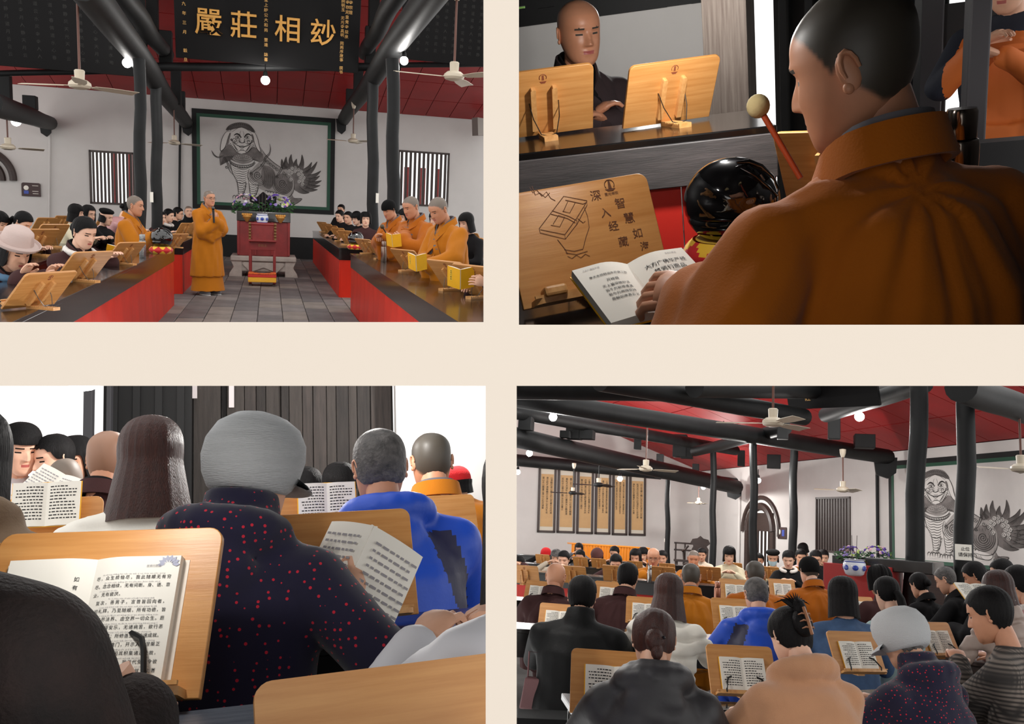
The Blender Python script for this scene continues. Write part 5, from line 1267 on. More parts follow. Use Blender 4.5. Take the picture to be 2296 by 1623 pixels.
# inscribed stand with its open book
S2, BM = book_stand('inscribed bamboo stand, a drawn hand holding books and eight characters', R.atz(1345, 676, TZ2), 31, 24, s=1.04, clips=False, logo=False)
M_burn = mat('burnt_line', (96, 58, 36), .8)
def on_board(px, py):
    Mi = (ROOM.R.inverted() if False else BM.inverted()); o_ = Mi @ V((0, 0, R.H)); r_ = Mi.to_3x3() @ R.ray(px, py); t = (-.0012-o_.y)/r_.y; return o_+r_*t
brd = [c for c in S2.children if c.name.startswith('board')][0]
for ch, px, py, sz in (('深', 1336, 440, 30), ('入', 1358, 478, 28), ('经', 1376, 508, 28), ('藏', 1398, 543, 28), ('智', 1391, 457, 30), ('慧', 1411, 490, 30), ('如', 1430, 524, 28), ('海', 1446, 553, 26)):
    c = on_board(px, py); t = text_mb(ch, sz*.00085, 0, 2, .004); t.xf(T(c)); t.build('burnt_character', M_burn, brd, None, False)
k = MB()
def bl(pts, wd=.0013):
    q = [on_board(*p_) for p_ in pts]; k.ribbon([V((p_.x, -.0013, p_.z)) for p_ in q], wd, V((0, -1, 0)))
def zz(x, y): return (1158+x/4.014, 360+y/4.014)
for poly in ([(205, 610), (425, 320), (635, 360), (635, 400), (545, 570), (440, 705), (215, 650), (205, 610)], [(215, 620), (435, 665), (440, 705)], [(435, 665), (540, 520), (635, 365)], [(320, 450), (470, 500), (545, 540), (540, 575)], [(310, 480), (460, 520), (530, 560)], [(330, 570), (380, 490), (435, 505), (390, 595), (310, 580)], [(420, 460), (465, 360), (530, 375), (480, 470), (415, 455)],
             [(610, 420), (640, 500), (655, 600), (625, 690), (600, 790)], [(370, 710), (440, 800), (460, 840)], [(550, 520), (600, 560), (620, 545)], [(430, 800), (520, 815), (600, 795)], [(445, 830), (540, 845), (640, 815)], [(460, 860), (500, 880), (540, 850), (580, 875), (620, 840), (660, 860)], [(120, 240), (150, 290), (180, 260), (230, 320), (270, 280), (310, 340), (350, 360)], [(140, 230), (170, 310), (210, 290), (260, 330), (300, 290)], [(440, 355), (600, 390), (630, 375)]):
    bl([zz(*q_) for q_ in poly])
k.build('burnt_drawing', M_burn, brd, None, False)
k = MB()
for t in range(0, 13): pass
c0 = on_board(1366, 414)
k.tube([(c0.x+.011*math.cos(t*pi/10), -.0013, c0.z+.011*math.sin(t*pi/10)) for t in range(-2, 13)], .0009, 4); k.prism([(c0.x-.004, c0.z-.01), (c0.x+.004, c0.z-.01), (c0.x+.002, c0.z+.009), (c0.x-.002, c0.z+.009)], -.0016, -.0008); k.prism([(c0.x-.012, c0.z-.009), (c0.x+.012, c0.z-.009), (c0.x+.006, c0.z-.014), (c0.x-.006, c0.z-.014)], -.0016, -.0008)
t = text_mb('寶光禪院', .008, 0, 1, .005); k.add([(p_[0]+c0.x, -.0014, p_[2]+c0.z-.021) for p_ in t.v], t.f); k.build('burnt_emblem', M_burn, brd, None, False)
k = MB(); k.box((-.105, -.03, .02), (.05, .045, .022)); k.build('corner_block', M_bamboo_dark, S2, BM.inverted() and T(0, 0, .014, rx=-27), False, .006)
# the open book being read
bp = R.at(1500, 706, 1.55); BX = T(bp, rz=36, rx=-66); bk = thing('book', 'open book with large print lying before the inscribed stand', 'book', BX)
sp_, h2 = .118, .165; pt = []
for sx in (-1, 1):
    g = MB(); n = 10; P = [(sx*sp_*i/n, -.022*math.sin(min(1, i/n*1.7)*pi/2)*(1-.45*i/n)-.001) for i in range(n+1)]; g.prism(P+[(sx*sp_, .002), (0, .002)], 0, h2, plane='xy'); g.build('pages', M_paper, bk)
    g = MB(); g.box((sx*sp_/2, .004, h2/2), (sp_+.004, .002, h2+.004)); g.build('cover', M_yellow, bk, None, False)
def page_txt(txt, cx, z, size, m=M_ink):
    t = text_mb(txt, size, 0, 1, .006); g = MB(); vs = []
    for a_, b_, c_ in t.v:
        x = cx+a_; u = min(1, abs(x)/sp_); vs.append((x, -.022*math.sin(min(1, u*1.7)*pi/2)*(1-.45*u)-.0025, z+c_))
    g.add(vs, t.f); g.build('page_lettering', m, bk, None, False)
page_txt('大方广佛华严经', .062, .128, .0125); page_txt('普贤行愿品', .062, .108, .0135); page_txt('唐罽宾国三藏般若奉诏译', .062, .094, .0055, M_inkgrey)
for i, tx in enumerate(('尔时普贤菩萨摩诃萨称叹如来', '胜功德已告诸菩萨及善财言', '善男子如来功德假使十方', '一切诸佛经不可说不可说', '佛刹极微尘数劫相续演说')): page_txt(tx, .064, .078-i*.013, .0068)
page_txt('南无本师释迦牟尼佛三称', -.06, .128, .0072); page_txt('开经偈', -.06, .11, .0085)
for i, tx in enumerate(('无上甚深微妙法', '百千万劫难遭遇', '我今见闻得受持', '愿解如来真实义')): page_txt(tx, -.06, .095-i*.013, .008)
page_txt('普贤行愿品', .085, .152, .005, M_inkgrey); page_txt('大方广佛华严经', -.085, .152, .005, M_inkgrey)
k = MB(); P = [(.02, -.002), (.09, -.012), (.15, -.01)]; k.prism([(0, 0), (.13, 0), (.13, .1), (0, .1)], -.001, .001); k.build('loose_page', M_paper, bk, T(.1, .004, .02, ry=24), False)
# wooden fish
wooden_fish('large gleaming black wooden fish, nearest and biggest, beside the seated monk', R.atz(1640, 592, TZ2), .112, 12, 'thick red and yellow patchwork cushion under the largest wooden fish')
ml = thing('mallet', 'pale-headed mallet with a red stick held over the largest wooden fish', 'mallet', Matrix.Translation(R.at(1795, 400, 1.95))); a_, b_ = R.at(1795, 400, 1.95), R.at(1700, 238, 2.0); d = b_-a_
MB().tube([(0, 0, 0), d*.93], .0065, 10).build('stick', mat('red_stick', (168, 66, 30), .35), ml); MB().ell(d, (.024, .024, .025), 18).build('mallet_head', mat('felt_head', (198, 178, 128), .9, bump=.2, bscale=60), ml)
flask('dark mirror-steel flask behind the shoulder of the large monk', R.at(2146, 505, 2.0), .235, .035, mat('dark_steel', (110, 100, 92), .12, 1))
book_stand('bamboo stand whose corner peeps out behind the collar of the large monk', R.at(1895, 480, 2.7), 150, 20)
# far stands
book_stand('left bamboo stand in front of the bald monk, seen from behind', R.atz(1222, 306, za), -160, 30, s=1.05); book_stand('right bamboo stand beside the weathered post, seen from behind', R.atz(1492, 280, za), -152, 30, s=.95)
# people
person('bald monk in dark brown robe chanting behind two book stands', 1298, 74, 3.95, -142, 'robe', mat('deep_brown_robe', (50, 36, 38), .85, bump=.1, bscale=200), None, mat('skin_warm', (206, 142, 108), .42, var=.05, vscale=20), 6, 8, stub=mat('bald_scalp', (200, 140, 108), .35), hi=1, vox=.015, s=1.1, tz=za, turn=-4, arms={'R': (.03, .2, 1.0), 'L': (-.03, .22, .98)})
hw = R.at(1600, 662, 1.5)
person('monk in amber robe seen from behind, turning pages of the large-print book', 1922, 150, 1.62, 30, 'robe', M_robe_d, None, M_skin_tan, 10, 14, turn=38, stub=M_stub_d, hi=1, vox=.0095, s=1.08, bulk=1.1, tz=TZ2, fold=.0075, fat=1.04,
       arms={'Lw': hw, 'Lwd': (-.9, .15, .1), 'Lwu': (.1, -.6, .8), 'Lc': .75, 'Rw': R.at(1905, 500, 1.95), 'Rc': 1.2})
person('monk in amber robe at the right edge beside the large monk', 2440, 345, 2.3, 40, 'robe', M_robe_d, None, M_skin_tan, 10, 16, stub=M_stub_d, vox=.013, tz=TZ2, bulk=1.1, arms={'L': (-.14, .3, .82)})
person('standing person in navy jacket and orange vest in the bright doorway', 2262, -40, 4.6, 150, 'jacket', M_navy, ('short', M_hair), M_skin, 4, 10, vox=.014, stand=True, s=1.0, bulk=1.15, coat_mats=[mat('navy_cloth', (24, 28, 42), .8), mat('orange_vest', (206, 106, 40), .7)],
       coat_fn=lambda c, p0, nb: ((np.abs(c[:, 0]) < .17) & (c[:, 2] > p0.z-.35) & (c[:, 2] < nb.z-.05)).astype(int), arms={'R': (.02, .3, 1.1), 'L': (-.06, .32, 1.05)})
def q2(u, v, Y): return R.at(u, v, Y)
shade_board('ceiling', [q2(1132, -75, .9), q2(2420, -75, .9), q2(2420, -75, 6.3), q2(1132, -75, 6.3)], M_night)  # unseen lid added to keep light from falling in above
shade_board('wall_left', [q2(1138, -75, .9), q2(1138, 790, .9), q2(1138, 790, 6.3), q2(1138, -75, 6.3)], M_night, -.02)  # unseen board added against light from the left
shade_board('wall_right', [q2(2372, -75, .9), q2(2372, 790, .9), q2(2372, 790, 3.2), q2(2372, -75, 3.2)], M_night)  # unseen board added against light from the right, doorway left open
shade_board('floor_front', [q2(1132, 786, .9), q2(2372, 786, .9), q2(2372, 786, 3.4), q2(1132, 786, 3.4)], M_night, -.02)  # unseen board added against light from below
for u, v, Y, e, lb in ((1560, -48, 2.7, 34, 'bulb out of sight above the red-fronted table'), (1430, -48, 5.1, 24, 'bulb out of sight in front of the far white wall'), (1300, -48, 1.75, 6, 'bulb out of sight above the inscribed stand')): bulb(lb, R.at(u, v, Y), .03, .03, e, 'bulbs over the chanting monks')  # unseen bulbs added to brighten the table, wall and stand
clip_room(before, [('y', 797, -1), ('x', 1124, -1)])
# ================================================================ lower left room: between the reading rows
ROOM = R = R3
before = {o.name for o in COL.objects}
TZ3 = .76
floor3 = struct('floor', MB().box((0, 5, -.03), (9, 9, .06)), M_stone)
YW = 7.5
def px3(u, Y): return R.at(u, 1030, Y).x
M_plank = [wood('old_plank_%d' % i, c, d, .8, 4, (9, 9, .7), .3) for i, (c, d) in enumerate((((58, 53, 50), (74, 68, 64)), ((42, 39, 38), (60, 55, 52)), ((78, 70, 66), (56, 52, 50)), ((30, 28, 28), (44, 41, 40))))]
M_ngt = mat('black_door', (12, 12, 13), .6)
# plank screen, board by board, its daylight gaps coloured on as pale blocks
sc_ = struct('wall_back', MB().box((px3(660, YW), YW+.06, 1.3), (px3(892, YW)-px3(428, YW), .03, 2.6)), M_plank[1])
x = 428
for i, wd in enumerate((6, 62, 13, 40, 26, 22, 34, 18, 30, 24, 30, 22, 28, 20, 30, 46)):
    g0, g1 = px3(x, YW), px3(x+wd-(1.2 if i not in (1,) else 1), YW); MB().box(((g0+g1)/2, YW+random.uniform(-.02, .02), 1.3), (g1-g0, .04, 2.6)).build('plank', M_plank[3] if i in (0, 2) else random.choice(M_plank[:3]), sc_, None, False, .004); x += wd
for u, v0, v1 in ((436, 860, 892), (519, 860, 912)):
    p = R.at(u, (v0+v1)/2, YW-.07); 
    o = MB().box(p, (.04, .02, (v1-v0)*YW/2000)).build('lattice_pane', mat('daylit_pane', (235, 225, 225), .5), None, None, False); o['kind'] = 'structure'  # pale block coloured as daylight coming through a plank gap
p, q = px3(232, YW-.4), px3(430, YW-.4)
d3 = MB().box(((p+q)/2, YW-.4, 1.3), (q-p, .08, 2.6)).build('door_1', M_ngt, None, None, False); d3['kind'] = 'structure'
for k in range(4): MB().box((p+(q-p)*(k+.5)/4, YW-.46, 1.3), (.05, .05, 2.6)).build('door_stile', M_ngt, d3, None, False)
for n_, u0, u1, Y in (('column_1', 188, 208, 6.6), ('column_2', 240, 250, 6.9)):
    o = MB().box(((px3(u0, Y)+px3(u1, Y))/2, Y, 1.3), (px3(u1, Y)-px3(u0, Y), .12, 2.6)).build(n_, mat('slate_post', (64, 64, 68), .6), None, None, False, .006); o['kind'] = 'structure'
struct('wall_right', MB().box(((px3(890, 7)+px3(1250, 7))/2, 7.05, 1.4), (px3(1250, 7)-px3(890, 7), .1, 2.8)), M_plaster)
p = R.at(640, 1086, 6.4); struct('wall_low', MB().box((px3(705, 6.4), 6.45, p.z/2), (px3(790, 6.4)-px3(618, 6.4), .1, p.z)), M_plaster)
struct('baseboard_back', MB().box((px3(720, 6.3), 6.36, p.z+.03), (px3(800, 6.3)-px3(610, 6.3), .14, .05)), M_plank[3])
# tables
def tb(lb, u0, u1, y0, y1, z=TZ3, ap=.1, m=M_black):
    ym = (y0+y1)/2; x0, x1 = px3(u0, ym), px3(u1, ym); return leg_table(lb, (x0, ym), (x1, ym), y1-y0, z, ap, m)
M_slate = wood('slate_top', (58, 66, 78), (84, 90, 100), .4, 5, (1, 14, 14), .1)
tb('blue-grey table top nearest the viewer, under the printed book', -160, 1250, 1.1, 1.54, m=M_slate); tb('black glossy table in front of the woman in the dotted jacket', 350, 1300, 1.98, 2.24, ap=.2); tb('black table in front of the blue jacket', -100, 1250, 3.3, 3.75)
# stand and printed book
S3, BM3 = book_stand('large bamboo stand holding the open printed book, nearest the viewer', R.atz(172, 1598, TZ3), -17, 25, s=1.14)
def plane_pt(Mx, px, py, off=0):
    Mi = Mx.inverted(); o_ = Mi @ V((0, 0, R.H)); r_ = Mi.to_3x3() @ R.ray(px, py); t = (off-o_.y)/r_.y; return o_+r_*t
g_ = plane_pt(BM3, 215, 1260, -.012); e_ = plane_pt(BM3, 408, 1246, -.012); b_ = plane_pt(BM3, 352, 1552, -.012)
pw, ph = (e_.x-g_.x), (e_.z-b_.z)
bk3 = thing('book', 'thick open book of Chinese prayer text with pinyin, on the nearest stand', 'book', BM3 @ T(g_.x, 0, b_.z))
th3 = .016
def pgy(x): u = min(1, abs(x)/pw); return -(th3*math.sin(min(1, u*2.2+.15)*pi/2)*(1-.3*u)+.003)
for sx in (1, -1):
    g = MB(); n = 12; P = [(sx*pw*i/n, pgy(pw*i/n)) for i in range(n+1)]; g.prism(P+[(sx*pw, 0), (0, 0)], 0, ph, plane='xy'); g.build('pages', M_paper, bk3)
g = MB(); g.box((pw*.53, .0, ph*.485), (pw*1.08, .0016, ph*1.0)); g.box((-pw*.53, .0, ph*.485), (pw*1.08, .0016, ph*1.0)); g.build('cover', mat('pale_cover', (226, 214, 200), .7), bk3, None, False)
def line3(txt, x0, x1, z, size, m=M_ink, just=True):
    n = len(txt); g = MB()
    for i, ch in enumerate(txt):
        if ch == ' ': continue
        t = text_mb(ch, size, 0, 2, .003); cx = x0+(x1-x0)*(i+.5)/n
        g.add([(cx+a_, pgy(cx+a_)-.0006, z+c_) for a_, b2, c_ in t.v], t.f)
    g.build('text_line', m, bk3, None, False)
LN = ['尽，众生烦恼尽，我此随顺无有穷', '尽。念念相续，无有间断。身、语、意', '业，无有疲厌。', '复次，善男子，言普皆回向者，', '从初礼拜，乃至随顺，所有功德，皆', '悉回向尽法界、虚空界一切众生。愿', '令众生常得安乐，无诸病苦，欲行恶', '法，皆悉不成；所修善业，皆速成就。', '关闭一切诸恶趣门，开示人天涅槃正', '路。若诸众生，因其积集诸恶业故，', '所感一切极重苦果，我皆代受。令彼', '众生，悉得解脱，究竟成就无上菩']
PY = ['jìn zhòng shēng fán nǎo jìn wǒ cǐ suí shùn wú yǒu qióng', 'jìn niàn niàn xiāng xù wú yǒu jiàn duàn shēn yǔ yì', 'yè wú yǒu pí yàn', 'fù cì shàn nán zǐ yán pǔ jiē huí xiàng zhě', 'cóng chū lǐ bài nǎi zhì suí shùn suǒ yǒu gōng dé jiē', 'xī huí xiàng jìn fǎ jiè xū kōng jiè yí qiè zhòng shēng yuàn', 'lìng zhòng shēng cháng dé ān lè wú zhū bìng kǔ yù xíng è', 'fǎ jiē xī bù chéng suǒ xiū shàn yè jiē sù chéng jiù', 'guān bì yí qiè zhū è qù mén kāi shì rén tiān niè pán zhèng', 'lù ruò zhū zhòng shēng yīn qí jī jí zhū è yè gù', 'suǒ gǎn yí qiè jí zhòng kǔ guǒ wǒ jiē dài shòu lìng bǐ', 'zhòng shēng xī dé jiě tuō jiū jìng chéng jiù wú shàng pú']
for i, tx in enumerate(LN):
    z = ph*(.835-i*.0625); n = len(tx); x0 = pw*(.1 if i == 3 else .045); x1 = pw*.93 if n > 12 else x0+pw*.053*n
    line3(tx, x0, x1, z, pw*.05); t = text_mb(PY[i], pw*.02, 0, 1); wdt = max(p_[0] for p_ in t.v)*2; k = (x1-x0)/wdt*.96
    g = MB(); g.add([((x0+x1)/2+a_*min(k, 1.6), pgy((x0+x1)/2+a_*min(k, 1.6))-.0006, z+ph*.029+c_) for a_, b2, c_ in t.v], t.f); g.build('pinyin_line', M_inkgrey, bk3, None, False)
line3('普贤行愿品', pw*.62, pw*.79, ph*.92, pw*.034, M_inkgrey); line3('21', pw*.80, pw*.86, ph*.09, pw*.04, M_inkgrey)
for i, (tx, z) in enumerate((('如', .835), ('有', .77))): line3(tx, -pw*.2, -pw*.14, ph*z, pw*.06)
g = MB()
for j in range(8):
    t = j*pi/7; c = V((pw*.87+math.cos(t)*.012, pgy(pw*.87)-.0006, ph*.93+math.sin(t)*.010)); d = V((math.cos(t), 0, math.sin(t))); e = V((-d.z, 0, d.x)); g.add([c-d*.007, c+e*.003, c+d*.005, c-e*.003], [(0, 1, 2, 3)])
g.build('lotus_emblem', mat('lotus_grey', (170, 172, 190), .9), bk3, None, False)
# other stands
def st3(lb, px, Y, yaw, tilt=24, s=1.0, z=TZ3): return book_stand(lb, V((px3(px, Y), Y, z)), yaw, tilt, s=s)
s_b, BMb = st3('bamboo stand in front of the woman in the grey corduroy cap', 770, 2.12, 4, 17, 1.02)
st3('bamboo stand half hidden behind the blue jacket', 985, 3.42, 0, 24, .92); st3('bamboo stand below the sunlit readers at the left', 90, 3.36, -2, 16, 1.1); st3('bamboo stand just above the printed book, left of the white coat', 95, 2.1, -2, 18, 1.3, .66)
st3('bamboo stand in the left foreground row before the white coat', 690, 3.4, 2, 14, 1.1)
book_stand('unprinted bamboo stand cut by the bottom edge, closest of all', V((px3(905, 1.12), 1.12, TZ3-.14)), 6, 20, s=1.02, clips=False)
held_book('open book with blank-looking pages in the hand of the woman in the corduroy cap', T(R.at(735, 1400, 1.96), rz=-12, rx=-22, ry=24), -42, cover=False, s=1.4)
open_book('open white book on the stand below the sunlit readers', T(R.at(100, 1180, 3.33), rx=-16), s=.9); open_book('open white book between the corduroy cap and the blue jacket', T(R.at(735, 1172, 3.37), rx=-16), s=.9)
held_book('orange booklet held up in the sunlight at the left', T(R.at(75, 1135, 4.2), rz=-20, rx=-40, ry=25), 10, s=1.1)
# people
person('woman in navy jacket with red dots and a grey corduroy peaked cap', 568, 1062, 2.06, -34, 'jacket', M_dots, ('short', M_hair_gr), M_skin, 12, 16, hat=('peaked', M_greyhat), vox=.0115, hi=1, extras=('turtle', 'hood'), bulk=1.2, s=.92, tz=TZ3, arms={'Rw': R.at(790, 1352, 1.98), 'Rwd': (.25, .4, .7), 'Rwu': (.6, -.8, 0), 'Rc': 1.1})
person('long-haired woman in a white padded jacket seen from behind', 338, 1032, 2.95, -4, 'puffer', M_white_c, ('long', M_hair_br, -.19), M_skin_pale, 6, 10, vox=.0135, hi=0, extras=('turtle',), bulk=1.16, tz=TZ3, fold=.004)
person('grey-haired man in a bright blue hooded jacket seen from behind', 852, 1050, 3.0, 2, 'jacket', M_blue, ('crop', M_hair_gr), M_skin_tan, 10, 14, vox=.013, extras=('hood',), bulk=1.3, s=1.06, tz=TZ3, coat_mats=[M_blue, M_navy],
       coat_fn=lambda c, p0, nb: ((np.abs(c[:, 0])-.2 > (c[:, 2]-nb.z+.12)*-.35-.06) & (np.abs(c[:, 0])-.2 < (c[:, 2]-nb.z+.12)*-.35+.03) & (c[:, 2] > p0.z+.05) & (c[:, 2] < nb.z-.04)).astype(int), fold=.006)
person('shaven monk in ochre robe behind the blue jacket', 968, 1036, 3.95, 0, 'robe', M_robe, None, M_skin_tan, 8, 12, stub=M_stub_d, vox=.014, tz=TZ3, bulk=1.2, s=1.12)
person('person in a crimson cap far behind the shaven monk', 1026, 1088, 6.0, 30, 'coat', M_dark, ('bob', M_hair, -.06), M_skin, 8, 8, hat=('knit', M_redhat), vox=.022, tz=TZ3)
person('bald man in brown robe half hidden by the long-haired woman', 243, 1032, 3.9, -20, 'robe', M_brown, None, M_skin_tan, 8, 10, stub=mat('tan_scalp', (150, 112, 90), .5), vox=.014, tz=TZ3)
person('sunlit woman in a pale coat, leftmost of three at the bright opening', 46, 1008, 5.0, -150, 'coat', mat('pale_coat', (206, 204, 208), .8), ('bob', M_hair, -.07), M_skin_pale, 6, 14, vox=.018, tz=TZ3)
person('sunlit man in a dark jacket, middle of three at the bright opening', 122, 1030, 5.0, -235, 'jacket', M_navy, ('short', M_hair), M_skin_pale, 6, 10, vox=.018, tz=TZ3)
person('dark-haired woman beside the grey post, rightmost of three', 170, 1034, 5.2, -200, 'coat', M_dark, ('bob', M_hair, -.1), M_skin, 6, 10, vox=.02, tz=TZ3)
person('figure in a flame-orange robe below the sunlit readers', 150, 1075, 4.35, 60, 'robe', mat('flame_robe', (232, 140, 40), .8), None, M_skin, 30, 40, stub=M_stub, vox=.016, tz=TZ3, s=.8)
person('person in a khaki coat cut by the left edge', -72, 1035, 2.5, -12, 'coat', mat('khaki_coat', (116, 96, 76), .9, bump=.2, bscale=150), ('bob', M_hair, -.1), M_skin, 6, 10, vox=.015, extras=('wcollar',), bulk=1.1, tz=TZ3)
M_furry = mat('dark_patterned_fleece', (14, 11, 11), .95, col2=(40, 27, 24), vscale=11, bump=.4, bscale=160)
person('reader in a dark patterned fleece coat, closest at the left edge', -275, 985, 1.2, -22, 'coat', M_furry, ('bob', M_hair, -.12), M_skin, 10, 12, vox=.0115, hi=1, bulk=1.35, tz=TZ3, arms={'Rw': R.at(292, 1580, 1.22), 'Rwd': (.35, .3, -.8), 'Rwu': (.5, -.8, .2), 'Rh': (.1, -.3, -.2), 'Lw': R.at(-60, 1640, 1.3)})
person('person in a white sleeve cut by the right edge', 1215, 1130, 1.45, 14, 'puffer', mat('white_satin', (206, 206, 212), .6), ('long', M_hair, -.15), M_skin, 10, 12, vox=.015, bulk=1.15, tz=TZ3, fold=.002)
for i, (u, Y) in enumerate(((600, 5.3), (790, 5.0))): person(('dark-haired reader just right of the corduroy cap, far off', 'dark-haired reader left of the blue hood, far off')[i], (686, 762)[i], (1100, 1092)[i], Y, 180, 'coat', M_dark, ('bob', M_hair, -.08), M_skin, 6, 12, vox=.022, tz=TZ3)
def q3(u, v, Y): return R.at(u, v, Y)
shade_board('ceiling', [q3(-130, 812, .9), q3(1108, 812, .9), q3(1108, 812, 2.0), q3(-130, 812, 2.0)], M_ngt)  # unseen lid added to darken the nearest row
shade_board('wall_left', [q3(-150, 812, .9), q3(-150, 1760, .9), q3(-150, 1760, 2.2), q3(-150, 812, 2.2)], M_ngt)  # unseen side board added to darken the nearest row
shade_board('floor_front', [q3(-150, 1750, .9), q3(1108, 1750, .9), q3(1108, 1750, 2.2), q3(-150, 1750, 2.2)], M_ngt)  # unseen bottom board added to stop light from below
for u, Y, e, lb in ((985, 6.2, 90, 'bulb hidden above the white wall at the right'), (420, 4.6, 40, 'bulb hidden above the long-haired woman'), (190, 1.5, 5, 'bulb hidden above the printed book'), (800, 3.6, 25, 'bulb hidden above the blue jacket')): bulb(lb, R.at(u, 826, Y), .035, .05, e, 'bulbs over the reading rows')  # unseen bulbs added to light the right wall, readers and page
clip_room(before, [('y', 796, 1), ('x', 1123, 1)])
# ================================================================ lower right room: the full hall from the back
ROOM = R = R4
before = {o.name for o in COL.objects}
TZ4 = .76
def at4(px, Y): return R.at(px, 1207, Y)
floor4 = struct('floor', MB().box((0, 18, -.03), (26, 34, .06)), M_mortar)
sl4 = MB().box((0, 0, 0), (.58, .58, .02)).mesh('paving_slab', M_stone, False)
for i in range(9):
    for j in range(6): obj('paving_slab', sl4, floor4, T(-2.2+i*.6, 3.4+j*.6, .005+random.uniform(-.002, .002)), .005)
# walls: scroll wall across the back, long side wall with arch, window and mural
P0, P1 = at4(1040, 29.2), at4(1567, 33.0); d1 = (P1-P0); L1 = d1.length
wall_with_holes('wall_back', (P0.x, P0.y, 0), (d1.x, d1.y, 0), L1, 5.6, [], .2)
P2 = V((5.9, 17.16, 0)); C_ = V((P1.x, P1.y, 0)); d2 = (P2-C_); L2 = d2.length; u2 = d2.normalized(); n2 = V((u2.y, -u2.x, 0))
if n2.y > 0: n2 = -n2
def side(px):          # where the sight line at column px meets the side wall, as distance from the corner
    r = R.ray(px, 1207); return (C_.x*r.y-C_.y*r.x)/(r.x*u2.y-u2.x*r.y) if False else ((C_.y*r.x-C_.x*r.y)/(u2.x*r.y-u2.y*r.x))
def sp(px, py):        # point on the side wall at a pixel
    t = side(px); p = C_+u2*t; q = R.at(px, py, p.y); return t, p, q.z
HW = 3.77
t0, _, z0 = sp(1830, 1236); t1, _, z1 = sp(1908, 1113)
ta, _, _ = sp(1678, 1200); tb_, _, zb = sp(1735, 1135)
wall_with_holes('wall_side', (C_.x, C_.y, 0), (u2.x, u2.y, 0), L2+1.5, HW, [(t0, t1, z0, z1), (ta, tb_, 0, zb-.2)], .2)
barred_window('window_1', C_+u2*t0+V((0, 0, z0))+n2*-.02, u2, t1-t0, z1-z0, 12)
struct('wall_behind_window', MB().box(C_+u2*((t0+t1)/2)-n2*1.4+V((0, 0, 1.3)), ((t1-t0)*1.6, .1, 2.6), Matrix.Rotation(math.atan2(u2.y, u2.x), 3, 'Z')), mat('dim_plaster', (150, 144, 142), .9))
MW = Matrix((u2, -n2, V((0, 0, 1)))).transposed().to_4x4()
def wallM(t, z, off=0): m = MW.copy(); m.translation = C_+u2*t+n2*off+V((0, 0, z)); return m
# arch: dark door frame with bars and outer moulding
wA = tb_-ta; ar = thing('arched_door', 'dark arched doorway with upright bars in the far white wall', 'door', wallM((ta+tb_)/2, 0, .02))
MB().tube([(wA/2*math.cos(rad(t)), 0, zb-.75+.75*math.sin(rad(t))) for t in range(0, 181, 12)], .12, 8).build('arch_frame', M_darkbrown, ar)
for sx in (-1, 1): MB().box((sx*wA/2, 0, (zb-.75)/2), (.2, .14, zb-.75)).build('jamb', M_darkbrown, ar, None, False)
MB().prism([(wA/2*math.cos(rad(t)), zb-.75+.75*math.sin(rad(t))) for t in range(0, 181, 12)], .05, .1).build('fanlight', M_darkbrown, ar)
for k in range(7): MB().box((-wA/2+wA*(k+.5)/7, .05, (zb-.75)/2), (.06, .05, zb-.75)).build('bar', M_darkbrown, ar, None, False)
MB().tube([(wA*.72*math.cos(rad(t)), 0, zb-.75+1.02*math.sin(rad(t))) for t in range(-8, 189, 10)], .07, 8).build('outer_moulding', M_darkbrown, ar)
tm, _, zm = sp(1755, 1195); sg4 = thing('wall_sign', 'small brown sign on the far wall beside a dark column', 'sign', wallM(tm, zm, .02)); MB().box((0, 0, 0), (.5, .04, .34)).build('plate', mat('sign_brown', (58, 34, 34), .5), sg4, None, False, .02); MB().ell((-.12, -.025, .03), (.07, .01, .08), 10).build('pale_mark', M_paper, sg4); MB().box((.1, -.022, 0), (.14, .01, .18)).build('blue_mark', mat('sign_blue', (60, 80, 170), .5), sg4, None, False)
tl, _, zl_ = sp(1996, 1243); tr, _, zr = sp(2330, 978); 
lion_mural('ink guardian lion mural half hidden by two columns, with flaming tail', wallM(tl, 1.1, .006), tr-tl+.4, 2.44)
for u in (1972, 1660): 
    t, p, _ = sp(u, 1200); o = MB().tube([p+n2*.05+V((0, 0, .2)), p+n2*.05+V((0, 0, 3.3))], .04, 6).build('wall_conduit', M_blackwood if u > 1700 else M_plaster); tag(o, 'thin dark pipe on the wall left of the half-hidden lion' if u > 1700 else 'pale pipe in the far corner left of the arch', 'pipe')
# red ceiling rising from the side wall
rise = .33; ang = math.atan(rise); cu = (n2+V((0, 0, rise))).normalized(); CM = Matrix((u2, cu, u2.cross(cu))).transposed().to_4x4()
def ceilM(t, s, off=0): m = CM.copy(); m.translation = C_+u2*t+V((0, 0, HW))+cu*s+m.col[2].to_3d()*off; return m
ce4 = MB().box((L2/2-1, 4.6, -.06), (L2+9, 9.4, .05)).build('ceiling', M_redgap, None, ceilM(0, 0), False, kind='structure')
pm4 = MB().box((0, 0, 0), (.93, 1.22, .02)).mesh('ceiling_panel', M_redceil, False); sgn = -1 if CM.col[2].to_3d().z > 0 else 1
Mi4 = ceilM(0, 0).inverted()
for i in range(26):
    for j in range(7): obj('ceiling_panel', pm4, ce4, Matrix.Translation((-5+i*.95, .63+j*1.25, -.02)))
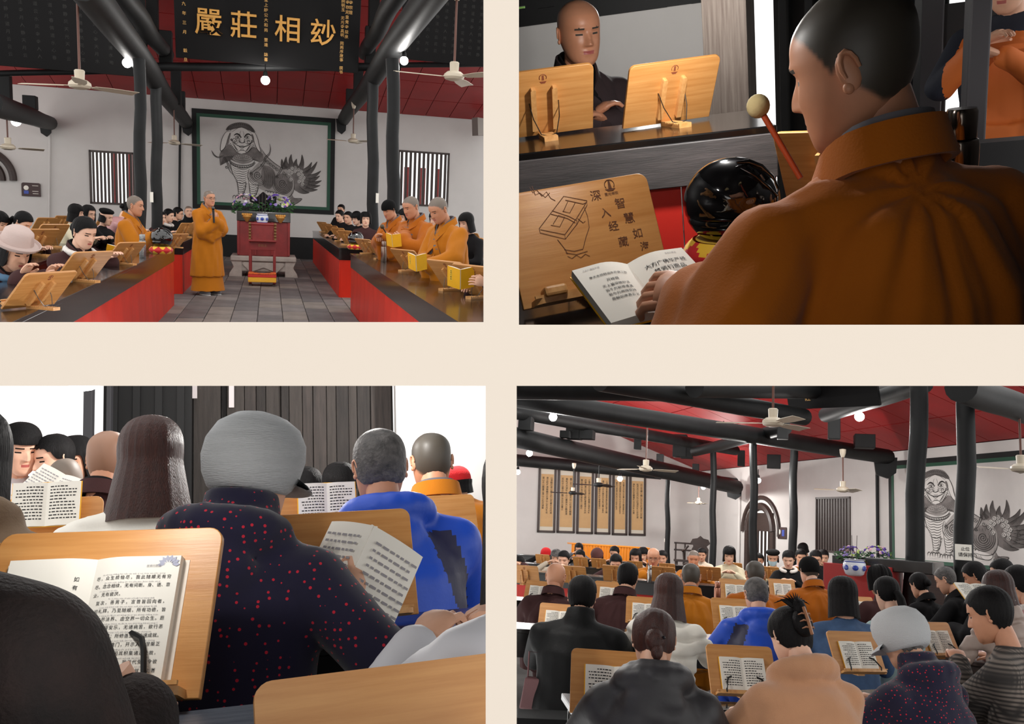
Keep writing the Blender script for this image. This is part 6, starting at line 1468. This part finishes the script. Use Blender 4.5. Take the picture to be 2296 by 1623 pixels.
# far slope behind the ridge, over the scroll wall side
# dark boards, beams, struts
M_bm = M_blackwood
def bm4(name, u0, v0, Y0, u1, v1, Y1, r0, r1): return log_beam(name, '', R.at(u0, v0, Y0), R.at(u1, v1, Y1), r0, r1)
bm4('beam_1', 1100, 882, 12.2, 1990, 1024, 22.0, .15, .17); bm4('beam_2', 1100, 968, 15.2, 1652, 1092, 29, .19, .22); bm4('beam_3', 1100, 915, 15, 1650, 1010, 25, .13, .13); bm4('beam_4', 1100, 1026, 28, 1480, 1062, 31, .2, .2)
bm4('beam_5', 1560, 868, 10, 2000, 880, 16, .12, .12); bm4('beam_6', 1850, 930, 16, 2075, 860, 12, .13, .12); bm4('beam_7', 2150, 868, 10, 2320, 925, 13, .16, .18); bm4('beam_8', 1100, 862, 9, 1560, 872, 11, .16, .16); bm4('beam_9', 1350, 852, 9, 1800, 935, 13, .12, .12); bm4('beam_10', 1560, 1012, 22, 1760, 960, 17, .12, .12); bm4('beam_11', 1470, 1060, 29, 1660, 1085, 30.5, .17, .17)
for u, v0, v1, Y, wd in ((1288, 945, 985, 18, .3), (1316, 965, 985, 18, .3), (1268, 966, 982, 17.6, .2), (1180, 935, 965, 16, .25), (1430, 968, 1008, 21, .16), (1525, 975, 1025, 23, .34), (1540, 1000, 1028, 23, .3), (1432, 1030, 1045, 29, 1.0), (1366, 1035, 1042, 29, .5), (1662, 1010, 1045, 26, .2), (1870, 920, 985, 18, .22), (1938, 975, 1005, 20, .4), (1735, 1020, 1050, 24, .34), (1480, 1018, 1050, 26, .2), (1560, 1040, 1068, 28, .2), (1755, 950, 985, 17, .2)):
    a, b = R.at(u, v0, Y), R.at(u, v1, Y); o = MB().box((a+b)/2, (wd, wd, (a-b).length)).build('beam_strut', M_bm, None, None, False, .01); o['kind'] = 'structure'
for u, v, Y in ((1985, 1045, 22), (1646, 1100, 29.3)):
    o = MB().prism([(-.25, .2), (.25, .2), (.22, -.15), (.05, -.28), (-.2, -.2)], -.08, .08).build('beam_corbel', M_bm, None, T(R.at(u, v, Y)), False); o['kind'] = 'structure'
for i, (ub, ut, vt, Y, wpx) in enumerate(((1497, 1497, 1058, 27, 11), (1598, 1600, 1010, 22, 14), (1690, 1690, 962, 18, 17), (1777, 1780, 985, 20, 17), (2036, 2062, 840, 11.5, 36), (2150, 2168, 840, 11.5, 36))):
    a = R.at(ut, vt, Y); b = V((R.at(ub, 1300, Y).x, Y, 0)); r = wpx/2*Y/2000; P = [b.lerp(a, k/10)+V((.014*math.sin(k*1.5+i*2), 0, 0)) for k in range(11)]
    o = MB().tube(P, [r*(1.06-.01*k) for k in range(11)], 18).build('column_%d' % (i+1), M_bm); o['kind'] = 'structure'
# scrolls
for i, (u0, u1, v0, v1) in enumerate(((1203, 1243, 1046, 1193), (1247, 1287, 1049, 1194), (1291, 1328, 1052, 1196), (1332, 1367, 1055, 1197), (1371, 1405, 1059, 1199), (1409, 1446, 1063, 1200))):
    f0 = (u0-1040)/(1567-1040); Yw = None
    r0 = R.ray(u0, 1207); 
    def onw(u): 
        r = R.ray(u, 1207); t = (P0.y*r.x-P0.x*r.y)/(d1.x*r.y-d1.y*r.x); return P0+d1*t
    a, b = onw(u0), onw(u1); uw = (b-a).normalized(); nw = V((uw.y, -uw.x, 0)); W = (b-a).length
    zt_, zb_ = R.at(u0, v0, a.y).z, R.at(u0, v1, a.y).z; m = Matrix((uw, -nw, V((0, 0, 1)))).transposed().to_4x4(); m.translation = V((a.x, a.y, zb_))+nw*.04
    sc4 = thing('framed_scroll', ('first', 'second', 'third', 'fourth', 'fifth', 'sixth')[i]+' from left of six tall framed calligraphy scrolls', 'scroll', m, 'six framed calligraphy scrolls'); H_ = zt_-zb_
    g = MB(); 
    for x in (.035, W-.035): g.box((x, 0, H_/2), (.07, .07, H_))
    for z in (.035, H_-.035): g.box((W/2, 0, z), (W, .07, .07))
    g.build('frame', M_darkbrown, sc4, None, False); MB().box((W/2, .01, H_/2), (W-.1, .02, H_-.1)).build('mount', mat('cream_mount', (206, 200, 184), .5), sc4, None, False)
    MB().box((W/2, -.004, H_*.49), (W*.7, .012, H_*.8)).build('paper', mat('aged_paper', (196, 158, 108), .6, var=.06, vscale=3), sc4, None, False)
    g = MB(); 
    for c in range(3): column_text(g, ''.join(random.choice('风月山水花云江天心道春秋書墨清泉石竹雲鶴') for _ in range(16-2*(c == 0))), W*(.27+.23*c), H_*.83, W*.13, .97, -.012)
    g.build('brush_writing', M_ink, sc4, None, False, kind='stuff')
# lamps and fans
for px, py, Y, r, lb in ((1240, 935, 14, 9.5, 'brightest bulb at the upper left under the long beam'), (1622, 975, 18, 8.5, 'bulb beside the middle column, right of the near fan'), (1187, 1016, 20, 7.5, 'bulb at the left above the first scroll'), (1927, 934, 15, 10, 'bulb below the plaque beam, right of the near fan'), (1390, 1073, 27, 6, 'bulb hanging in front of the fifth scroll'), (1474, 1051, 24, 6, 'bulb above the last scroll, under the second beam'), (1577, 1092, 28, 5, 'bulb by the far white corner'), (1700, 1077, 20, 6, 'bulb in front of the column beside the arch'), (1161, 1058, 24, 6, 'bulb cut by the left edge of the scroll wall')):
    bulb(lb, R.at(px, py, Y), r*Y/2000, energy=190, group='bare bulbs under the hall beams')
F4 = 'ceiling fans of the full hall'
fan('largest ceiling fan, near, in front of the plaque', R.at(1733, 949, 10.5), .63, .75, 85, F4); fan('ceiling fan hanging over the last two scrolls', R.at(1448, 1052, 16), .6, .95, 60, F4); fan('dark ceiling fan in front of the fourth scroll', R.at(1342, 1088, 21), .6, .8, 95, F4, mt=M_blackwood); fan('small dark fan in front of the second scroll', R.at(1284, 1106, 25), .6, .8, 100, F4, mt=M_blackwood)
fan('ceiling fan over the barred window, before the white wall', R.at(1890, 1099, 18), .52, .72, 88, F4); fan('ceiling fan at the right edge over the lion tail', R.at(2290, 1052, 12), .5, .78, 100, F4); fan('tiny wall fan in the far white corner', R.at(1566, 1128, 29), .35, .8, 80, F4)
# plaque above
pq = thing('plaque', 'black plaque seen from the side with a few gilt characters', 'plaque', T(R.at(1868, 905, 13), rz=-28, rx=20)); MB().box((0, 0, .5), (1.3, .06, 1.1)).build('board', mat('plaque_black', (15, 14, 15), .45), pq, None, False)
for x, z in ((-.32, .25), (-.2, .22), (.28, .24), (-.38, .08), (-.34, -.0), (.32, .18)): t = text_mb(random.choice('嚴莊相月年'), .09, 0, 2, .01); t.xf(T(x, -.035, z+.1)); t.build('gilt_character', M_goldflat, pq, None, False)
# orange draped table and carved chairs at the back
a, b = R.at(1280, 1250, 27), R.at(1456, 1250, 28); dt = thing('draped_table', 'far table hung with a pleated orange silk cloth under the scrolls', 'table', T((a+b)/2, rz=math.degrees(math.atan2((b-a).y, (b-a).x)))); dt.matrix_world = ROOM.M @ T((a.x+b.x)/2, (a.y+b.y)/2, 0, rz=math.degrees(math.atan2((b-a).y, (b-a).x)))
W = (b-a).length; zt4 = R.at(1360, 1222, 27.5).z
MB().box((0, .3, zt4-.02), (W, .7, .04)).build('tabletop', mat('orange_silk', (222, 132, 20), .5, bump=.2, bscale=20), dt, None, False, .01)
g = MB(); n = 90; out = [(-W/2+W*i/n, .03*math.sin(i*1.9)) for i in range(n+1)]; g.add([(x, y-.04, 0.05) for x, y in out]+[(x, y*.3-.04, zt4-.02) for x, y in out], [(i, i+1, n+2+i, n+1+i) for i in range(n)]); g.build('pleated_cloth', MATS['orange_silk'], dt, angle=80)
def arm_chair(lb, p, rz, s):
    r_ = thing('carved_armchair', lb, 'chair', T(V(p), rz=rz) @ Matrix.Scale(s, 4))
    MB().box((0, 0, .48), (.62, .5, .05)).build('seat', M_darkbrown, r_, None, False, .008)
    for sx in (-1, 1):
        for sy in (-1, 1): MB().box((sx*.27, sy*.21, .23), (.05, .05, .46)).build('leg', M_darkbrown, r_, None, False)
        MB().tube([(sx*.28, -.22, .5), (sx*.3, -.22, .72), (sx*.33, -.1, .74), (sx*.3, .22, .78), (sx*.24, .23, .86)], .022, 6).build('armrest', M_darkbrown, r_)
    MB().prism([(-.16, 0), (.16, 0), (.17, .3), (.13, .36), (.2, .42), (.16, .5), (.06, .52), (.0, .57), (-.06, .52), (-.16, .5), (-.2, .42), (-.13, .36), (-.17, .3)], .2, .24).build('back_splat', M_darkbrown, r_, T(0, 0, .5))
    MB().box((0, -.2, .3), (.5, .03, .1)).build('apron', M_darkbrown, r_, None, False); return r_
arm_chair('dark carved armchair in front of the lion, between the two big columns', V((at4(2098, 13.5).x, 13.5, 0)), 150, 1.28); arm_chair('ornate black carved chair at the far white wall', V((at4(1568, 27).x, 27, 0)), 190, 1.4)
cs4 = thing('carved_settee', 'low black carved bench beside the ornate far chair', 'bench', T(at4(1546, 27).x, 27.2, 0, rz=8)); MB().box((0, 0, .75), (.9, .4, .06)).build('seat', M_darkbrown, cs4, None, False)
for x in (-.38, .38): MB().box((x, 0, .36), (.08, .3, .72)).build('leg', M_darkbrown, cs4, None, False)
for z in (1.05, 1.25): MB().box((0, .18, z), (.9, .04, .05)).build('rail', M_darkbrown, cs4, None, False)
for x in (-.4, -.13, .13, .4): MB().box((x, .18, 1.02), (.05, .04, .5)).build('baluster', M_darkbrown, cs4, None, False)
# altar corner
al4 = thing('altar', 'red altar with a black top at the middle of the hall, right of the readers', 'altar', T(at4(1935, 11.5).x, 11.5, 0, rz=-20)); h4 = R.at(1950, 1268, 11.3).z
MB().box((0, 0, h4/2), (.75, .6, h4)).build('body', mat('altar_bright', (170, 40, 38), .5), al4, None, False, .01); MB().box((.25, .1, h4+.02), (1.1, .62, .14)).build('top_band', M_black, al4, None, False, .01); MB().ell((.02, -.34, h4-.0), (.06, .03, .06), 10).build('gilt_boss', M_gold, al4)
ip = thing('incense_pot', 'blue and white porcelain pot below the flowers in the full hall', 'pot', T(R.at(1916, 1291, 11.0))); MB().lathe([(.07, 0), (.1, .02), (.125, .09), (.12, .14), (.1, .17), (.12, .185), (.1, .18)], 24).build('porcelain', MATS['porcelain'], ip)
g = MB()
for j in range(7): g.ell((.122*math.sin(j*.9), -.122*math.cos(j*.9), .09), (.034, .006, .03), 8, 0, Matrix.Rotation(j*.9, 3, 'Z'))
g.tube([(.112*math.cos(t*pi/12), .112*math.sin(t*pi/12), .155) for t in range(25)], .006, 4); g.build('cobalt_pattern', MATS['cobalt'], ip)
for dx in (-.02, .02): MB().tube([(dx, 0, .15), (dx*1.4, 0, .45)], .003, 4).build('incense_stick', M_darkbrown, ip)
flower_spray('purple and pink flower spray by the barred window, above the blue pot', R.at(1907, 1260, 11.3), .3, .2, 11); flower_spray('purple and white flower spray beside the big columns', R.at(1965, 1260, 11.6), .36, .2, 12)
o = MB().box((0, 0, 0), (.02, .012, .1)).build('paper_notice', M_paper, None, T(R.at(1490, 1211, 26.7)), False); tag(o, 'tiny pale notice on the thin far column', 'notice')
nt4 = thing('paper_notice', 'white printed notice pasted on the right big column', 'notice', T(R.at(2160, 1238, 11.28), rz=-4)); MB().box((0, 0, 0), (.17, .006, .175)).build('sheet', M_paper, nt4, None, False)
for tx, z, sz in (('止位', .035, .045), ('请保持', -.03, .05)): t = text_mb(tx, sz, 0, 1, .01); t.xf(T(.02, -.005, z)); t.build('printed_words', M_ink, nt4, None, False)
# tables
def tb4(lb, u0, u1, Y0, Y1, dp=.45, z=TZ4, ap=.1, m=M_black): a, b = at4(u0, Y0), at4(u1, Y1); return leg_table(lb, (a.x, a.y), (b.x, b.y), dp, z, ap, m)
tb4('black front-row table under the camel coat reader', 1290, 1760, 4.2, 4.55, .42, ap=.22); tb4('black front-row table under the plaid jacket reader', 1800, 2330, 4.9, 6.3, .42, ap=.22)
tb4('black second-row table under the blue jacket reader', 1090, 2060, 6.9, 7.9, .45, ap=.18); tb4('black third-row table along the near side of the aisle', 1090, 1880, 9.3, 10.6, .5, ap=.16)
tb4('dark side table with stools at the right, before the plaid jacket', 2070, 2330, 8.2, 7.6, .5, .74, .06, M_darkbrown); tb4('dark far table at the right below the mural', 2010, 2330, 11, 9.8, .5)
def lq4(lb, u0, u1, Y, h=.8): 
    a, b = at4(u0, Y), at4(u1, Y); r_ = thing('long_table', lb, 'table', T((a.x+b.x)/2, Y, 0)); W = b.x-a.x
    MB().box((0, 0, h-.015), (W, .6, .03)).build('tabletop', M_black, r_, None, False, .004); MB().box((0, -.28, h-.12), (W-.04, .03, .18)).build('apron', M_black, r_, None, False)
    n = 8; me_ = MB().box((0, 0, 0), (W/n-.01, .03, h-.21)).mesh('front_panel', mat('bright_red', (206, 44, 34), .45), False)
    for i in range(n): obj('front_panel', me_, r_, T(-W/2+W*(i+.5)/n, -.26, (h-.21)/2))
lq4('red-fronted table facing the aisle, left part, before the facing readers', 1100, 1622, 14.3); lq4('red-fronted table facing the aisle, right part, beside the altar', 1660, 1880, 15.2)
tb4('dark fourth-row table behind the facing readers', 1100, 1640, 18, 18.5, .5); tb4('dark empty table far behind the facing readers', 1090, 1700, 22.5, 23, .5)
# stands with open books, seen from the readers' side
def fs4(lb, px, py, yaw, s=1.0, tilt=26, book=True, bl=None, z=TZ4):
    p = R.atz(px, py, z); r_, B = book_stand(lb, p, yaw, tilt, s=s)
    if book: open_book(bl or 'open book on the '+lb, B @ T(0, -.004, .022), s=s if False else .98)
for lb, px, py, yaw, s in (('bamboo stand left of the black hooded jacket', 1376, 1612, 14, 1.1), ('bamboo stand with a mobile phone below it, before the camel coat', 1672, 1568, 22, 1.02), ('bamboo stand before the woman in the knitted grey cap', 1935, 1516, 34, 1.05), ('bamboo stand before the plaid jacket', 2118, 1478, 40, 1.05), ('bamboo stand left of the man in the black jacket', 1250, 1424, 6, .9), ('bamboo stand left of the white padded jacket', 1445, 1402, 8, .95), ('bamboo stand before the blue jacket', 1650, 1416, 20, 1.1), ('bamboo stand between camel coat and denim jacket', 1812, 1396, 24, 1.05), ('bamboo stand before the mint sweater', 1938, 1384, 26, .9), ('bamboo stand left of the seated brown-robed man', 1368, 1362, 4, 1.05), ('bamboo stand before the middle ochre monk', 1652, 1352, 14, 1.15), ('bamboo stand between the middle and the capped monk', 1757, 1342, 16, 1.05), ('bamboo stand between the bald head and the left edge', 1205, 1352, 0, .9), ('bamboo stand before the curly-haired reader', 1925, 1338, 26, 1.0), ('bamboo stand behind the left big column', 2090, 1322, 50, 1.0)):
    fs4(lb, px, py, yaw, s)
p = R.atz(2152, 1372, .74); book_stand('empty reddish stand on the dark side table', p, -24, 22, s=1.02)
open_book('open book lying beyond the empty reddish stand', T(R.at(2200, 1345, 7.0), rz=20, rx=-55), s=1.0)
# stands of the facing rows
G4 = 'book stands of the facing rows'
WHO = {(1180, 1310): 'leftmost stand on the red-fronted table', (1287, 1309): 'stand on the red-fronted table right of the bald head', (1381, 1305): 'stand before the facing white-hooded woman', (1488, 1306): 'stand beside the pale flask on the red-fronted table', (1592, 1303): 'stand right of the seated ochre monk', (1646, 1288): 'stand before the woman in the cream coat', (1727, 1299): 'stand behind the middle ochre monk', (1787, 1297): 'stand before the woman with the fleece collar', (1853, 1296): 'stand right of the capped monk, nearest the altar'}
for (px, py), lb in WHO.items(): book_stand('back of a '+lb, R.atz(px, py, .8), 178 if px < 1600 else 170, 32, G4, s=1.05)
for px, py, lb in ((1222, 1281, 'small stand below the red hat'), (1306, 1281, 'small stand below the masked standing woman'), (1347, 1288, 'small stand under the brown knitted hat'), (1428, 1279, 'small stand left of the facing bald monk'), (1500, 1279, 'small stand right of the facing bald monk'), (1700, 1276, 'small stand behind the thin column'), (1745, 1276, 'small stand before the black beret')): book_stand('back of a '+lb, V((at4(px, 17.9).x, 17.9, .76)), 176, 34, G4, s=.88)
flask('pale steel flask on the red-fronted table', R.atz(1456, 1306, .8), .25, .034); flask('copper-toned flask right of the near ochre monk', R.atz(1608, 1356, TZ4), .26, .038, mat('copper_steel', (170, 120, 100), .3, 1))
ph4 = thing('mobile_phone', 'black mobile phone with a chrome edge on the front-row table', 'phone', T(R.atz(1628, 1588, TZ4), rz=-38)); MB().box((0, 0, .004), (.075, .15, .008)).build('chrome_edge', M_steel, ph4, None, False, .003); MB().box((0, 0, .0085), (.07, .145, .001)).build('screen', mat('phone_screen', (16, 17, 20), .08), ph4, None, False)
kb = thing('handbag', 'dusky pink handbag hanging by the left table end', 'bag', T(R.at(1196, 1590, 6.0))); MB().prism([(-.09, 0), (.1, 0), (.07, .2), (-.06, .2)], -.04, .04).build('bag_body', mat('dusky_pink', (112, 74, 76), .6), kb, None, True, .01); MB().tube([(-.05, 0, .2), (-.05, 0, .36), (.05, 0, .36), (.06, 0, .2)], .006, 6).build('strap', MATS['dusky_pink'], kb)
bench('black bench at the lower left corner of the full hall', (at4(1150, 5.4).x, 5.4), (at4(1330, 5.6).x, 5.6))
# people seen from behind
def clipper(kind):
    def f(gm, p0, nb, hc, A): pass
    return f
def B(lb, px, py, Y, yaw, g, c, hair, **k): k.setdefault('tz', TZ4); return person(lb, px, py, Y, yaw, g, c, hair, k.pop('skin', M_skin), k.pop('lean', 10), k.pop('nod', 22), **k)
r_, i4 = B('woman in a black hooded padded jacket, hair pinned low, front row', 1466, 1438, 3.75, 8, 'jacket', mat('charcoal_shell', (38, 36, 39), .55, bump=.25, bscale=20), ('tie', M_hair_br), vox=.0135, extras=('hood', 'wcollar'), bulk=1.16, s=1.0, nod=34, lean=14, fold=.008)
k = MB()
for j in range(6): k.ell((-.02+.011*j, -.115, -.03-.004*abs(j-2.5)), (.007, .007, .007), 6)
k.xf(i4['HX']); k.build('hair_clip', mat('dark_beads', (40, 40, 46), .2, .6), r_)
r_, i4 = B('woman in a camel wool coat with a brown claw clip, front row', 1775, 1428, 3.95, 34, 'coat', M_camel, ('claw', M_hair), vox=.013, hi=1, extras=('wcollar',), bulk=1.16, s=.95, nod=30, lean=12, fold=.006, skin=M_skin_pale)
k = MB()
for sx in (-1, 1):
    for t in range(3): k.tube([(sx*.002, -.136, .045-.03*t), (sx*.018, -.137, .048-.03*t), (sx*.03, -.124, .046-.03*t)], [.003, .004, .002], 5)
k.tube([(0, -.137, .075), (0, -.14, .02), (0, -.137, -.045)], .007, 6); k.xf(i4['HX']); k.build('claw_clip', mat('tortoise', (150, 104, 76), .3), r_)
B('woman in a red-dotted navy jacket and knitted grey cap, front row', 2024, 1434, 4.6, 46, 'jacket', M_dots, ('short', M_hair_gr), vox=.013, hat=('peaked', mat('pale_knit', (190, 192, 194), .95, bump=.5, bscale=90, stretch=(1, 1, 6))), extras=('turtle', 'hood'), bulk=1.18, s=1.0, nod=26, lean=16)
B('man in a grey plaid wool jacket at the right edge', 2222, 1378, 4.9, 66, 'jacket', M_plaid, ('short', M_hair), vox=.013, hi=1, extras=(), bulk=1.2, s=1.06, nod=18, lean=12, skin=M_skin_tan, arms={'Lw': R.at(2150, 1482, 5.1), 'Lc': .9})
B('man in a black jacket, second row at the left', 1305, 1338, 6.2, 4, 'jacket', M_black_c, ('short', M_hair), vox=.015, bulk=1.3, s=1.12, nod=14, extras=('turtle',))
B('woman with long auburn hair in a white padded jacket, second row', 1499, 1332, 6.4, -2, 'puffer', M_white_c, ('long', M_hair_br, -.17), vox=.015, extras=('turtle',), bulk=1.12, s=1.05, nod=10)
B('grey-haired man in a blue hooded jacket, second row', 1696, 1334, 7.1, 18, 'jacket', M_blue, ('crop', M_hair_gr), vox=.015, extras=('hood',), bulk=1.25, s=1.05, nod=18, coat_mats=[M_blue, M_navy], coat_fn=lambda c, p0, nb: ((np.abs(c[:, 0])-.2 > (c[:, 2]-nb.z+.12)*-.35-.06) & (np.abs(c[:, 0])-.2 < (c[:, 2]-nb.z+.12)*-.35+.03) & (c[:, 2] > p0.z+.05) & (c[:, 2] < nb.z-.04)).astype(int))
B('woman with a black bob in a denim jacket, second row', 1890, 1338, 6.9, 12, 'jacket', M_denim, ('bob', M_hair, -.14), vox=.015, bulk=1.08, s=1.05, nod=12)
B('woman with a long ponytail in a mint sweater, second row', 1990, 1332, 7.3, 30, 'jacket', M_mint, ('pony', M_hair), vox=.015, bulk=1.02, s=1.0, nod=20, skin=M_skin_pale)
B('bald man in a brown robe, third row at the left', 1246, 1294, 8.3, 2, 'robe', M_brown, None, stub=mat('shiny_scalp', (196, 140, 108), .4), skin=M_skin_tan, vox=.014, bulk=1.15, s=1.1, nod=14)
B('short-haired man in a brown robe, third row', 1407, 1296, 8.4, -4, 'robe', M_brown, ('short', M_hair), vox=.014, bulk=1.15, s=1.1, nod=14)
B('shaven ochre monk seen from behind, left of the blue jacket', 1549, 1294, 8.8, 6, 'robe', M_robe, None, stub=M_stub_d, skin=M_skin_tan, vox=.014, bulk=1.12, s=1.1, nod=12)
B('shaven ochre monk seen from behind, above the blue jacket', 1693, 1288, 9.2, 14, 'robe', M_robe_d, None, stub=M_stub_d, skin=M_skin_tan, vox=.014, bulk=1.12, s=1.12, nod=14)
B('ochre monk in a black cap seen from behind', 1815, 1280, 9.7, 26, 'robe', M_robe_d, None, stub=M_stub_d, skin=M_skin_pale, hat=('knit', M_blackhat), vox=.014, bulk=1.1, s=1.1, nod=14)
B('curly-haired woman in a brown robe beside the left big column', 1973, 1303, 9.3, 28, 'robe', M_brown, ('curly', M_hair), vox=.015, s=1.08, nod=16)
B('dark-robed elder bowed between the two big columns', 2122, 1300, 9.9, 62, 'robe', M_dark, ('crop', M_hair_gr), vox=.015, s=1.05, nod=26)
B('dark figure hidden against the left big column', 2062, 1312, 10.2, 40, 'robe', M_dark, ('bun', M_hair), vox=.018, s=1.0, nod=20)
B('short-haired man in a dark robe right of the notice', 2188, 1292, 9.6, 68, 'robe', M_dark, ('short', M_hair), vox=.015, s=1.1, nod=26, skin=M_skin_tan)
B('man in dark brown before the lion tail, at the right', 2248, 1284, 10.0, 80, 'robe', M_brown, ('short', M_hair), vox=.016, s=1.08, nod=16)
B('woman with a brown bob in a taupe padded jacket', 2240, 1324, 7.2, 26, 'puffer', M_greyp, ('bob', M_hair_br, -.12), vox=.013, extras=('turtle',), s=1.05, nod=16)
B('person in a pink padded jacket with fur collar at the right edge', 2286, 1310, 7.6, 50, 'puffer', M_pinkp, ('bun', M_hair), vox=.014, extras=('fleece',), s=1.1, nod=18)
# people facing
def Fc(lb, px, py, Y, yaw, c, hair, **k): k.setdefault('tz', .8); k.setdefault('vox', .024); k.setdefault('s', 1.12); return person(lb, px, py, Y, yaw, k.pop('g', 'coat'), c, hair, k.pop('skin', M_skin), 8, k.pop('nod', 18), **k)
Fc('woman in brown robe cut by the left edge, facing', 1164, 1264, 15.1, 178, M_brown, ('bun', M_hair), g='robe')
Fc('smiling woman in a beige jacket behind the bald head', 1264, 1254, 15.4, 178, mat('beige_wool', (190, 176, 158), .9), ('tie', M_hair), skin=M_skin_pale, s=1.2)
Fc('grey-haired woman in beige, between red hat and smiling woman', 1247, 1249, 17, 184, mat('beige_wool', (190, 176, 158), .9), ('bob', M_hair_gr, -.08))
Fc('person in a bright red knitted hat and black coat', 1224, 1245, 19.4, 176, M_dark, ('bob', M_hair, -.06), hat=('knit', M_redhat), s=1.3)
Fc('masked woman in grey standing at the orange draped table', 1298, 1231, 23.5, 180, M_grey_c, ('long', M_hair, -.12), extras=('mask',), s=1.2)
Fc('woman in black below the masked woman', 1301, 1248, 19.3, 178, M_dark, ('tie', M_hair), s=1.2); Fc('woman in a brown knitted hat and black padded coat', 1339, 1250, 18.9, 178, M_black_c, ('bob', M_hair, -.06), hat=('beanie', M_brownhat), s=1.35, nod=24)
Fc('dark-haired woman before the orange cloth', 1378, 1240, 19.5, 172, M_dark, ('tie', M_hair), s=1.2); Fc('facing woman in brown robe with a white fleece hood', 1381, 1262, 15.3, 186, M_brown, ('bun', M_hair), extras=('fleece',), g='robe', nod=28, s=1.2, skin=M_skin_pale)
Fc('woman with parted long hair in pale grey, left of the bald monk', 1425, 1249, 18.8, 178, M_greyp, ('long', M_hair, -.12), s=1.3, nod=22); Fc('woman with centre-parted hair behind the bald monk', 1442, 1243, 20, 180, M_dark, ('bob', M_hair, -.08), s=1.2)
Fc('bald bespectacled monk in ochre robe, facing', 1465, 1249, 15.2, 186, M_robe, None, stub=mat('shiny_scalp', (196, 140, 108), .4), g='robe', extras=('glasses',), s=1.26, skin=M_skin_tan, bulk=1.1); Fc('short-haired youth in grey right of the bald monk', 1485, 1250, 18.6, 178, M_grey_c, ('short', M_hair), s=1.15)
Fc('shaven monk in ochre robe, facing, right of the near monk', 1555, 1252, 15.6, 188, M_robe, None, stub=M_stub, g='robe', s=1.15, skin=M_skin_tan); Fc('person in pale shirt behind the facing shaven monk', 1574, 1243, 20, 180, mat('beige_wool', (190, 176, 158), .9), ('tie', M_hair), s=1.1)
Fc('woman in a cream coat, alone between two columns', 1635, 1244, 18.2, 182, M_creamc, ('bob', M_hair, -.1), s=1.3, nod=22, skin=M_skin_pale); Fc('woman half hidden behind the middle monk', 1701, 1256, 19, 178, M_dark, ('bun', M_hair), s=1.15)
Fc('woman in a black beret and pale blue mask', 1733, 1251, 18.6, 176, M_creamc, ('bob', M_hair, -.06), hat=('beret', M_blackhat), extras=('mask',), s=1.2); Fc('woman in a dark coat with white fleece collar, facing', 1768, 1253, 16.6, 176, M_dark, ('bun', M_hair), extras=('fleece',), s=1.2, nod=26, skin=M_skin_pale)
Fc('woman in pink with a scarf, beside the column', 1796, 1248, 19, 186, M_pinkp, ('tie', M_hair), s=1.2); Fc('woman standing in tan against the white wall', 1801, 1232, 23, 120, M_camel, ('bob', M_hair, -.07), s=1.2)
Fc('bespectacled short-haired person in black, right of the capped monk', 1829, 1253, 17.4, 178, M_dark, ('short', M_hair), extras=('glasses',), s=1.25); Fc('short-haired person in black beside the bespectacled one', 1846, 1249, 18.6, 184, M_dark, ('short', M_hair), s=1.15); Fc('elder in black next to the flower spray', 1886, 1258, 16.8, 168, M_dark, ('crop', M_hair_gr), s=1.15)
clip_room(before, [('y', 797, 1), ('x', 1124, -1)])
bpy.data.scenes.remove(TS)
